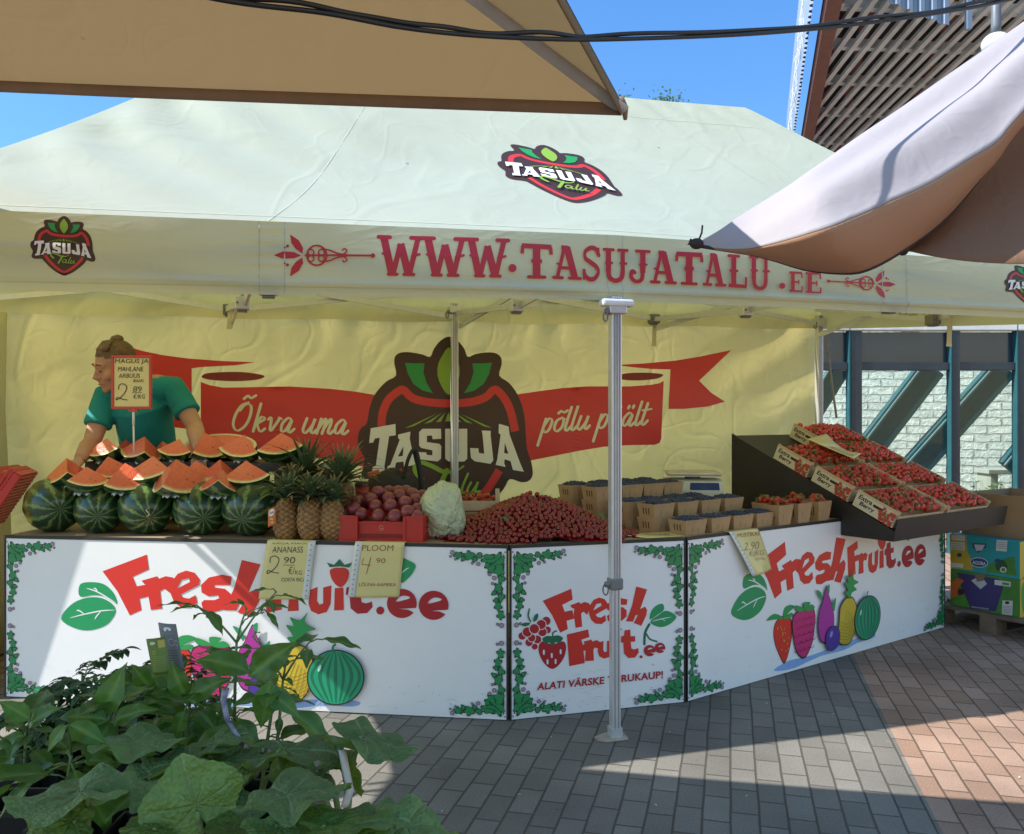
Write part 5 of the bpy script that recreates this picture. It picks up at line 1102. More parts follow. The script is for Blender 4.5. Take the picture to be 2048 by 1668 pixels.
# ---- melon slices (wrapped eighths, cut point up)
def wedge_mesh(kind):
    mb = MB(); n = 12
    rims = 1.0
    def sp(a, c):   # barycentric patch of the sphere octant
        v = V((a, c, max(0, 1 - a - c))); return v.normalized()
    idx = {}; vs = []; fs = []
    for i in range(n + 1):
        for j in range(n + 1 - i): idx[(i, j)] = len(vs); vs.append(sp(i / n, j / n))
    for i in range(n):
        for j in range(n - i):
            fs.append((idx[(i, j)], idx[(i + 1, j)], idx[(i, j + 1)]))
            if i + j < n - 1: fs.append((idx[(i + 1, j)], idx[(i + 1, j + 1)], idx[(i, j + 1)]))
    mb.add(vs, fs, mel_m, True)
    for e0, e1 in ((V((1, 0, 0)), V((0, 1, 0))), (V((0, 1, 0)), V((0, 0, 1))), (V((0, 0, 1)), V((1, 0, 0)))):
        g = []; K = 10
        for i in range(K + 1):
            for j in range(n + 1):
                q = math.pi / 2 * j / n; d = e0 * math.cos(q) + e1 * math.sin(q); g.append(d * (i / K) * .998 - (e0.cross(e1)) * .012 * (i / K) * math.sin(math.pi * i / K) * math.sin(math.pi * j / n))
        mb.add(g, [(i * (n + 1) + j, (i + 1) * (n + 1) + j, (i + 1) * (n + 1) + j + 1, i * (n + 1) + j + 1) for i in range(K) for j in range(n)], flesh_m, False)
    return mb
wedge_me = mesh_of(wedge_mesh(0), 'melon_slice'); down = V((1, 1, 1)).normalized().rotation_difference(V((0, 0, -1))).to_matrix()
wrap_m = mat('cling_wrap', (.75, .78, .76), .15, var=0, coat=.5)
slabmb = MB()
def slab_pt(u, v, z):  # long half slab
    pass
rr = random.Random(21)
# px, depth behind the front, photo y of the lowest point, radius, yaw, tilt, label
SL = [(214, .46, 924, .125, .5, .25, 'melon slice at the left end of the upper shelf'), (253, .62, 915, .10, 2.4, .1, 'small dark melon slice tucked behind the left slices on the shelf'), (289, .47, 924, .150, .35, -.2, 'broad melon slice on the shelf below the price sign stick'), (325, .62, 914, .10, .2, .2, 'small melon slice at the back just right of the price sign stick'), (359, .47, 922, .135, .3, -.15, 'wrapped melon slice left of the long slab on the shelf'), (409, .45, 920, .145, -.1, .1, 'peaked melon slice standing before the long slab'), (489, .45, 922, .155, .35, -.25, 'broad melon slice before the right end of the long slab'), (562, .50, 925, .15, 1.9, .3, 'melon slice turned sideways at the right end of the shelf'),
      (133, .20, 972, .145, 1.8, .3, 'leftmost melon slice lying on the front melons'), (174, .12, 986, .150, -.45, .25, 'melon slice between the two leftmost whole melons, flesh to the right'), (216, .30, 960, .135, 2.6, .2, 'melon slice lying behind the second whole melon'), (250, .14, 986, .145, -.5, .2, 'melon slice resting between the second whole melon and the shiny one'), (306, .24, 975, .165, .9, .25, 'tall melon slice leaning behind the central slice'), (352, .10, 990, .165, .05, -.05, 'central melon slice with two red faces, on the shiny melon'), (392, .28, 968, .125, 2.2, .2, 'melon slice behind and right of the central slice'), (444, .10, 993, .150, .15, .0, 'melon slice wrapped in film over the fourth whole melon'), (440, .28, 965, .12, .8, .1, 'small melon slice just behind the film wrapped one'), (492, .20, 980, .145, .95, .25, 'rightmost melon slice, resting on the rightmost whole melon')]
YAW = [.85, 1.9, .75, 2.2, .8, .05, .8, -.75, .55, -.6, 1.5, -.55, .8, .0, 1.3, .12, .4, -.8]
for i, (px, w, yb, r, yaw, tilt, lb) in enumerate(SL):
    p = onc(1, px, w); zb = HC - (yb - CY) / FP * p.y
    yaw = YAW[i]; A_ = V((.5 * tilt, rr.uniform(-.32, .16), -1)).normalized(); r *= rr.uniform(.98, 1.24); yaw += rr.uniform(-.25, .25); E_ = V((math.sin(yaw), -math.cos(yaw), 0)); E_ = (E_ - A_ * E_.dot(A_)).normalized()
    a0_ = V((1, 1, 1)).normalized(); e0_ = V((1, 0, 0)); e0_ = (e0_ - a0_ * e0_.dot(a0_)).normalized()
    rot = Matrix((E_, A_.cross(E_), A_)).transposed() @ Matrix((e0_, a0_.cross(e0_), a0_))
    apex = V((p.x, p.y, zb + r * .93))
    t = thing('watermelon_slice', 'red ' + lb, 'watermelon slice', tuple(e3(p, zb)), group='cut watermelon slices')
    inst(wedge_me, 'slice', apex - t.location, rot, r, parent=t)
    b = MB()   # gathered film under the rind
    s0 = apex - V((0, 0, r * .93)) + V((0, -r * .30, 0)); f0 = rr.uniform(0, 6)
    b.grid(lambda u, v: s0 + V((math.cos(-3.0 + 2.9 * u), math.sin(-3.0 + 2.9 * u) * .7, 0)) * (.010 + .034 * v) + V((0, 0, .010 + .007 * math.sin(21 * u + f0) * v - .012 * v)), 30, 4, wrap_m)
    b.build('cling_wrap', t)
# long half slab on the shelf
p = onc(1, 440, .60); t = thing('watermelon_slice', 'long red half melon slab lying at the back of the shelf', 'watermelon slice', tuple(e3(p, RZ)), group='cut watermelon slices')
mb = MB(); n = 28
vs = [V((math.cos(math.pi * 2 * i / n) * 1.0, -.55 * 1, math.sin(math.pi * 2 * i / n) * .42)) for i in range(n)]
def slabv(u, v): a_ = 2 * math.pi * u; k = math.sin(v * math.pi / 2); return V((math.cos(a_) * k, 0, math.sin(a_) * k))
mb.grid(lambda u, v: slabv(u, v), n, 10, flesh_m, False)
mb.grid(lambda u, v: V((math.cos(2 * math.pi * u) * math.cos(v * math.pi / 2), math.sin(v * math.pi / 2), math.sin(2 * math.pi * u) * math.cos(v * math.pi / 2))), n, 10, mel_m)
o = mb.build('slice', None, world=False); o.parent = t; o.location = (0, 0, .085); o.rotation_euler = (R(-38), 0, math.atan2(d1.y, d1.x) - .02); o.scale = (.225, .12, .088)
# ---- pineapples
def pine_mat():
    m = bpy.data.materials.new('pineapple_skin'); t, out = nodes_of(m); L = t.links.new
    p = N(t, 'ShaderNodeBsdfPrincipled', i_Roughness=.6); at_ = N(t, 'ShaderNodeAttribute'); at_.attribute_name = 'eye'
    rp = N(t, 'ShaderNodeValToRGB'); e_ = rp.color_ramp.elements; e_[0].position = .05; e_[0].color = (.045, .022, .008, 1); e_[1].position = .9; e_[1].color = (.34, .24, .13, 1)
    q = rp.color_ramp.elements.new(.28); q.color = (.30, .13, .018, 1); q = rp.color_ramp.elements.new(.6); q.color = (.24, .12, .045, 1)
    L(at_.outputs['Fac'], rp.inputs[0]); tc = N(t, 'ShaderNodeTexCoord'); nz = N(t, 'ShaderNodeTexNoise', i_Scale=7., i_Detail=4.); L(tc.outputs['Object'], nz.inputs['Vector'])
    m4 = N(t, 'ShaderNodeMapRange'); m4.inputs[1].default_value = .3; m4.inputs[2].default_value = .7; m4.inputs[3].default_value = .7; m4.inputs[4].default_value = 1.35; L(nz.outputs[0], m4.inputs[0])
    v4 = N(t, 'ShaderNodeVectorMath', operation='SCALE'); L(rp.outputs[0], v4.inputs[0]); L(m4.outputs[0], v4.inputs['Scale']); L(v4.outputs[0], p.inputs['Base Color']); L(p.outputs[0], out.inputs[0]); return m
pine_m = pine_mat(); cr_m = mat('pineapple_leaf', (.085, .13, .075), .5, var=.3, vscale=14, trans=(.12, .2, .05), tmix=.12); crt_m = mat('pineapple_leaf_tip', (.25, .17, .07), .6, var=.3)
def pine_body():
    me = bpy.data.meshes.new('body'); nu, nv = 104, 78; vs = []; val_ = []
    for j in range(nv + 1):
        z = j / nv; prof = (math.sin(math.pi * (.06 + .88 * z)) ** .42) * (1 - .12 * z)
        for i in range(nu):
            a_ = 2 * math.pi * i / nu; A_ = 8 * a_ / (2 * math.pi); s1_ = (A_ + 7.5 * z) * math.pi; s2_ = (A_ - 7.5 * z) * math.pi
            e_ = (abs(math.sin(s1_)) * abs(math.sin(s2_))) ** .6; r = .5 * prof * (.93 + .10 * e_); vs.append((r * math.cos(a_), r * math.sin(a_), z)); val_.append(e_ * (1 if e_ < .82 else .75))
    fs = [(j * nu + i, j * nu + (i + 1) % nu, (j + 1) * nu + (i + 1) % nu, (j + 1) * nu + i) for j in range(nv) for i in range(nu)]
    me.from_pydata(vs, [], fs); me.materials.append(pine_m); me.polygons.foreach_set('use_smooth', [True] * len(fs))
    at_ = me.attributes.new('eye', 'FLOAT', 'POINT'); at_.data.foreach_set('value', val_); me.update(); return me
pine_me = pine_body()
def crown_mesh(seed, n, ln):
    rr = random.Random(seed); mb = MB()
    for i in range(n):
        t = i / n; a_ = i * 2.399; up = lerp(.25, 1.35, t) + rr.uniform(-.15, .15); L_ = ln * lerp(.62, 1.0, math.sin(math.pi * min(1, t * .9 + .12))) * rr.uniform(.85, 1.1); w = .013 + .006 * (1 - t)
        o_ = V((math.cos(a_), math.sin(a_), 0)); sd = V((-o_.y, o_.x, 0)); base = o_ * .022 * (1 - t) + V((0, 0, .045 * t)); pts = []
        for k in range(7):
            q = k / 6; el_ = up - (.95 * q * q if up < 1 else .35 * q * q); d = o_ * math.cos(el_) + V((0, 0, math.sin(el_))); base2 = base if k == 0 else pts[-1] + d * (L_ / 6); pts.append(base2)
        vs = []
        for k, p in enumerate(pts):
            q = k / 6; ww = w * (1 - q ** 1.6) + .0006; nrm_ = V((0, 0, 1)); vs += [p - sd * ww + V((0, 0, .35 * ww)), p, p + sd * ww + V((0, 0, .35 * ww))]
        for k in range(6):
            m_ = crt_m if k == 5 or (k == 4 and rr.random() < .3) else cr_m; o2 = k * 3
            mb.add(vs, [(o2, o2 + 1, o2 + 4, o2 + 3), (o2 + 1, o2 + 2, o2 + 5, o2 + 4)], m_, True) if k == 0 else mb.f.extend([[len(mb.v) - 21 + q_ for q_ in f] for f in ((o2, o2 + 1, o2 + 4, o2 + 3), (o2 + 1, o2 + 2, o2 + 5, o2 + 4))]) or mb.m.extend([mb.mi(m_)] * 2) or mb.s.extend([True] * 2)
    return mb
crowns = [mesh_of(crown_mesh(s_, 44, l), 'crown') for s_, l in ((1, .17), (2, .165), (3, .15))]; bigc = [mesh_of(crown_mesh(s_, 58, .27), 'crown') for s_ in (5, 6)]
PN = [(573, .075, .20, .145, 0, 'small pineapple with an orange hang tag, beside the rightmost whole melon'), (622, .075, .205, .150, 1, 'small pineapple in the middle of the front three'), (667, .085, .20, .145, 2, 'small pineapple right against the red plum crate'), (584, .24, .24, .16, 2, 'small pineapple standing behind the tagged one'), (611, .42, .30, .18, 3, 'tall pineapple with a big crown at the back left of the group'), (683, .36, .27, .18, 4, 'tall pineapple with a big dark green crown at the back right, behind the plum crate')]
for i, (px, w, h, wd, cr, lb) in enumerate(PN):
    p = onc(1, px, w); t = thing('pineapple', lb, 'pineapple', tuple(e3(p, ZT)), group='pineapples on the left counter')
    inst(pine_me, 'body', V((0, 0, -.004)), (rr.uniform(-.04, .04), rr.uniform(-.04, .04), i * 1.1), (wd, wd, h), parent=t)
    inst((crowns + bigc)[cr], 'crown', V((0, 0, h * .965)), (rr.uniform(-.08, .08), rr.uniform(-.08, .08), i * 2.1), 1.0, parent=t)
    if i == 0:
        S_t = flat(at(536, 1055, p.y - .085), at(552, 1048, p.y - .082) - at(536, 1055, p.y - .085), at(536, 1019, p.y - .06) - at(536, 1055, p.y - .085)); b = MB(); b.sheet(S_t, 4, 6, mat('orange_tag', (.62, .15, .03), .5), .001); g = b.build('hang_tag', t)
        a = Art(S_t, lambda x, y: (x, y), base=.001, step=.0002); a.poly(ell(.45, .74, .36, .2, 18), whp); a.text('Dole', [(.2, .66), (.74, .66), (.74, .82), (.2, .82)], ink, off=.02); a.stroke([(.3, .42), (.55, .36), (.6, .3)], .09, pr('tag_yellow', (.7, .5, .1))); a.stroke([(.4, .2), (.7, .14)], .08, pr('tag_pale', (.75, .45, .3))); a.build('print', g)
# ---- red plum crate and plums
redpl = mat('red_plastic', (.46, .018, .012), .4, var=.06, bump=.02); redd = mat('red_plastic_shadow_slot', (.10, .004, .004), .6)
K0 = onc(1, 677, .045); K1 = onc(1, 846, .045); wc = (K1 - K0).length; dc = (K1 - K0).normalized(); bc = V((-dc.y, dc.x)); bc = (bc + dc * .02).normalized(); dp = .58; hz = .125
pc = thing('plastic_crate', 'red plastic crate full of plums at the front of the left counter', 'crate', tuple(e3((K0 + K1) / 2, ZT)))
def cpt(x, y, z): return e3(K0 + dc * x + bc * y, ZT + z)
def cbox(b, x0, x1, y0, y1, z0, z1, m): b.prism([cpt(x0, y0, z0), cpt(x1, y0, z0), cpt(x1, y1, z0), cpt(x0, y1, z0)], V((0, 0, z1 - z0)), m)
b = MB(); cbox(b, .002, wc - .002, .002, dp - .002, .002, .012, redpl); b.build('base', pc)
b = MB(); f0, f1 = wc * .23, wc * .77
cbox(b, 0, f0, 0, .012, 0, hz, redpl); cbox(b, f1, wc, 0, .012, 0, hz, redpl)
b.prism([cpt(f0, .014, .0), cpt(f1, .014, .0), cpt(f1, .014, .086), cpt(f1 - .02, .014, .098), cpt(f0 + .02, .014, .098), cpt(f0, .014, .086)], e3(bc * .01, 0), redpl)
for x0, x1 in ((f0 - .012, f0), (f1, f1 + .012)): cbox(b, x0, x1, -.006, .0, 0, hz - .004, redpl)
cbox(b, f0 + .0, f1, .006, .014, .088, .096, redpl); cbox(b, 0, wc, -.004, .0, 0, .008, redpl)
cbox(b, 0, f0 - .013, -.005, 0, hz - .012, hz + .002, redpl); cbox(b, f1 + .013, wc, -.005, 0, hz - .012, hz + .002, redpl)
for i in range(24):
    x = lerp(f0 + .012, f1 - .012, i / 23); cbox(b, x - .0022, x + .0022, .0125, .0142, .016, .036, redd)
fr = b.build('front_wall', pc)
S_cr = lambda u, v: cpt(u, .0135, v); a = Art(S_cr, lambda x, y: (x, y), base=.0008); cxm = wc / 2; lr_ = pr('pale_red', (.55, .2, .17)); a.stroke([(cxm + .010, .075), (cxm - .006, .077), (cxm - .010, .066), (cxm, .062), (cxm + .010, .066), (cxm + .008, .056), (cxm - .008, .055)], .003, lr_); a.build('emblem', fr)
for x0 in (0, wc - .012):
    b = MB(); b.prism([cpt(x0, .013, 0), cpt(x0, dp - .013, 0), cpt(x0, dp - .013, hz), cpt(x0, dp * .72, hz), cpt(x0, dp * .68, hz - .012), cpt(x0, dp * .3, hz - .012), cpt(x0, dp * .26, hz), cpt(x0, .013, hz)], e3(dc * .012, 0), redpl)
    for z in (.03, .06, .09):
        for k in range(9): 
            y = .06 + k * .055; xx = x0 + (.0121 if x0 else -.0001); b.prism([cpt(xx, y, z), cpt(xx, y + .035, z), cpt(xx, y + .035, z + .008), cpt(xx, y, z + .008)], e3(dc * .0008, 0), redd)
    b.build('side_wall', pc)
b = MB(); cbox(b, 0, wc, dp - .012, dp, 0, hz, redpl); b.build('back_wall', pc)
plum_m = mat('plum_skin', (.30, .055, .06), .38, c2=(.13, .015, .022), vscale=2.2, bump=.03, coat=.15, spec=.5)
mb = MB(); mb.ball((0, 0, 0), 1, plum_m, 20, 14, fn=lambda d: 1 - .16 * math.exp(-((1 - d.z) / .05)) - .05 * max(0, d.x) ** 8); plum_me = mesh_of(mb, 'plum')
PL = [(708, 1018, .13), (722, 1028, .10), (757, 1031, .09), (790, 1033, .085), (815, 1024, .10), (834, 1034, .09), (834, 1020, .17), (852, 1018, .20), (751, 1012, .15), (781, 1012, .15), (810, 1005, .18), (831, 1001, .24), (742, 999, .22), (777, 997, .22), (798, 992, .27), (825, 989, .33), (755, 985, .30), (796, 984, .36), (851, 1003, .34), (863, 1008, .38), (870, 1014, .42), (766, 990, .38), (716, 1004, .25), (778, 984, .42), (845, 992, .44), (730, 1008, .40), (812, 983, .48), (735, 996, .34), (862, 1018, .28), (695, 1024, .16)]
for i, (x, y, w) in enumerate(PL):
    p = onc(1, x, w); z = HC - (y - CY) / FP * p.y; front = w < .13
    inst(plum_me, 'plum', V((p.x, p.y, z)), rrot(rr), .0365 * rr.uniform(.94, 1.05), 'purple red plum ' + ('in the front row of the red crate' if front else 'heaped in the red crate behind the front row'), 'plum', 'plums in the front row of the red crate' if front else 'plums heaped in the red crate')
for i in range(26):
    x, y = rr.uniform(.06, wc - .06), rr.uniform(.06, dp - .06); inst(plum_me, 'plum', cpt(x, y, .05), rrot(rr), .037, 'purple red plum heaped in the red crate behind the front row', 'plum', 'plums heaped in the red crate')
# ---- cherries
ch_m = mat('cherry_skin', (.33, .008, .010), .3, c2=(.075, .002, .004), vscale=30, coat=.2); chs_m = mat('cherry_stem', (.18, .16, .05), .6)
def cherry(seed):
    rr = random.Random(seed); mb = MB(); mb.ball((0, 0, 0), 1, ch_m, 14, 9, fn=lambda d: 1 - .2 * math.exp(-((1 - d.z) / .07)))
    a_ = rr.uniform(0, 6); mb.tube([(0, 0, .75), (.15 * math.cos(a_), .15 * math.sin(a_), 1.6), (.7 * math.cos(a_), .7 * math.sin(a_), 2.6)], [.07, .05, .08], chs_m, 4); return mb
ch_me = [mesh_of(cherry(s_), 'cherry') for s_ in range(4)]
ch_ns = MB(); ch_ns.ball((0, 0, 0), 1, ch_m, 10, 7)
HX, HY = .10, 4.43
def heap(x, y):
    dx = (x - HX) / (.50 if x > HX else .47); dy = (y - HY) / (.36 if y < HY else .32); q = math.hypot(dx, dy)
    if q >= 1: return 0
    a_ = math.atan2(dy, dx); bump_ = .93 + .07 * math.sin(3 * a_ + 1)
    return .215 * ((1 - q) ** 1.0) * .55 * bump_ + .215 * .45 * (1 - q * q) * bump_
fn1, fn2 = V((b1.x, b1.y)), V((b2.x, b2.y))
def inside(x, y):
    q = V((x, y)); return (q - P1b).dot(fn1) > .03 and (q - P1b).dot(fn2) > .03
pts = []; rr = random.Random(77); cell = {}
for _ in range(26000):
    x, y = rr.uniform(HX - .56, HX + .58), rr.uniform(HY - .46, HY + .34); h = heap(x, y)
    edge = math.hypot((x - HX) / .5, (y - HY) / .36)
    if not inside(x, y) or (h <= 0 and not (edge < 1.12 and rr.random() < .12)): continue
    z = ZT + max(h, .011) + rr.uniform(-.003, .003); k = (int(x / .02), int(y / .02)); p = V((x, y, z)); ok = True
    for i in (-1, 0, 1):
        for j in (-1, 0, 1):
            for q in cell.get((k[0] + i, k[1] + j), ()):
                if (q - p).length < .0205: ok = False; break
    if ok: cell.setdefault(k, []).append(p); pts.append(p)
pts.sort(key=lambda p: (p - C1v).length)
vis = [p for p in pts if p.y < HY + .03]; rest = [p for p in pts if p.y >= HY + .03] + vis[300:]; vis = vis[:300]
for p in vis: inst(rr.choice(ch_me), 'cherry', p, rrot(rr), .0132 * rr.uniform(.9, 1.12), 'dark red cherry in the front of the big cherry heap', 'cherry', 'cherries in the front of the heap')
b = MB()
for p in rest:
    r = .0132 * rr.uniform(.9, 1.12); b.add([v * r + p for v in ch_ns.v], ch_ns.f, ch_m, True)
    if rr.random() < .25: d = V((rr.gauss(0, 1), rr.gauss(0, 1), rr.uniform(.3, 1.2))).normalized(); b.tube([p + d * .01, p + d * .024 + V((.003, 0, 0)), p + d * .036], [.0009, .0007, .001], chs_m, 4)
b.grid(lambda u, v: (lambda x, y: V((x, y, ZT + max(.0015, heap(x, y) - .014))))(lerp(HX - .44, HX + .46, u), lerp(HY - .30, HY + .30, v)), 40, 30, ch_m)
tag(b.build('cherry_heap'), 'upper and rear cherries of the big heap in the middle of the stall', 'cherries', kind='stuff')
leaf_m = mat('green_leaf', (.10, .20, .05), .5, var=.25, trans=(.2, .4, .05))
def leaf_mesh(b, p, d, up, L_, w, m, bend=.2, n=6):
    d = d.normalized(); s_ = d.cross(up).normalized(); u_ = s_.cross(d); vs = []
    for k in range(n + 1):
        q = k / n; c = p + d * (L_ * q) + u_ * (L_ * bend * (-(q * q) + q * .3)); ww = w * math.sin(math.pi * min(1, q * .97 + .015)) ** .8; vs += [c - s_ * ww + u_ * ww * .25, c, c + s_ * ww + u_ * ww * .25]
    b.add(vs, [f for k in range(n) for f in ((3 * k, 3 * k + 1, 3 * k + 4, 3 * k + 3), (3 * k + 1, 3 * k + 2, 3 * k + 5, 3 * k + 4))], m, True)
for px, py, w, lb in ((1014, 1040, .20, 'green leaf lying among the cherries left of the middle'), (1203, 1030, .18, 'narrow green leaf at the right side of the cherry heap')):
    p = onc(2, px, w); b = MB(); leaf_mesh(b, at(px - 8, py - 8, p.y - .02), V((.6, -.3, -.55)), V((0, -.6, 1)), .055, .011, leaf_m); tag(b.build('fallen_leaf'), lb, 'leaf')
# ============================================================ BERRIES, SCALE, RACK
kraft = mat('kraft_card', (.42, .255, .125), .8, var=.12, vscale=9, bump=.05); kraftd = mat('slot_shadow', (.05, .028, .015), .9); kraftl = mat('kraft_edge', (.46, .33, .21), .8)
def basket_mesh(w, d, h, slots=3, taper=.86):
    """open card basket with slanted walls and hand cut slots on two sides"""
    mb = MB(); t = .003
    top = [V((-w / 2, -d / 2, h)), V((w / 2, -d / 2, h)), V((w / 2, d / 2, h)), V((-w / 2, d / 2, h))]; bot = [V((p.x * taper, p.y * taper, 0)) for p in top]
    ti = [V((p.x * (1 - 2 * t / w), p.y * (1 - 2 * t / d), h)) for p in top]; bi = [V((p.x * (1 - 2 * t / w), p.y * (1 - 2 * t / d), .003)) for p in bot]
    mb.add(top + bot + ti + bi, [(0, 4, 5, 1), (1, 5, 6, 2), (2, 6, 7, 3), (3, 7, 4, 0), (7, 6, 5, 4), (8, 9, 13, 12), (9, 10, 14, 13), (10, 11, 15, 14), (11, 8, 12, 15), (12, 13, 14, 15)], kraft)
    mb.add(top + ti, [(0, 1, 5, 4), (1, 2, 6, 5), (2, 3, 7, 6), (3, 0, 4, 7)], kraftl)
    def on(side, u, v, off):
        a, c, e, f = ((top[1], top[2], bot[2], bot[1]), (top[0], top[1], bot[1], bot[0]), (top[3], top[0], bot[0], bot[3]))[side]; p = lerp(lerp(f, e, u), lerp(a, c, u), v)
        n = (c - a).cross(f - a).normalized(); n = n if n.dot(p - V((0, 0, h / 2))) > 0 else -n; return p + n * off
    for side in (0, 2):
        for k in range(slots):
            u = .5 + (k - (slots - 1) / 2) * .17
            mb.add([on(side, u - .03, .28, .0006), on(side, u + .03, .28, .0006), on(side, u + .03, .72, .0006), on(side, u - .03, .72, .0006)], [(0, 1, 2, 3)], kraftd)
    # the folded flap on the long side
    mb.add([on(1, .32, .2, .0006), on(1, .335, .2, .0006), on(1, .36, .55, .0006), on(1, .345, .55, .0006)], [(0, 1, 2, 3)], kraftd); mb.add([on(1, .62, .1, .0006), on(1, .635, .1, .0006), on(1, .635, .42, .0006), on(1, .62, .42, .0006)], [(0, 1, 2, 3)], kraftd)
    return mb
BW, BD, BH = .165, .125, .078
bask_me = mesh_of(basket_mesh(BW, BD, BH), 'basket'); tall_me = mesh_of(basket_mesh(.13, .115, .115, 3, .78), 'basket')
blu_m = mat('blueberry_skin', (.035, .05, .10), .55, c2=(.012, .018, .045), vscale=60)
mb = MB(); mb.ball((0, 0, 0), 1, blu_m, 10, 7, fn=lambda d: 1 - .22 * math.exp(-((1 - d.z) / .04))); blu_me = mesh_of(mb, 'blueberry'); blu_t = MB(); blu_t.ball((0, 0, 0), 1, blu_m, 7, 5)
bang = math.atan2(d3.y, d3.x)
BK = []   # (px, w, stack, row)
for px in (1375, 1424, 1470, 1513): BK.append((px, .10, 1, 'front row'))
for px in (1312, 1360, 1406, 1452): BK.append((px, .27, 2, 'second row'))
for px in (1259, 1298, 1348, 1384): BK.append((px, .44, 2, 'third row'))
for px in (1199, 1252, 1294, 1333): BK.append((px, .61, 3, 'fourth row'))
for px in (1151, 1200, 1246, 1287): BK.append((px, .78, 3, 'rear row'))
rr = random.Random(9); bl_pts = []; colw = ['leftmost', 'second', 'third', 'rightmost']
for i, (px, w, st, row) in enumerate(BK):
    p = onc(3, px, w)
    for k in range(st):
        z = ZT + k * (BH - .004); topb = k == st - 1; rz = bang + rr.uniform(-.06, .06)
        lb = f'brown card basket of blueberries, {colw[i % 4]} of the {row}' if topb else (f'brown card basket at the bottom of a stack, {colw[i % 4]} of the {row}' if k == 0 else f'brown card basket in the middle of a stack, {colw[i % 4]} of the {row}')
        inst(bask_me, 'berry_basket', e3(p, z), Matrix.Rotation(rz, 3, 'Z'), 1, lb, 'basket', 'blueberry baskets on the right counter')
        if topb:
            c, s_ = math.cos(rz), math.sin(rz)
            for a_ in range(11):
                for q in range(8):
                    x, y = (a_ - 5 + .5 * (q % 2)) * .0140, (q - 3.5) * .0140
                    if abs(x) > BW / 2 - .010 or abs(y) > BD / 2 - .009: continue
                    x += rr.uniform(-.003, .003); y += rr.uniform(-.003, .003); hh_ = .016 * (1 - (x / .085) ** 2 - (y / .065) ** 2)
                    bl_pts.append((V((p.x + x * c - y * s_, p.y + x * s_ + y * c, z + BH - .006 + hh_ + rr.uniform(-.003, .005))), row))
bl_pts.sort(key=lambda q: (q[0] - C1v).length)
for p, row in bl_pts[:300]: inst(blu_me, 'blueberry', p, rrot(rr), .0082 * rr.uniform(.85, 1.15), 'dark blueberry on top of a basket in the nearer rows', 'blueberry', 'blueberries in the nearer baskets')
b = MB()
for p, row in bl_pts[300:]: b.add([v * (.0082 * rr.uniform(.85, 1.15)) + p for v in blu_t.v], blu_t.f, blu_m, True)
tag(b.build('blueberries'), 'blueberries heaped in the rear rows of card baskets', 'blueberries', kind='stuff')
# strawberries
def straw_mat():
    m = bpy.data.materials.new('strawberry_skin'); t, out = nodes_of(m); L = t.links.new
    p = N(t, 'ShaderNodeBsdfPrincipled', i_Roughness=.32); p.inputs['Coat Weight'].default_value = .25; tc = N(t, 'ShaderNodeTexCoord')
    vo = N(t, 'ShaderNodeTexVoronoi', i_Scale=4.6); L(tc.outputs['Object'], vo.inputs['Vector']); rp = N(t, 'ShaderNodeValToRGB'); e_ = rp.color_ramp.elements
    e_[0].position = .10; e_[0].color = (.45, .25, .05, 1); e_[1].position = .2; e_[1].color = (.58, .032, .018, 1); L(vo.outputs['Distance'], rp.inputs[0])
    oi = N(t, 'ShaderNodeObjectInfo'); sp = N(t, 'ShaderNodeSeparateXYZ'); L(tc.outputs['Object'], sp.inputs[0])
    mr = N(t, 'ShaderNodeMapRange'); mr.inputs[1].default_value = .55; mr.inputs[2].default_value = 1.0; L(sp.outputs[2], mr.inputs[0])
    mx = N(t, 'ShaderNodeMix', data_type='RGBA'); mx.inputs[7].default_value = (.55, .22, .09, 1); L(mr.outputs[0], mx.inputs[0]); L(rp.outputs[0], mx.inputs[6])
    m4 = N(t, 'ShaderNodeMapRange'); m4.inputs[3].default_value = .6; m4.inputs[4].default_value = 1.35; L(oi.outputs['Random'], m4.inputs[0]); v4 = N(t, 'ShaderNodeVectorMath', operation='SCALE'); L(mx.outputs[2], v4.inputs[0]); L(m4.outputs[0], v4.inputs['Scale'])
    bp = N(t, 'ShaderNodeBump', i_Strength=.5, i_Distance=.05); L(vo.outputs['Distance'], bp.inputs['Height']); L(bp.outputs[0], p.inputs['Normal'])
    L(v4.outputs[0], p.inputs['Base Color']); L(p.outputs[0], out.inputs[0]); return m
st_m = straw_mat(); cal_m = mat('strawberry_calyx', (.07, .15, .03), .6, var=.25, trans=(.15, .3, .04))
def straw(seed, nu=14, nv=10):
    rr = random.Random(seed); mb = MB(); ln = rr.uniform(1.25, 1.6); asy = rr.uniform(-.12, .12)
    vs = []; 
    for j in range(nv + 1):
        t = j / nv; z = 1 - t * ln - .0; r = (math.sin(math.pi * min(1, t * .93 + .07) ** .62)) ** .8
        for i in range(nu): a_ = 2 * math.pi * i / nu; vs.append(V((r * math.cos(a_) + asy * t, r * math.sin(a_) * (1 + asy), z)) * .86)
    mb.add(vs, [(j * nu + i, (j + 1) * nu + i, (j + 1) * nu + (i + 1) % nu, j * nu + (i + 1) % nu) for j in range(nv) for i in range(nu)] + [list(range(nu))], st_m, True)
    for k in range(8):
        a_ = k * .785 + rr.uniform(-.2, .2); d = V((math.cos(a_), math.sin(a_), rr.uniform(-.1, .7))); leaf_mesh(mb, V((0, 0, .88)), d, V((0, 0, 1)), rr.uniform(.6, 1.0), .17, cal_m, .3, 3)
    mb.tube([(0, 0, .85), (.05, 0, 1.15), (.15, .05, 1.4)], [.06, .05, .06], cal_m, 4); return mb
st_me = [mesh_of(straw(s_), 'strawberry') for s_ in range(5)]; st_lo = [straw(s_, 9, 6) for s_ in (11, 12, 13)]
ST = []  # (pos, rot, size, label, group)
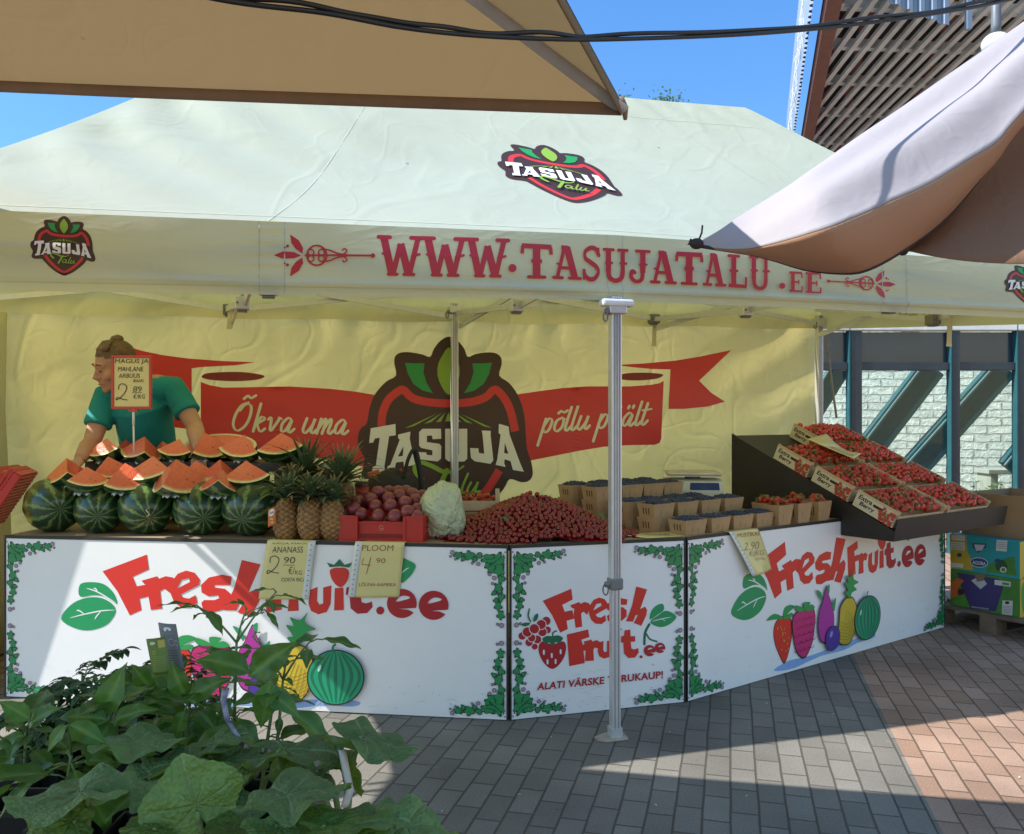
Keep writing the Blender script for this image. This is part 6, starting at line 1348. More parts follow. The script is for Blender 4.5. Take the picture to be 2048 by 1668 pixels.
# tall strawberry baskets in front of the rack
rr = random.Random(14)
for px, w, lb in ((1533, .17, 'tall card basket of strawberries with a leafy sprig, leftmost of its group'), (1556, .06, 'tall card basket of strawberries second from the left on the counter edge'), (1594, .06, 'tall card basket of strawberries with one berry standing up on top'), (1634, .06, 'tall card basket of strawberries closest to the black rack'), (1588, .22, 'tall card basket of strawberries behind the others against the black rack')):
    p = onc(3, px, w); rz = bang + rr.uniform(-.05, .05); inst(tall_me, 'berry_basket', e3(p, ZT), Matrix.Rotation(rz, 3, 'Z'), 1, lb, 'basket', 'tall strawberry baskets on the right counter')
    for k in range(17):
        a_ = rr.uniform(0, 6.28); q = math.sqrt(rr.random()) * .046; ST.append((e3(p, ZT + .112 + .026 * (1 - q / .05) + rr.uniform(-.004, .012)) + V((math.cos(a_) * q, math.sin(a_) * q, 0)), rrot(rr), rr.uniform(.017, .023), 'red strawberry heaped in the tall card baskets', 'strawberries in the tall card baskets'))
# rack
K = P2b + d3 * 1.355; TH = math.atan(.457)
def rk(o_, z, t): return e3(K + n3 * o_ + d3 * t, z)
rack = thing('display_rack', 'black sloping display rack holding the strawberry trays at the right end', 'display rack', tuple(rk(0, ZT, .0)))
RL = 1.36; rack_m = mat('black_painted_board', (.016, .013, .012), .5, var=.3, vscale=5, bump=.04)
def zs(o_): return 1.334 - .457 * (o_ + .82)
side = [(-.82, ZT + .004), (.008, ZT + .004), (.008, .742), (.338, .742), (.362, .868), (.345, zs(.345) - .002), (-.82, zs(-.82) + .008)]
for t in (0, RL - .018):
    b = MB(); b.prism([rk(o_, z, t) for o_, z in side], e3(d3 * .018, 0), rack_m); b.build('side_panel', rack)
b = MB(); b.prism([rk(-.82, zs(-.82) - .02, .018), rk(.34, zs(.34) - .02, .018), rk(.34, zs(.34) - .004, .018), rk(-.82, zs(-.82) - .004, .018)], e3(d3 * (RL - .036), 0), rack_m); b.build('sloping_board', rack)
b = MB(); b.prism([rk(.338, .742, .018), rk(.320, .742, .018), rk(.345, .868, .018), rk(.362, .868, .018)], e3(d3 * (RL - .036), 0), rack_m); b.build('front_lip', rack)
b = MB(); b.prism([rk(-.82, ZT + .004, .018), rk(-.802, ZT + .004, .018), rk(-.802, zs(-.8) - .025, .018), rk(-.82, zs(-.82) - .02, .018)], e3(d3 * (RL - .036), 0), rack_m); b.prism([rk(.012, .744, .018), rk(.318, .744, .018), rk(.318, .752, .018), rk(.012, .752, .018)], e3(d3 * (RL - .036), 0), rack_m); b.build('bottom_panel', rack)
# trays
wood = mat('pale_wood', (.56, .41, .25), .7, var=.12, vscale=10, bump=.04); woodd = mat('pale_wood_end', (.46, .32, .18), .75); lab_m = mat('printed_card', (.62, .54, .40), .55, var=.05)
TS, TD, TZ = .278, .54, .105
Rt = Matrix((V((n3.x * math.cos(TH), n3.y * math.cos(TH), -math.sin(TH))), V((d3.x, d3.y, 0)), V((n3.x * math.sin(TH), n3.y * math.sin(TH), math.cos(TH))))).transposed()
pl_ = pr('print_leaf', (.05, .16, .03)); pb_ = pr('print_berry', (.50, .05, .03))
def build_tray(name, lb, o0, t0, printed=True):
    org = rk(o0, zs(o0) + .002, t0); t = thing(name, lb, 'tray', tuple(org), group='strawberry trays on the black rack'); t.rotation_euler = Rt.to_euler()
    def B(x0, x1, y0, y1, z0, z1, m, b): b.box(((x0 + x1) / 2, (y0 + y1) / 2, (z0 + z1) / 2), (x1 - x0, y1 - y0, z1 - z0), m)
    b = MB(); B(.004, TS - .004, .006, TD - .006, .0, .006, wood, b); b.build('base', t, world=False)
    for y0 in (0, TD - .006):
        b = MB(); B(.018, TS - .018, y0, y0 + .005, .006, .068, wood, b); B(0.001, TS - .001, y0 - .001, y0 + .007, TZ - .016, TZ, wood, b); B(.018, TS - .018, y0, y0 + .005, .070, TZ - .018, wood, b); o = b.build('side_board', t, world=False)
        if y0 == 0 and printed:
            S = lambda u, v: org + Rt @ V((u, -.0022, v)); a = Art(S, lambda x, y: (x * TS, y), base=.0003, step=.0003)
            a.poly([(.01, .004), (.99, .004), (.99, TZ - .012), (.01, TZ - .012)], lab_m)
            a.text('Extra', [(.07, .058), (.40, .058), (.42, .088), (.09, .088)], ink, off=.03); a.text('Berry', [(.14, .018), (.50, .018), (.52, .052), (.16, .052)], ink, off=.03)
            a.stroke([(.46, .064), (.64, .064)], .018, kraftd, smooth=False) if False else a.poly([(.45, .058), (.66, .058), (.68, .066), (.66, .075), (.45, .075), (.43, .066)], kraftd)
            r2 = random.Random(4)
            for k in range(26): x, y = r2.uniform(.62, .97), r2.uniform(.008, .088); a.poly([(x + q[0], y + q[1]) for q in ell(0, 0, .042, .011, 8, rot=0)], pb_)
            for k in range(10): x, y = r2.uniform(.62, .95), r2.uniform(.012, .085); a.poly([(x, y), (x + .03, y + .006), (x + .045, y + .016), (x + .012, y + .012)], pl_)
            a.build('printed_label', o)
    for x0 in (0, TS - .006):
        b = MB(); B(x0, x0 + .005, .02, TD - .02, .006, .06, wood, b); B(x0, x0 + .005, .02, TD - .02, .064, .074, wood, b); b.build('end_board', t, world=False)
    for x0 in (.001, TS - .019):
        for y0 in (.006, TD - .024):
            b = MB(); b.prism([V((x0, y0, .006)), V((x0 + .018, y0, .006)), V((x0 + (0 if x0 < .1 else .018), y0 + .018 * (1 if y0 < .1 else 1), .006))], V((0, 0, TZ - .005)), woodd); b.build('corner_post', t, world=False)
    return t, org
TR = []
na = ['topmost tray of the near column, lettered side showing', 'middle tray of the near column, lettered side showing', 'lowest tray of the near column beside the black lip']
for i in range(3): TR.append((-.494 + i * .282, .012, na[i], True))
nb = ['uppermost tray of the far column, its lettered side partly exposed', 'second tray down the far column, under the yellow sheet', 'third tray down the far column', 'lowest tray of the far column next to the cardboard box']
for i in range(4): TR.append((-.776 + i * .282, .575, nb[i], True))
rr = random.Random(33)
for i, (o0, t0, lb, pr_) in enumerate(TR):
    t, org = build_tray('berry_tray', 'wooden strawberry tray, ' + lb, o0, t0, pr_)
    short = ('near' if i < 3 else 'far') + ' column of trays'
    for a_ in range(7):
        for q in range(14):
            x = .022 + (a_ + .5) * (TS - .044) / 7 + rr.uniform(-.008, .008); y = .018 + (q + .5) * (TD - .036) / 14 + rr.uniform(-.008, .008)
            z = .086 + .026 * math.sin(math.pi * x / TS) * math.sin(math.pi * y / TD) + rr.uniform(-.005, .008)
            tilt = Matrix.Rotation(rr.uniform(0, 6.28), 3, 'Z') @ Matrix.Rotation(rr.uniform(.9, 2.1), 3, 'X') @ Matrix.Rotation(rr.uniform(0, 6.28), 3, 'Z')
            ST.append((org + Rt @ V((x, y, z)), Rt @ tilt, rr.uniform(.019, .0265), f'ripe red strawberry lying in the {short} on the black rack', f'strawberries in the {short}'))
ST.sort(key=lambda s_: (s_[0] - C1v).length)
for p, r_, s_, lb, g in ST[:300]: inst(rr.choice(st_me), 'strawberry', p, r_, s_, lb, 'strawberry', g)
b = MB()
for p, r_, s_, lb, g in ST[300:]:
    src = rr.choice(st_lo); o2 = len(b.v); b.v += [p + r_ @ (v * s_) for v in src.v]; b.f += [[i + o2 for i in f] for f in src.f]; mm_ = [b.mi(m) for m in src.mats]; b.m += [mm_[k] for k in src.m]; b.s += src.s
st_far = mat('strawberry_far', (.54, .036, .02), .35, var=.3, vscale=30, coat=.2)
b.mats = [st_far if m is st_m else m for m in b.mats]
tag(b.build('strawberries'), 'strawberries filling the trays farther up and at the back of the rack', 'strawberries', kind='stuff')
# yellow sheet over the trays
c4_ = crop(1380, 780, 3.066); q = [at(*c4_(x, y), Y) for x, y, Y in ((720, 318, 5.55), (835, 285, 5.72), (1055, 405, 5.5), (1005, 440, 5.28))]
S_y = lambda u, v: lerp(lerp(q[0], q[3], u), lerp(q[1], q[2], u), v) + V((0, -.0, .035 * math.sin(math.pi * u) * (.5 - v) - .02 * math.sin(math.pi * u)))+ V((0, 0, .02))
t = thing('price_sheet', 'curling yellow price sheet lying across the strawberry trays', 'price sheet', tuple(q[0])); b = MB(); b.sheet(S_y, 16, 8, paper_m, .0012); b.build('paper', t)
a = Art(S_y, lambda x, y: (x, y), maxe=.08, base=.002); a.text('MAASIKAS 2.00', [(.4, .2), (.95, .2), (.92, .5), (.42, .5)], mat('faint_ink', (.32, .24, .14), .5)); a.build('handwriting', t)
# ---- scale on a white box
p = onc(3, 1385, .70); ang = -.10; wx = .34
sb = thing('white_box', 'white box under the weighing scale', 'box', tuple(e3(p, ZT))); boxw = mat('white_carton', (.62, .63, .60), .6, var=.05); rz = Matrix.Rotation(ang, 3, 'Z')
b = MB(); b.box(e3(p, ZT + .06), (wx, .30, .12), boxw, rz, bev=.006); b.build('body', sb); b = MB(); b.box(e3(p, ZT + .1215), (wx + .008, .308, .012), boxw, rz, bev=.004); b.build('lid', sb)
sc_t = thing('weighing_scale', 'white market scale with blue displays on the white box', 'scale', tuple(e3(p, ZT + .128)))
scw = mat('scale_housing', (.58, .56, .47), .5, var=.04); Z0 = ZT + .128
b = MB(); prof = [(-.165, 0), (.165, 0), (.165, .03), (.150, .088), (.08, .10), (-.165, .095)]
b.prism([e3(p, Z0) + rz @ V((-wx / 2, -y, z)) for y, z in prof], rz @ V((wx, 0, 0)), scw); b.build('housing', sc_t)
S_d = flat(e3(p, Z0) + rz @ V((-wx / 2, -.1665, .032)), rz @ V((wx, 0, 0)), rz @ V((0, .0135, .056))); a = Art(S_d, lambda x, y: (x, y), base=.001, step=.0005); dsp = mat('lcd_window', (.03, .06, .16), .15, var=.3); dk = mat('display_surround', (.02, .025, .05), .3)
a.poly([(.40, .12), (.93, .12), (.92, .9), (.41, .9)], dk)
for i in range(3): a.poly([(.42 + i * .17, .2), (.57 + i * .17, .2), (.57 + i * .17, .8), (.42 + i * .17, .8)], dsp)
a.build('display', sc_t)
b = MB(); b.tube([e3(p, Z0 + .09), e3(p, Z0 + .125)], .05, plast, 12); b.box(e3(p, Z0 + .135), (wx * .98, .27, .018), mat('steel_pan', (.5, .49, .42), .35, metal=.7), rz, bev=.006); b.box(e3(p, Z0 + .1225), (wx * .94, .25, .008), scw, rz); b.build('pan', sc_t)
b = MB(); g_ = e3(p, Z0) + rz @ V((-.19, -.12, 0)); b.tube([g_, g_ + V((-.06, -.01, .03)), g_ + V((.0, -.02, .06)), g_ + V((.05, -.03, .03)), g_ + V((.0, -.05, .005))], .012, blk_m, 8); tag(b.build('black_strap'), 'black strap lying left of the weighing scale', 'strap')
# ---- back of the stall: cup, film roll, crate, chair, backpack, bag
cp = onc(1, 724, .62); cup = thing('paper_cup', 'red paper cup with a dark lid behind the plum crate', 'cup', tuple(e3(cp, ZT + .075))); zc = ZT + .075
b = MB(); b.lathe([(.0, .001), (.028, .0), (.040, .155), (.037, .155)], mat('red_paper', (.45, .04, .02), .5, var=.06), e3(cp, zc)); b.build('body', cup)
b = MB(); b.lathe([(.042, .150), (.043, .160), (.039, .164), (.038, .175), (.0, .176)], mat('dark_brown_lid', (.05, .03, .02), .45), e3(cp, zc)); b.build('lid', cup)
S_cp = lambda u, v: e3(cp, zc) + V(((.028 + .012 * v / .155 * 1) * math.cos(u), (.028 + .012 * v / .155) * math.sin(u), v)); a = Art(S_cp, lambda x, y: (-1.57 + x, y), base=.001, maxe=.3); a.poly([(-.5, .03), (.4, .03), (.4, .06), (-.5, .06)], pr('cup_badge', (.5, .35, .3))); a.build('badge', cup)
b = MB(); b.box(e3(cp, ZT + .0365), (.16, .14, .073), kraft, bev=.004); tag(b.build('carton'), 'small brown carton under the red paper cup', 'carton')
film = mat('white_film_bag', (.66, .72, .48), .35, var=.05, vscale=10, bump=1., bscale=34, coat=.3, trans=(.6, .65, .45), tmix=.25)
fp = onc(2, 884, .36)
def crump(d):
    w = V((d.x * 2 + .6 * noise.noise(d * 3), d.y * 2, d.z * 4.5 + 1.2 * noise.noise(d * 2.1)))
    return 1 + .14 * noise.noise(d * 1.7) + .09 * (.3 - abs(noise.noise(w))) + .075 * (.3 - abs(noise.noise(w * 2.3 + V((3, 1, 7))))) + .03 * (.3 - abs(noise.noise(w * 5)))
b = MB(); b.ball(e3(fp, ZT + .135), .12, film, 120, 90, (.92, .9, 1.22), Matrix.Rotation(.12, 3, 'Y'), crump)
b.ball(e3(fp, ZT + .10) + V((.05, -.01, 0)), .085, film, 90, 64, (.85, .8, 1.25), Matrix.Rotation(-.2, 3, 'Y'), crump); tag(b.build('plastic_bag_bundle'), 'crumpled bundle of thin white plastic bags between plums and cherries', 'bag bundle')
wp = onc(2, 948, .62); wt = thing('berry_tray', 'small wooden strawberry tray standing behind the cherry heap', 'tray', tuple(e3(wp, ZT)))
b = MB(); zb = ZT + .11; b.box(e3(wp, zb + .006), (.28, .2, .012), wood); b.build('base', wt)
for s_, (sx, sy, dx, dy) in enumerate(((.28, .006, 0, -.1), (.28, .006, 0, .1), (.006, .19, -.137, 0), (.006, .19, .137, 0))):
    b = MB(); b.box(e3(wp, zb + (.045 if s_ > 1 else .03)) + V((dx, dy, 0)), (sx, sy, .09 if s_ > 1 else .05), wood); b.build('side_board', wt)
for dx in (-.135, .13):
    b = MB(); b.box(e3(wp, zb + .06) + V((dx, -.093, 0)), (.022, .012, .12), wood); b.build('corner_post', wt)
b = MB(); b.box(e3(wp, ZT + .053), (.29, .21, .106), kraft, bev=.004); tag(b.build('carton'), 'brown carton under the small tray behind the cherries', 'carton')
rr = random.Random(8)
for k in range(24): inst(rr.choice(st_me), 'strawberry', e3(wp, zb + .055 + rr.uniform(0, .03)) + V((rr.uniform(-.115, .115), rr.uniform(-.08, .08), 0)), rrot(rr), rr.uniform(.017, .021), 'orange red strawberry in the small tray behind the cherries', 'strawberry', 'strawberries in the small tray behind the cherries')
chx = V((-.92, 5.0)); chr_ = thing('plastic_chair', 'white plastic chair behind the counter, its back showing', 'chair', tuple(e3(chx, 0))); wpl = mat('white_chair_plastic', (.62, .64, .58), .45)
def SB(u, v):
    x = lerp(-.21, .21, u); r = 1 - .25 * (abs(2 * u - 1) ** 4); return V((chx.x + x, chx.y + .12 - .08 * math.sin(math.pi * u) + .05 * v, .52 + .56 * v * r))
b = MB(); b.sheet(SB, 16, 10, wpl, .012); b.build('backrest', chr_); b = MB(); b.box(e3(chx, .5) + V((0, -.1, 0)), (.44, .44, .025), wpl, bev=.01); b.build('seat', chr_)
for dx in (-.2, .2):
    for dy in (-.3, .1): 
        b = MB(); b.tube([e3(chx, .49) + V((dx, dy, 0)), e3(chx, 0) + V((dx * 1.15, dy * 1.1, 0))], [.02, .016], wpl, 8); b.build('leg', chr_)
bk_m = mat('black_fabric', (.014, .014, .017), .7, var=.3, vscale=12, bump=.2); bx = V((-.70, 4.92)); bp_ = thing('backpack', 'black backpack with an orange patch leaning on the white chair', 'backpack', tuple(e3(bx, .86)))
b = MB(); b.ball(e3(bx, .99), .17, bk_m, 28, 20, (1.0, .6, .95), Matrix.Rotation(.2, 3, 'Y'), lambda d: 1 + .12 * noise.noise(d * 2.2)); b.build('body', bp_)
b = MB(); pts_ = catmull([e3(bx, 1.10) + V((.07, -.05, 0)), e3(bx, 1.22) + V((.10, -.04, 0)), e3(bx, 1.26) + V((.13, 0, 0)), e3(bx, 1.14) + V((.16, .0, 0)), e3(bx, 1.0) + V((.18, -.02, 0))], 6); b.tube(pts_, .018, bk_m, 8, flat=.6); b.build('strap', bp_)
b = MB(); b.box(e3(bx, 1.13) + V((-.10, -.06, .0)), (.07, .02, .03), mat('orange_cloth', (.5, .12, .04), .7), Matrix.Rotation(-.3, 3, 'Y'), bev=.006); b.build('patch', bp_)
b = MB(); b.box((bx.x - .1, bx.y + .02, .43), (.5, .36, .86), mat('stacked_crate_grey', (.1, .1, .1), .6), bev=.01); tag(b.build('storage_box'), 'dark storage box carrying the backpack behind the counter', 'box')
wg = onc(1, 648, .60); b = MB(); b.ball(e3(wg, ZT + .17), .16, mat('white_bag', (.66, .65, .60), .5, var=.05, bump=.7, bscale=20, trans=(.5, .5, .4), tmix=.2), 40, 28, (1.1, .6, 1.08), None, crump)
tag(b.build('white_bag'), 'crumpled white carrier bag standing behind the pineapples', 'bag')
# ---- red crates at the left end
def lattice_crate(name, lb, org, rot, W, D, H, m):
    t = thing(name, lb, 'crate', tuple(org), group='red crates at the left end'); t.rotation_euler = rot.to_euler()
    def bx_(b, x0, x1, y0, y1, z0, z1): b.box(((x0 + x1) / 2, (y0 + y1) / 2, (z0 + z1) / 2), (x1 - x0, y1 - y0, z1 - z0), m)
    b = MB(); k = 15
    for i in range(k): x = lerp(.01, W - .02, i / (k - 1)); bx_(b, x, x + .009, .005, D - .005, 0, .006)
    for i in range(9): y = lerp(.005, D - .014, i / 8); bx_(b, 0.004, W - .004, y, y + .009, .0025, .0085)
    b.build('base', t, world=False)
    for y0 in (0, D - .006):
        b = MB()
        for z in (0.007, H * .3, H * .62, H - .022): bx_(b, .008, W - .008, y0, y0 + .006, z, z + .018)
        for i in range(22): x = lerp(.008, W - .018, i / 21); bx_(b, x, x + .008, y0 + .001, y0 + .005, .012, H - .01)
        b.build('side_wall', t, world=False)
    for x0 in (0, W - .006):
        b = MB()
        for z in (0.007, H * .3, H * .62, H - .022): bx_(b, x0, x0 + .0065, 0.0065, D - .0065, z, z + .018)
        for i in range(14): y = lerp(.008, D - .018, i / 13); bx_(b, x0 + .001, x0 + .005, y, y + .008, .012, H - .01)
        b.build('end_wall', t, world=False)
redc = mat('bright_red_plastic', (.55, .03, .03), .4, var=.05)
p = onc(1, 40, .10)
lattice_crate('plastic_crate', 'bright red lattice crate tipped on its side at the left counter end', e3(p, ZT) + V((-.20, .02, .01)), Matrix.Rotation(R(14), 3, 'Z') @ Matrix.Rotation(R(-58), 3, 'Y'), .34, .30, .08, redc)
lattice_crate('plastic_crate', 'red lattice crate leaning behind the tipped one at the left end', e3(p, ZT) + V((-.30, .10, .005)), Matrix.Rotation(R(8), 3, 'Z') @ Matrix.Rotation(R(-62), 3, 'Y'), .34, .30, .08, redc)
b = MB(); p = onc(1, 150, .012); b.box(e3(p, ZT + .006) + V((.02, .02, 0)), (.05, .04, .008), kraft, Matrix.Rotation(.4, 3, 'Z')); tag(b.build('cardboard_scrap'), 'scrap of cardboard at the counter edge under the second melon', 'scrap')
# ---- boxes on a pallet right of the counters
yb_m = mat('banana_box_yellow', (.50, .34, .03), .5, var=.06); tq = mat('banana_box_teal', (.015, .30, .34), .5, var=.08); pv = mat('banana_box_purple', (.045, .03, .15), .45, var=.1); gb = mat('banana_box_green', (.06, .22, .03), .5, var=.2)
A0 = at(1901, 1136, 5.92); A0.z = 0; fd = V((.52, -.855, 0)).normalized(); sd2 = V((.855, .52, 0)).normalized(); BL_, BS_ = .47, .40
def boxat(nm, lb, z, h, base_m, off=(0, 0), top_open=False):
    t = thing(nm, lb, 'box', tuple(A0 + V((0, 0, z)))); o_ = A0 + fd * off[0] + sd2 * off[1] + V((0, 0, z)); return t, o_
pal = thing('wooden_pallet', 'worn wooden pallet under the fruit boxes on the right', 'pallet', tuple(A0)); pw = mat('pallet_wood', (.16, .115, .08), .85, var=.25)
o_ = A0 - fd * .12 - sd2 * .06
for i in range(5):
    b = MB(); q = o_ + sd2 * (i * .21); b.prism([q + V((0, 0, .115)), q + fd * .85 + V((0, 0, .115)), q + fd * .85 + sd2 * .14 + V((0, 0, .115)), q + sd2 * .14 + V((0, 0, .115))], V((0, 0, .02)), pw); b.build('deck_board', pal)
for f_ in (0, .36, .72):
    b = MB(); q = o_ + fd * f_; b.prism([q + V((0, 0, .095)), q + fd * .11 + V((0, 0, .095)), q + fd * .11 + sd2 * .98 + V((0, 0, .095)), q + sd2 * .98 + V((0, 0, .095))], V((0, 0, .0195)), pw); b.prism([q + V((0, 0, .001)), q + fd * .11 + V((0, 0, .001)), q + fd * .11 + sd2 * .98 + V((0, 0, .001)), q + sd2 * .98 + V((0, 0, .001))], V((0, 0, .018)), pw); b.build('runner', pal)
    for s_ in (0, .42, .84):
        b = MB(); q2 = q + sd2 * s_; b.prism([q2 + V((0, 0, .0195)), q2 + fd * .11 + V((0, 0, .0195)), q2 + fd * .11 + sd2 * .13 + V((0, 0, .0195)), q2 + sd2 * .13 + V((0, 0, .0195))], V((0, 0, .075)), pw); b.build('block', pal)
def carton(t, o_, h, m, L_=BL_, S_=BS_):
    b = MB(); b.prism([o_, o_ + fd * L_, o_ + fd * L_ + sd2 * S_, o_ + sd2 * S_], V((0, 0, h)), m); return b.build('body', t)
bm_ = mat('box_blue_print', (.02, .05, .2), .5); wl_ = pr('paper_label', (.6, .6, .58)); k8 = crop(1360, 1040, 2.977)
t, o1 = boxat('banana_box', 'purple and green fruit box, lower of the two on the pallet', .137, .252, gb); bd = carton(t, o1, .250, gb)
S_b = flat(o1, fd * BL_, V((0, 0, .25))); a = Art(S_b, inverter(S_b), base=.0015, step=.0004); F8 = (lambda g: lambda x, y: g(*k8(x, y)))(a.tf); a.tf = F8
a.poly([(1650, 312), (1900, 350), (1925, 400), (1880, 545), (1730, 525), (1665, 370)], pv); a.poly(spl([(1612, 400), (1640, 350), (1690, 360), (1660, 400), (1650, 450), (1620, 460)], 3), pr('print_orange', (.55, .12, .03))); a.poly(spl([(1655, 415), (1690, 410), (1690, 440), (1660, 445)], 3), pr('print_dark', (.05, .01, .03)))
a.poly([(1735, 360), (1790, 330), (1830, 380), (1790, 412)], pr('torn_white', (.5, .5, .55))); a.poly([(1755, 325), (1820, 318), (1810, 360), (1770, 368)], pr('torn_brown', (.22, .14, .08))); a.poly([(1875, 355), (1972, 368), (1970, 398), (1874, 385)], wl_); a.poly([(1920, 370), (1962, 376), (1961, 390), (1920, 384)], pr('label_green', (.05, .25, .06)))
a.poly([(1922, 478), (1984, 480), (1980, 568), (1918, 560)], wl_); a.poly(ell(1950, 492, 14, 9, 12), pr('print_dark', (.05, .01, .03)))
for i in range(5): a.stroke([(1928, 512 + i * 9), (1974, 516 + i * 9)], 3, pr('print_grey', (.25, .25, .25)), smooth=False)
a.text('PRODUCT OF ECUADOR', [(1740, 520), (1842, 534), (1842, 526), (1740, 512)], wl_, off=.02); a.build('print', bd)
S_c = flat(o1 + fd * BL_, sd2 * BS_, V((0, 0, .25))); a = Art(S_c, lambda x, y: (x, y), base=.0015, step=.0004); a.poly([(0, .0), (.9, .0), (.9, 1), (0.02, 1)], yb_m); a.poly(spl([(.1, .1), (.3, .5), (.25, .95), (.05, .8)], 3), gb); a.build('print', bd)
t, o2 = boxat('banana_box', 'teal and yellow fruit box with a blue oval, upper one on the pallet', .389, .246, tq); bd = carton(t, o2, .246, tq)
S_b = flat(o2, fd * BL_, V((0, 0, .246))); a = Art(S_b, inverter(S_b), base=.0015, step=.0004); a.tf = (lambda g: lambda x, y: g(*k8(x, y)))(a.tf)
a.poly([(1606, 85), (1705, 90), (1712, 190), (1740, 240), (1745, 300), (1612, 285)], yb_m); a.poly([(1840, 262), (1930, 232), (1990, 215), (2005, 335), (1900, 318), (1825, 310)], gb); a.poly(spl([(1880, 255), (1930, 240), (1950, 290), (1890, 300)], 3), pr('print_dark_green', (.015, .07, .03)))
a.poly([(1740, 138), (1825, 140), (1822, 165), (1775, 198), (1745, 165)], bm_); a.poly([(1752, 145), (1818, 148), (1800, 180), (1765, 185)], pr('torn_white', (.5, .5, .55))); a.poly(ell(1782, 253, 54, 30, 24, rot=6), wl_); a.poly(ell(1782, 253, 50, 26, 24, rot=6), bm_); a.text('AGORA', [(1742, 262), (1824, 272), (1822, 250), (1742, 240)], wl_, off=.03)
for q_ in (((1618, 88), (1698, 92), (1698, 125), (1618, 120)), ((1614, 128), (1698, 134), (1698, 182), (1614, 176)), ((1616, 252), (1690, 260), (1690, 285), (1616, 278)), ((1888, 118), (1952, 122), (1948, 188), (1884, 182))): a.poly(list(q_), wl_)
for i in range(4): a.stroke([(1624, 140 + i * 10), (1690, 144 + i * 10)], 3, pr('print_grey', (.25, .25, .25)), smooth=False); a.stroke([(1894, 132 + i * 11), (1944, 136 + i * 11)], 3, pr('print_grey', (.25, .25, .25)), smooth=False)
a.poly(ell(1668, 208, 15, 12, 14), bm_); a.poly(ell(1895, 242, 17, 12, 14), bm_); a.poly(ell(1930, 295, 20, 18, 16), wl_); a.poly(ell(1930, 295, 12, 11, 14), gb); a.build('print', bd)
S_c = flat(o2 + fd * BL_, sd2 * BS_, V((0, 0, .246))); a = Art(S_c, lambda x, y: (x, y), base=.0015, step=.0004); a.poly([(0, 0), (1, 0), (1, 1), (0, 1)], yb_m); a.poly(spl([(.05, .0), (.5, .3), (.9, .55), (.6, .1)], 3), gb); a.build('print', bd)
for x in (.12, .17):
    b = MB(); q = o2 + fd * (BL_ + .001) + sd2 * x; b.prism([q, q + sd2 * .02, q + sd2 * .02 + V((0, 0, .247)), q + V((0, 0, .247))], fd * .002, mat('strapping_band', (.6, .55, .35), .5)); b.build('band', bd)
t, o3 = boxat('cardboard_box', 'open brown cardboard box on top of the fruit boxes', .637, .30, kraft, (.02, .10)); th = .006
brn = mat('brown_cardboard', (.30, .19, .11), .8, var=.1, vscale=5, bump=.03)
for nm, q, e_, f_ in (('side', o3, fd * .44, sd2 * th), ('side', o3 + sd2 * (.62 - th), fd * .44, sd2 * th), ('side', o3 + sd2 * th, sd2 * (.62 - 2 * th), fd * th), ('side', o3 + sd2 * th + fd * (.44 - th), sd2 * (.62 - 2 * th), fd * th)):
    b = MB(); b.prism([q, q + e_, q + e_ + f_, q + f_], V((0, 0, .29)), brn); b.build('wall', t)
b = MB(); b.prism([o3 + fd * .01 + sd2 * .01, o3 + fd * .43 + sd2 * .01, o3 + fd * .43 + sd2 * .6, o3 + fd * .01 + sd2 * .6], V((0, 0, .005)), brn); b.build('base', t)
b = MB(); q = o3 + fd * (.44) + sd2 * .16 + V((0, 0, .29)); b.tube([q + V((-.02, 0, .02)), q + V((.004, -.004, -.02)), q + V((.012, -.01, -.12)), q + V((.03, -.01, -.14))], .006, wpl, 5); b.tube([q + V((.035, 0, .03)), q + V((.004, -.004, -.02))], .005, wpl, 5); b.build('tie', t)
a = Art(flat(o3 + fd * .4405, sd2 * .62, V((0, 0, .29))), lambda x, y: (x, y), base=.001, step=.0004); a.poly(ell(.30, .28, .032, .07, 18), wl_); a.poly(ell(.30, .28, .018, .04, 12), pr('print_dark_green', (.015, .07, .03))); a.build('sticker', t)
plw = mat('clear_plastic_sheet', (.62, .62, .60), .25, var=.05, bump=.8, bscale=30, coat=.6, trans=(.5, .5, .5), tmix=.3); q = A0 + fd * .62 + sd2 * .02
b = MB(); b.sheet(lambda u, v: q + sd2 * (.02 + .22 * u * (1 - .6 * (v > .5) * 0)) + fd * (.10 * v + .05 * math.sin(9 * u) * v + .02 * noise.noise(V((u * 7, v * 6, 0)))) + V((0, 0, max(.004, .14 * (1 - v) ** .8 + .012 * abs(noise.noise(V((u * 9, v * 9, 3))))))), 26, 18, plw, .001)
tag(b.build('plastic_wrap'), 'crumpled clear plastic wrap trailing from the pallet to the ground', 'plastic wrap')
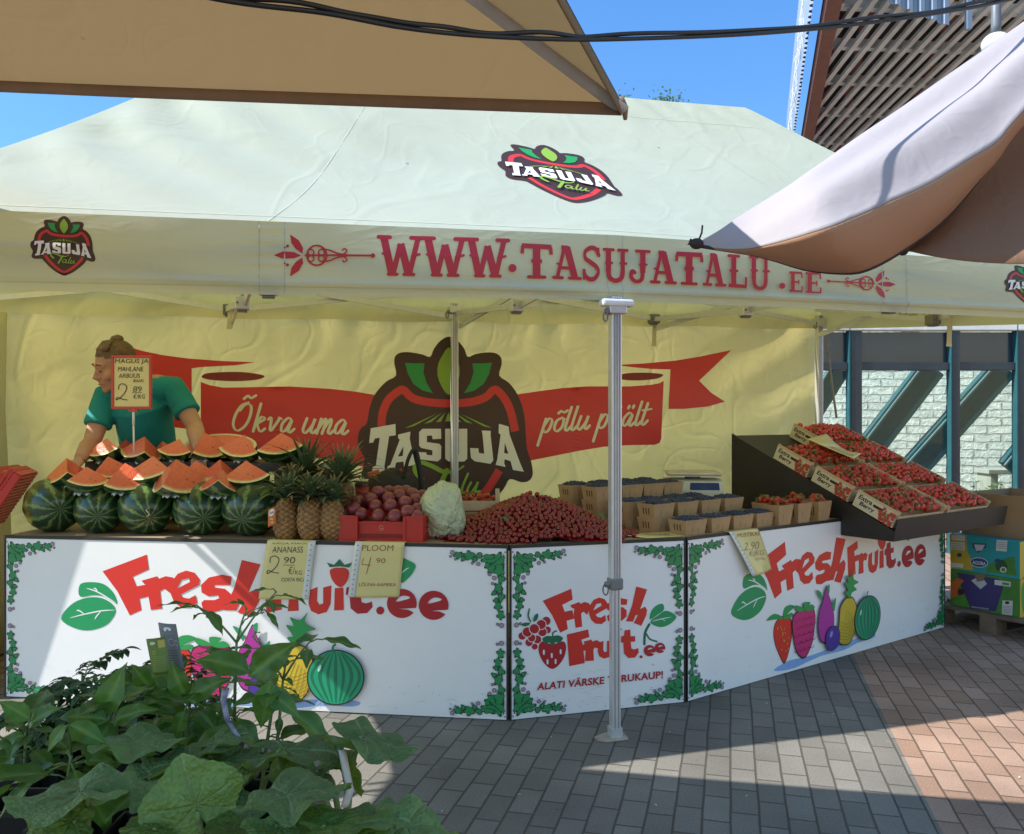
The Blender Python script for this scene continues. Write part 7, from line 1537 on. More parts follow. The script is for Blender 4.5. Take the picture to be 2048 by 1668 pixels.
# ============================================================ THE SELLER
def fused(mb, name, parent, vox, smooth=4, mats=None):
    """one continuous surface out of overlapping closed shapes"""
    o = mb.build(name + '_src', None, world=False); m = o.modifiers.new('r', 'REMESH'); m.mode = 'VOXEL'; m.voxel_size = vox; m.use_smooth_shade = True
    s_ = o.modifiers.new('s', 'SMOOTH'); s_.factor = .5; s_.iterations = smooth
    dg = bpy.context.evaluated_depsgraph_get(); me = bpy.data.meshes.new_from_object(o.evaluated_get(dg)); me.name = name
    me.materials.clear(); me.materials.append(mats)
    me.polygons.foreach_set('use_smooth', [True] * len(me.polygons)); me.polygons.foreach_set('material_index', [0] * len(me.polygons))
    bpy.data.objects.remove(o); q = bpy.data.objects.new(name, me); col.objects.link(q)
    if parent is not None: q.parent = parent
    return q
skin_m = mat('skin', (.46, .25, .165), .5, var=.10, vscale=9, spec=.35); shirt_m = mat('teal_cotton', (.003, .215, .215), .8, var=.1, vscale=7, bump=.55, bscale=7); trous_m = mat('dark_trousers', (.03, .035, .05), .8); hair_m = mat('light_brown_hair', (.13, .075, .033), .6, var=.35, vscale=30, bump=.5, bscale=60); brow_m = mat('eyebrow_hair', (.12, .065, .03), .7); eye_m = mat('eye', (.05, .035, .03), .2); shoe_m = mat('dark_shoe', (.02, .02, .02), .5)
PX, PY = -2.24, 5.12
man = thing('person', 'man in a teal polo shirt with his hair tied up, bending over the melon slices', 'person', (PX, PY, 0))
def L3(px, y, Y): p = at(px, y, Y); return V((p.x - PX, p.y - PY, p.z))
neckb = L3(262, 768, 4.98); hc_ = L3(229, 733, 4.86); shR = L3(214, 793, 4.95); shL = L3(349, 779, 4.98); chest = (shR + shL) / 2 + V((0, .02, -.12)); waist = V((.0, .10, 1.20)); hip = V((.02, .14, 1.03))
elR, wrR, haR = L3(184, 884, 4.84), L3(160, 918, 4.66), L3(146, 934, 4.58); elL, wrL, haL = L3(389, 852, 4.9), L3(398, 898, 4.72), L3(398, 918, 4.64)
Hm = Matrix.Rotation(R(-47), 3, 'Z') @ Matrix.Rotation(R(20), 3, 'X') @ Matrix.Rotation(R(6), 3, 'Y'); HS = 1.03
def hp(x, y, z): return hc_ + Hm @ (V((x, y, z)) * HS)
mb = MB()
mb.ball(hp(0, .015, .035), .098 * HS, skin_m, 28, 20, (.84, 1.06, .98), Hm); mb.ball(hp(0, -.028, -.03), .085 * HS, skin_m, 24, 16, (.80, .84, 1.18), Hm); mb.ball(hp(0, -.045, -.088), .052 * HS, skin_m, 20, 14, (.98, .84, .74), Hm); mb.ball(hp(0, -.082, -.108), .022 * HS, skin_m, 12, 10)
mb.tube([hp(0, -.090, .022), hp(0, -.108, -.008), hp(0, -.121, -.030), hp(0, -.106, -.042)], [.009 * HS, .0105 * HS, .015 * HS, .010 * HS], skin_m, 10)
for s_ in (-1, 1):
    mb.ball(hp(.013 * s_, -.104, -.034), .0105 * HS, skin_m, 10, 8); mb.ball(hp(.046 * s_, -.062, -.03), .031 * HS, skin_m, 14, 10); mb.ball(hp(.082 * s_, .012, -.008), .032 * HS, skin_m, 14, 10, (.32, .7, 1.08), Hm)
    mb.ball(hp(.032 * s_, -.083, .006), .0145 * HS, skin_m, 12, 8, (1.1, .6, .7), Hm)
mb.tube([hp(-.052, -.072, .026), hp(-.03, -.090, .034), hp(0, -.093, .030), hp(.03, -.090, .034), hp(.052, -.072, .026)], .0115 * HS, skin_m, 8)
mb.tube([hp(-.025, -.088, -.066), hp(0, -.103, -.062), hp(.025, -.088, -.066)], .0078 * HS, skin_m, 8); mb.tube([hp(-.02, -.088, -.076), hp(0, -.101, -.078), hp(.02, -.088, -.076)], .0085 * HS, skin_m, 8)
mb.tube([hp(0, .02, -.05), (hp(0, .03, -.12) + neckb) / 2, neckb + V((0, .03, -.04))], [.062, .062, .075], skin_m, 16)
mb.tube([neckb + V((0, .03, -.03)), chest, waist, hip, hip - V((0, 0, .1))], [.085, .115, .115, .125, .125], skin_m, 20)
for sh in (shR, shL): mb.tube([neckb + V((0, .03, -.05)), lerp(neckb, sh, .6), sh], [.075, .08, .07], skin_m, 14)
for sh, el_, wr, ha in ((shR, elR, wrR, haR), (shL, elL, wrL, haL)):
    mb.tube([sh, lerp(sh, el_, .35), lerp(sh, el_, .8), el_, lerp(el_, wr, .3), lerp(el_, wr, .75), wr], [.066, .062, .052, .049, .052, .041, .034], skin_m, 14)
    d = (ha - wr).normalized(); sd_ = d.cross(V((0, 0, 1))).normalized(); up_ = sd_.cross(d); pc_ = wr + d * .05
    mb.ball(pc_, .045, skin_m, 16, 12, (1, 1, 1), None, lambda q, d=d, sd_=sd_, up_=up_: 1 / math.sqrt((q.dot(d) / 1.15) ** 2 + (q.dot(sd_) / .95) ** 2 + (q.dot(up_) / .42) ** 2))
    for k, (o_, ln) in enumerate(((-.030, .066), (-.010, .078), (.010, .074), (.029, .058))):
        b0 = pc_ + d * .040 + sd_ * o_; b1_ = b0 + d * ln * .45 + sd_ * o_ * .2 - up_ * .008; b2_ = b1_ + d * ln * .3 - up_ * ln * .25; b3_ = b2_ + d * ln * .18 - up_ * ln * .28; mb.tube([pc_ + sd_ * o_ * .6, b0, b1_, b2_, b3_], [.011, .0108, .0098, .009, .0075], skin_m, 8)
    sg_ = 1 if sh is shR else -1; t0_ = pc_ - d * .015 + sd_ * .03 * sg_; mb.tube([pc_, t0_ + sd_ * .014 * sg_, t0_ + d * .04 + sd_ * .028 * sg_ - up_ * .01, t0_ + d * .066 + sd_ * .026 * sg_ - up_ * .016], [.016, .014, .0115, .009], skin_m, 8)
for s_ in (-1, 1):
    mb.tube([hip + V((.09 * s_, 0, -.06)), V((.11 * s_, .12, .56)), V((.12 * s_, .16, .30)), V((.12 * s_, .17, .09))], [.105, .075, .068, .048], skin_m, 14); mb.tube([V((.12 * s_, .2, .045)), V((.13 * s_, .08, .04)), V((.135 * s_, -.06, .03))], [.042, .045, .030], skin_m, 12)
fused(mb, 'body', man, .0075, 5, skin_m)
mb = MB()   # polo shirt
mb.tube([neckb + V((0, .03, -.055)), chest + V((0, 0, .04)), lerp(chest, waist, .5), waist, hip, hip - V((0, 0, .07))], [.10, .163, .162, .152, .156, .158], shirt_m, 24)
for sh, el_ in ((shR, elR), (shL, elL)):
    mb.tube([neckb + V((0, .03, -.075)), lerp(neckb, sh, .55) + V((0, 0, -.015)), sh, lerp(sh, el_, .30), lerp(sh, el_, .62)], [.09, .090, .080, .076, .075], shirt_m, 16)
    mb.tube([lerp(sh, el_, .56), lerp(sh, el_, .66)], .0785, shirt_m, 18)
mb.tube([neckb + V((.065 * math.cos(q), .02 + .07 * math.sin(q), .008 * math.sin(q) - .005)) for q in [k * .45 for k in range(15)]], .017, shirt_m, 8)
shirt = fused(mb, 'polo_shirt', man, .009, 4, shirt_m)
mb = MB()
for s_ in (-1, 1): mb.tube([hip + V((.06 * s_, 0, .02)), hip + V((.09 * s_, 0, -.08)), V((.11 * s_, .12, .56)), V((.12 * s_, .16, .30)), V((.12 * s_, .17, .07))], [.14, .125, .098, .088, .08], trous_m, 16)
fused(mb, 'trousers', man, .012, 4, trous_m)
mb = MB()
for s_ in (-1, 1): mb.tube([V((.12 * s_, .22, .045)), V((.13 * s_, .08, .05)), V((.135 * s_, -.08, .036))], [.048, .054, .036], shoe_m, 12)
for v in mb.v: v.z = max(v.z, .002)
mb.build('shoes', man, world=False)
mb = MB()
def hairf(d):
    return 1
for k in range(1): 
    mb.ball(hp(0, .024, .048), .103 * HS, hair_m, 30, 20, (.85, 1.05, .98), Hm)
def cut(mbx):
    keep = []
    for f, m_, s_ in zip(mbx.f, mbx.m, mbx.s):
        c = sum((mbx.v[i] for i in f), V((0, 0, 0))) / len(f); l = Hm.transposed() @ (c - hc_) / HS
        if l.z > .062 + .35 * (-l.y - .02) * (l.y < 0) or (l.y > .02 and l.z > -.045 and not (l.y < .035 and l.z < .0)) : keep.append((f, m_, s_))
    mbx.f = [k[0] for k in keep]; mbx.m = [k[1] for k in keep]; mbx.s = [k[2] for k in keep]
cut(mb)
mb.ball(hp(0, .058, .138), .033 * HS, hair_m, 16, 12, (1, 1.15, .85), Hm, lambda d: 1 + .12 * noise.noise(d * 3))
mb.tube([hp(0, .03, .128), hp(0, .05, .135)], .02 * HS, blk_m, 10)
for k in range(9): a_ = -1.2 + k * .3; mb.tube([hp(.07 * math.sin(a_), -.06 + .02 * abs(a_), .105), hp(.05 * math.sin(a_), 0, .140), hp(.015 * math.sin(a_), .045, .138)], .010, hair_m, 6)
mb.build('hair', man, world=False)
mb = MB()
for s_ in (-1, 1):
    mb.tube([hp(.016 * s_, -.099, .037), hp(.034 * s_, -.098, .043), hp(.052 * s_, -.083, .036)], [.0035, .0048, .0028], brow_m, 6)
mb.build('eyebrows', man, world=False)
mb = MB()
for s_ in (-1, 1): mb.tube([hp(.018 * s_, -.0905, .004), hp(.032 * s_, -.0955, .0), hp(.046 * s_, -.087, .004)], [.002, .0034, .002], eye_m, 6)
mb.build('eyelashes', man, world=False)
mb = MB(); lipm = mat('lip', (.38, .15, .12), .5); mb.tube([hp(-.022, -.0955, -.071), hp(0, -.1105, -.0695), hp(.022, -.0955, -.071)], [.003, .0048, .003], lipm, 6); mb.build('lips', man, world=False)
# ============================================================ SEEDLINGS IN THE FOREGROUND
def leafy_mat(name, c, vein, trans, rough=.5, tm=.22, bump=.9, bs=150):
    m = bpy.data.materials.new(name); t, out = nodes_of(m); L = t.links.new
    p = N(t, 'ShaderNodeBsdfPrincipled', i_Roughness=rough); p.inputs['Specular IOR Level'].default_value = .4; at_ = N(t, 'ShaderNodeAttribute'); at_.attribute_name = 'vein'
    tc = N(t, 'ShaderNodeTexCoord'); nz = N(t, 'ShaderNodeTexNoise', i_Scale=28., i_Detail=5.); L(tc.outputs['Object'], nz.inputs['Vector'])
    c0 = N(t, 'ShaderNodeMix', data_type='RGBA'); c0.inputs[6].default_value = c4([x * .55 for x in c]); c0.inputs[7].default_value = c4((c[0] * 1.5, c[1] * 1.35, c[2] * 1.2)); oi = N(t, 'ShaderNodeObjectInfo'); sm_ = N(t, 'ShaderNodeMath', operation='MULTIPLY_ADD'); sm_.inputs[1].default_value = .55; L(oi.outputs['Random'], sm_.inputs[0]); hz_ = N(t, 'ShaderNodeMath', operation='MULTIPLY_ADD'); hz_.inputs[1].default_value = 1.3; hz_.inputs[2].default_value = -.42; L(nz.outputs[0], hz_.inputs[0]); L(hz_.outputs[0], sm_.inputs[2]); L(sm_.outputs[0], c0.inputs[0])
    mx = N(t, 'ShaderNodeMix', data_type='RGBA'); mx.inputs[7].default_value = c4(vein); L(at_.outputs['Fac'], mx.inputs[0]); L(c0.outputs[2], mx.inputs[6]); L(mx.outputs[2], p.inputs['Base Color'])
    n2 = N(t, 'ShaderNodeTexVoronoi', i_Scale=bs); L(tc.outputs['Object'], n2.inputs['Vector']); h = N(t, 'ShaderNodeMath', operation='SUBTRACT'); L(n2.outputs['Distance'], h.inputs[0]); L(at_.outputs['Fac'], h.inputs[1])
    bp = N(t, 'ShaderNodeBump', i_Strength=bump, i_Distance=.004); L(h.outputs[0], bp.inputs['Height']); L(bp.outputs[0], p.inputs['Normal'])
    tr = N(t, 'ShaderNodeBsdfTranslucent'); tr.inputs[0].default_value = c4(trans); ms = N(t, 'ShaderNodeMixShader'); ms.inputs[0].default_value = tm; L(p.outputs[0], ms.inputs[1]); L(tr.outputs[0], ms.inputs[2]); L(ms.outputs[0], out.inputs[0]); return m
sq_m = leafy_mat('squash_leaf', (.115, .22, .075), (.32, .42, .20), (.28, .48, .07), .55, .25); pep_m = leafy_mat('pepper_leaf', (.055, .145, .024), (.15, .26, .06), (.2, .42, .035), .38, .25, .35, 60); tom_m = leafy_mat('tomato_leaf', (.045, .11, .035), (.05, .10, .03), (.07, .16, .02), .6, .2); cot_m = leafy_mat('young_leaf', (.10, .18, .035), (.2, .3, .08), (.22, .36, .04), .5, .3)
stm_m = mat('seedling_stem', (.13, .20, .07), .5, var=.15, vscale=20); pot_m = mat('black_pot', (.013, .013, .014), .45, var=.2); soil_m = mat('soil', (.03, .02, .013), .95, bump=.8, bscale=60)
def blade(name, parent, C, tip, nrm, rad, m, kind='squash', seed=0):
    """leaf blade as its own mesh; C = where the stalk joins, tip = direction of the tip, nrm = upper side"""
    rr = random.Random(seed); tip = V(tip).normalized(); nrm = V(nrm); nrm = (nrm - tip * nrm.dot(tip)).normalized(); sd = tip.cross(nrm)
    vs = []; vn = []; fs = []
    if kind == 'squash':
        na, nr = 96, 18; vd = [0, .62, -.62, 1.3, -1.3, 2.1, -2.1]; ph = rr.uniform(0, 6)
        for j in range(nr + 1):
            q = j / nr
            for i in range(na + 1):
                a_ = -math.pi + 2 * math.pi * i / na; ab = abs(a_)
                rmax = (1.0 + .07 * math.cos(5 * a_) + .03 * math.sin(3 * a_ + ph) + .014 * math.sin(31 * a_)) * (1 - .16 * sm(1.4, 2.2, ab)) * (1 - .80 * sm(2.75, 3.13, ab))
                r = rmax * q; x, y = r * math.cos(a_), r * math.sin(a_); dv_ = min((abs(a_ - d_) * r if abs(a_ - d_) < .7 else 1) for d_ in vd)
                sec = abs(math.sin((x * 7 - abs(y) * 5))) ; v_ = max(math.exp(-(dv_ / (.014 - .008 * q)) ** 2) * (1 - .35 * q), .28 * math.exp(-(sec / .12) ** 2) * sm(.1, .4, q))
                z = -.15 * q * q * (.6 + .4 * math.cos(2 * a_)) + .11 * q * q * math.sin(3 * a_ + ph) + .07 * q ** 3 * math.sin(7 * a_ + ph) + .09 * noise.noise(V((x * 2.5, y * 2.5, seed))) - .025 * math.exp(-(dv_ / .07) ** 2) + .05 * q
                vs.append(V((x + .12, y, z))); vn.append(v_)
        w = na + 1; fs = [(j * w + i, j * w + i + 1, (j + 1) * w + i + 1, (j + 1) * w + i) for j in range(nr) for i in range(na)]
    else:
        nl, nw = 16, 6; wd = {'pepper': .27, 'narrow': .17, 'cot': .30}[kind]; cv = rr.uniform(.1, .45); tw = rr.uniform(-.3, .3)
        for j in range(nl + 1):
            q = j / nl; ww = wd * math.sin(math.pi * q ** .78) ** 1.1 * (1 + .04 * math.sin(q * 23 + seed))
            for i in range(nw + 1):
                s_ = i / nw * 2 - 1; x = q * 1.0; y = s_ * ww; z = -cv * q * q + .12 * abs(s_) * ww / wd * .5 + .03 * math.sin(q * 14 + seed) * abs(s_) + tw * y * q
                sec = abs(math.sin((q * 9 - abs(s_) * 1.3) * math.pi / 1.3)); v_ = max(math.exp(-(y / .014) ** 2), .3 * math.exp(-(sec / .2) ** 2)); vs.append(V((x, y, z))); vn.append(v_)
        w = nw + 1; fs = [(j * w + i, j * w + i + 1, (j + 1) * w + i + 1, (j + 1) * w + i) for j in range(nl) for i in range(nw)]
    inv = wm(parent).inverted(); me = bpy.data.meshes.new(name); me.from_pydata([tuple(inv @ (C + (tip * v.x + sd * v.y + nrm * v.z) * rad)) for v in vs], [], fs); me.materials.append(m)
    at_ = me.attributes.new('vein', 'FLOAT', 'POINT'); at_.data.foreach_set('value', vn); me.polygons.foreach_set('use_smooth', [True] * len(fs)); me.update()
    o = bpy.data.objects.new(name, me); col.objects.link(o); o.parent = parent; return o
ZTB, ZP = .60, .71
def pot(t, x, y, s_=.10):
    b = MB(); prof = [(.78, 0), (1, .10), (1.06, .10), (1.06, .11), (.96, .11), (.94, .085)]; n = 4; vs = []
    for k, (r, z) in enumerate(prof):
        for dx, dy in ((-1, -1), (1, -1), (1, 1), (-1, 1)): vs.append(V((x + dx * r * s_ / 2, y + dy * r * s_ / 2, ZTB + .004 + z)))
    b.add(vs, [(j * 4 + i, j * 4 + (i + 1) % 4, (j + 1) * 4 + (i + 1) % 4, (j + 1) * 4 + i) for j in range(len(prof) - 1) for i in range(4)] + [(0, 3, 2, 1)], pot_m)
    b.add([V((x + dx * .93 * s_ / 2, y + dy * .93 * s_ / 2, ZTB + .09)) for dx, dy in ((-1, -1), (1, -1), (1, 1), (-1, 1))], [(0, 1, 2, 3)], soil_m); b.build('pot', t)
tbm = mat('table_grey_board', (.2, .19, .17), .7)
for (x0, x1, y0, y1, lb) in ((-1.5, -.05, .9, 1.47, 'low table under the front row of squash seedlings'), (-1.62, -.46, 1.49, 2.2, 'low table carrying the rear seedling pots')):
    tb = thing('plant_table', lb, 'table', ((x0 + x1) / 2, (y0 + y1) / 2, 0), group='plant tables')
    b = MB(); b.box(((x0 + x1) / 2, (y0 + y1) / 2, ZTB - .02), (x1 - x0, y1 - y0, .04), tbm, bev=.004); b.build('tabletop', tb)
    for x in (x0 + .04, x1 - .04):
        for y in (y0 + .04, y1 - .04): b = MB(); b.box((x, y, ZTB / 2 - .02), (.05, .05, ZTB - .04), tbm); b.build('leg', tb)
def base_of(px, Y): return V(((px - CX) / FP * Y, Y, 0))
# squash seedlings: px, Y, label, leaves (px, py, dY, radius, tip, normal, material)
SQ = [(405, 1.27, 'squash seedling with one big round leaf facing the viewer, in the middle of the foreground', [(396, 1622, -.02, .072, (-.3, -.1, 1), (.1, -.9, .45), sq_m), (330, 1600, .06, .05, (-.9, .2, .3), (0, -.1, 1), sq_m), (440, 1570, .10, .048, (.8, .3, .3), (0, -.1, 1), cot_m), (478, 1612, .05, .05, (.9, .3, .1), (0, -.05, 1), sq_m), (310, 1655, -.05, .04, (-.7, -.5, .1), (0, -.3, 1), cot_m)]),
      (172, 1.28, 'squash seedling with a flat spreading leaf at the lower left', [(178, 1580, -.04, .092, (-1, -.25, -.05), (.05, .10, 1), sq_m), (105, 1622, -.02, .045, (-.5, -.4, -.8), (-.4, -.8, .3), cot_m), (150, 1640, -.06, .04, (-.6, -.3, .2), (0, -.7, 1), cot_m)]),
      (600, 1.22, 'squash seedling with a broad leaf tilted right, at the lower middle of the plants', [(560, 1590, -.04, .083, (1, .1, .12), (0, .12, 1), sq_m), (555, 1648, -.06, .06, (.9, -.4, -.1), (0, .08, 1), sq_m), (480, 1660, 0, .05, (-.6, -.5, .2), (0, -.05, 1), cot_m)]),
      (330, 1.52, 'squash seedling whose two leaves overlap behind the big round leaf', [(255, 1482, -.02, .083, (1, .1, -.02), (0, .08, 1), sq_m), (395, 1516, -.05, .088, (-1, -.15, -.10), (-.1, .08, 1), sq_m), (300, 1540, -.06, .05, (-.7, -.4, -.2), (0, -.05, 1), sq_m)]),
      (505, 1.54, 'squash seedling with wide pale leaves right of the purple tag', [(430, 1530, -.03, .086, (1, .2, .15), (.1, .04, 1), sq_m), (560, 1560, -.10, .05, (.4, -.4, .4), (-.2, -.9, .4), cot_m), (420, 1490, .02, .06, (.8, .5, .25), (0, .08, 1), sq_m)]),
      (690, 1.47, 'squash seedling with a leaf drooping to the right beside the paving', [(560, 1500, -.02, .092, (1, .1, .02), (0, .12, 1), sq_m), (720, 1472, -.03, .085, (1, -.05, -.24), (.25, .08, 1), sq_m), (700, 1560, -.02, .045, (-.1, -.2, 1), (-.7, -.7, .2), cot_m), (640, 1540, .02, .055, (.7, .3, .2), (0, .12, 1), sq_m)]),
      (770, 1.17, 'squash seedling with low leaves at the lower right of the plants', [(725, 1640, -.02, .055, (1, .1, .14), (0, .08, 1), sq_m), (800, 1648, .02, .07, (1, .05, -.14), (.1, .03, 1), sq_m), (650, 1650, -.04, .075, (.9, .05, .05), (.05, .04, 1), cot_m)])]
for i, (px, Y, lb, lv) in enumerate(SQ):
    q = base_of(px, Y); t = thing('squash_plant', lb, 'seedling', (q.x, q.y, ZTB + .004), group='potted seedlings'); pot(t, q.x, q.y)
    for k, (lx, ly, dY, rad, tip, nr, m) in enumerate(lv):
        C = at(lx, ly, Y + dY); b = MB(); s0 = V((q.x, q.y, ZTB + .09)); b.tube(catmull([s0, lerp(s0, C, .5) + V((0, .0, .05)), C - V((0, 0, .012)), C], 4), [.0062 - .0028 * j / 12 for j in range(13)], stm_m, 7); b.build('stem', t)
        blade('leaf', t, C, tip, nr, rad, m, 'squash', i * 7 + k)
def pepper(px, Y, h, n, sz, lb, seed, kind='pepper', m=None, fork=False, lean=0., name='pepper_plant', extra=()):
    rr = random.Random(seed); q = base_of(px, Y); t = thing(name, lb, 'seedling', (q.x, q.y, ZTB + .004), group='potted seedlings'); pot(t, q.x, q.y)
    s0 = V((q.x, q.y, ZTB + .09)); top = s0 + V((lean, rr.uniform(-.01, .01), h)); stems = [[s0, lerp(s0, top, .5) + V((rr.uniform(-.008, .008), 0, 0)), top]]
    if fork:
        for dx, dz in ((-.075, .085), (.075, .10), (.02, .07)): e_ = top + V((dx, rr.uniform(-.04, .04), dz)); stems.append([top, lerp(top, e_, .5) + V((0, 0, .008)), e_])
    b = MB()
    for k, s_ in enumerate(stems): b.tube(catmull(s_, 4), [(.0045 if k == 0 else .0026) * (1 - .4 * j / 8) for j in range(9)], stm_m, 7)
    b.build('stem', t)
    for k in range(n):
        s_ = stems[0] if not fork or k < n * .35 else stems[1 + k % 3]; f_ = rr.uniform(.35, 1) if s_ is stems[0] else rr.uniform(.45, 1.0)
        if s_ is stems[0] and k > n * .6: f_ = rr.uniform(.85, 1)
        P = lerp(s_[0], s_[-1], f_); a_ = k * 2.4 + rr.uniform(-.4, .4); el_ = rr.uniform(-.5, .55) if f_ < .9 else rr.uniform(0, .9); d = V((math.cos(a_) * math.cos(el_), math.sin(a_) * math.cos(el_), math.sin(el_))); L_ = sz * rr.uniform(.65, 1.15) * (1.1 - .4 * (f_ > .92)); C = P + d * L_ * .32 + V((0, 0, .004))
        b = MB(); b.tube([P, lerp(P, C, .5) + V((0, 0, .004)), C], .0016, stm_m, 5); b.build('stalk', t); blade('leaf', t, C, d + V((0, 0, -.15)), V((0, -.15, 1)), L_, m or pep_m, kind, seed * 31 + k)
    for k, (x0, y0, x1, y1, Y0, nr) in enumerate(extra):
        C, T = at(x0, y0, Y0), at(x1, y1, Y0 - .02); P = lerp(s0, top, clamp((C.z - s0.z) / max(.01, h), .3, 1)); b = MB(); b.tube([P, lerp(P, C, .5) + V((0, 0, .006)), C], .0018, stm_m, 5); b.build('stalk', t); blade('leaf', t, C, T - C, nr, (T - C).length, m or pep_m, 'pepper', seed * 91 + k)
PP = [(45, 1.62, .15, 13, .095, 'bushy pepper seedling at the left edge of the foreground'), (135, 1.55, .14, 13, .10, 'pepper seedling with broad leaves left of the brown tinted one'), (222, 1.66, .20, 14, .105, 'pepper seedling with a tall upright leaf left of the seed packets'), (305, 1.86, .17, 15, .10, 'dark pepper seedling directly below the green seed packet'), (372, 1.72, .18, 13, .10, 'pepper seedling just right of the grey seed packet'), (432, 1.90, .18, 13, .10, 'pepper seedling behind the purple tag'), (520, 1.66, .22, 14, .115, 'vigorous pepper seedling with big pointed leaves at the right'), (280, 1.52, .09, 9, .085, 'small pepper seedling low between the squash leaves')]
EX = {6: [(498, 1352, 580, 1285, 1.62, (.1, -.9, .5)), (540, 1362, 520, 1460, 1.60, (.2, -1, .1)), (500, 1345, 400, 1300, 1.64, (-.1, -.5, .8)), (530, 1380, 600, 1420, 1.60, (.3, -.7, .6))], 2: [(206, 1432, 232, 1345, 1.62, (.1, -1, .25)), (215, 1440, 120, 1420, 1.6, (-.2, -.6, .7)), (225, 1445, 290, 1405, 1.6, (.2, -.6, .8))],
  4: [(372, 1395, 338, 1330, 1.68, (-.1, -.9, .5)), (375, 1400, 440, 1350, 1.68, (.1, -.7, .7)), (370, 1420, 345, 1480, 1.66, (0, -1, .1))], 0: [(60, 1440, 0, 1400, 1.58, (-.2, -.6, .8)), (55, 1450, 110, 1410, 1.58, (.2, -.6, .8)), (50, 1470, -20, 1490, 1.55, (-.2, -.5, .8))], 1: [(135, 1450, 80, 1500, 1.5, (-.2, -.8, .5)), (140, 1450, 205, 1480, 1.5, (.2, -.8, .6))], 3: [(305, 1380, 262, 1330, 1.82, (-.1, -.9, .5)), (308, 1380, 352, 1345, 1.82, (.1, -.9, .5))]}
for i, a_ in enumerate(PP): pepper(*a_, seed=i + 3, lean=(.01 if i != 6 else .03), extra=EX.get(i, ()))
pepper(474, 1.76, .29, 20, .062, 'tall thin chilli seedling forking high in front of the printed fruit', 41, 'narrow', fork=True, name='chilli_plant')
pepper(548, 1.80, .20, 15, .066, 'slender chilli seedling right of the tall forked one', 44, 'narrow', fork=True, lean=.02, name='chilli_plant')
def tomato(px, Y, h, n, lb, seed):
    rr = random.Random(seed); q = base_of(px, Y); t = thing('tomato_plant', lb, 'seedling', (q.x, q.y, ZTB + .004), group='potted seedlings'); pot(t, q.x, q.y); s0 = V((q.x, q.y, ZTB + .09)); top = s0 + V((rr.uniform(-.01, .01), 0, h)); b = MB(); b.tube([s0, lerp(s0, top, .5), top], [.005, .004, .003], stm_m, 7); b.build('stem', t)
    for k in range(n):
        f_ = .35 + .65 * k / n; P = lerp(s0, top, f_); a_ = k * 2.4; el_ = lerp(.0, .9, k / n) + rr.uniform(-.15, .15); L_ = rr.uniform(.10, .15); pts = []; d = V((math.cos(a_) * math.cos(el_), math.sin(a_) * math.cos(el_), math.sin(el_)))
        for j in range(8): qj = j / 7; pts.append(P + d * L_ * qj + V((0, 0, -.05 * qj * qj)))
        b = MB(); b.tube(pts, [.0022 - .0016 * j / 7 for j in range(8)], stm_m, 5)
        for j in range(2, 8):
            dj = (pts[j] - pts[j - 1]).normalized(); sdj = dj.cross(V((0, 0, 1))).normalized()
            for s_ in (-1, 1):
                dd = (sdj * s_ + dj * .55 + V((0, 0, rr.uniform(-.35, .1)))).normalized(); l_ = rr.uniform(.022, .040) * (1.1 - .3 * (j == 7)); leaf_mesh(b, pts[j], dd, V((0, 0, 1)), l_, l_ * .27, tom_m, .5, 5)
                leaf_mesh(b, pts[j] + dd * l_ * .3, (dd + dj * .8).normalized(), V((0, 0, 1)), l_ * .5, l_ * .16, tom_m, .4, 3)
        leaf_mesh(b, pts[7], (pts[7] - pts[6]), V((0, 0, 1)), .04, .011, tom_m, .5, 5); b.build('leaf', t)
for i, (px, Y, h, lb) in enumerate(((100, 1.95, .10, 'feathery tomato seedling at the far left of the back row'), (165, 2.06, .13, 'feathery tomato seedling second from the left in the back row'), (232, 2.02, .13, 'feathery tomato seedling in the middle of the back row'), (300, 2.10, .13, 'feathery tomato seedling directly behind the seed packets'), (40, 1.90, .08, 'low tomato seedling in the left corner of the back row'), (365, 2.05, .11, 'feathery tomato seedling at the right end of the back row'))): tomato(px, Y, h, 9, lb, i + 60)
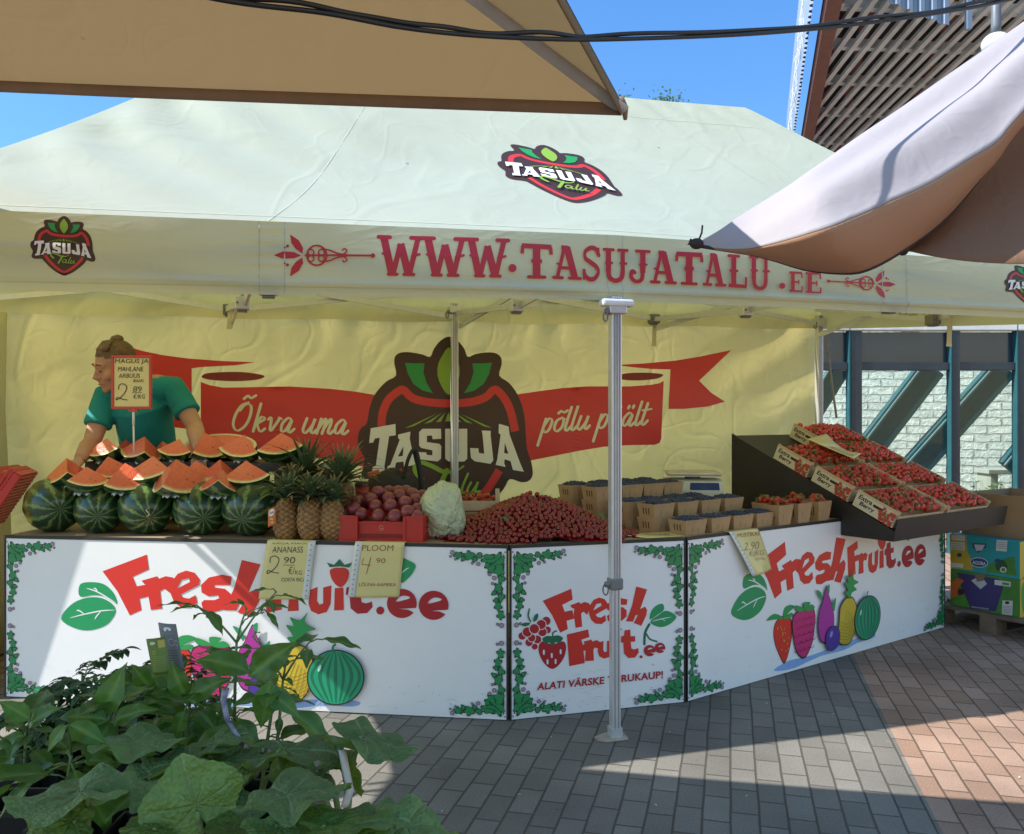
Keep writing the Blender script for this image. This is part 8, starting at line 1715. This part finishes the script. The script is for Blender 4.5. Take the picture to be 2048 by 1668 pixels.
# seed packets, tag, label strip
def packet(name, lb, quad, Y, m, marks):
    c = [at(x, y, Y + dy) for x, y, dy in quad]; S = lambda u, v: lerp(lerp(c[0], c[1], u), lerp(c[3], c[2], u), v) + V((0, -.004 * math.sin(math.pi * u), 0)); t = thing(name, lb, 'seed packet', tuple(c[0]), group='seed packets'); b = MB(); b.sheet(S, 6, 8, m, .0016); b.build('card', t); a = Art(S, lambda x, y: (x, y), base=.0012, step=.0003, maxe=.3); marks(a); a.build('print', t)
gk = mat('grey_packet_card', (.20, .20, .21), .6, var=.05); gp = mat('green_packet_card', (.13, .20, .03), .45, var=.15, vscale=20)
def mk1(a):
    a.poly(spl([(.3, .86), (.42, .84), (.5, .9), (.6, .85), (.7, .87), (.66, .92), (.36, .92)], 2), whp); a.text('Paprika', [(.15, .79), (.85, .79), (.85, .81), (.15, .81)], pr('print_pale_grey', (.4, .4, .4)))
    a.stroke(ell(.62, .62, .14, .07, 16), .02, pr('print_pale_grey', (.4, .4, .4))); a.stroke(ell(.85, .60, .08, .05, 12), .02, pr('print_pale_grey', (.4, .4, .4)))
    for i in range(7): a.stroke([(.3, .45 - i * .05), (.85, .44 - i * .05)], .012, pr('print_dark_grey', (.07, .07, .07)), smooth=False)
def mk2(a):
    a.poly([(.62, .72), (.95, .72), (.95, .93), (.62, .93)], pr('packet_yellow', (.45, .38, .08))); a.poly(spl([(.2, .84), (.35, .82), (.52, .86), (.4, .91), (.25, .9)], 2), pr('packet_white', (.55, .6, .4)))
    for i in range(9): a.stroke([(.2, .5 - i * .05), (.85, .49 - i * .05)], .010, pr('packet_text', (.32, .38, .1)), smooth=False)
    a.stroke(ell(.4, .62, .08, .045, 12), .02, pr('packet_text', (.32, .38, .1)))
packet('seed_packet', 'grey seed packet back standing among the seedlings', [(333, 1345, 0), (369, 1342, 0), (352, 1248, .01), (316, 1245, .01)], 1.80, gk, mk1)
packet('seed_packet', 'green seed packet with yellow corner standing among the seedlings', [(306, 1350, 0), (341, 1346, 0), (330, 1273, .01), (292, 1278, .01)], 1.74, gp, mk2)
pm_ = mat('purple_tag_card', (.42, .40, .46), .4, c2=(.08, .05, .13), vscale=45); b = MB(); P_ = [at(452, 1378, 1.62), at(447, 1400, 1.60), at(455, 1440, 1.59), at(478, 1475, 1.58)]
b.sheet(lambda u, v: (lambda k: lerp(P_[int(k)], P_[min(3, int(k) + 1)], k - int(k)))(min(2.999, v * 3)) + V((.011 * (u - .5) * (1.2 - v * .5), -.003 * math.sin(math.pi * u), 0)), 6, 12, pm_, .001); tag(b.build('plant_tag'), 'curled purple plant tag stuck among the seedlings', 'plant tag')
P2_ = [at(684, 1498, 1.42), at(692, 1540, 1.41), at(700, 1580, 1.40), at(690, 1612, 1.40)]; wl2 = mat('white_tag_plastic', (.55, .55, .52), .4)
b = MB(); b.sheet(lambda u, v: (lambda k: lerp(P2_[int(k)], P2_[min(3, int(k) + 1)], k - int(k)))(min(2.999, v * 3)) + V((.012 * (u - .5), -.006 * math.sin(math.pi * u), 0)), 4, 12, wl2, .001); tag(b.build('plant_tag'), 'white bent plastic plant label near the right end of the seedlings', 'plant tag')
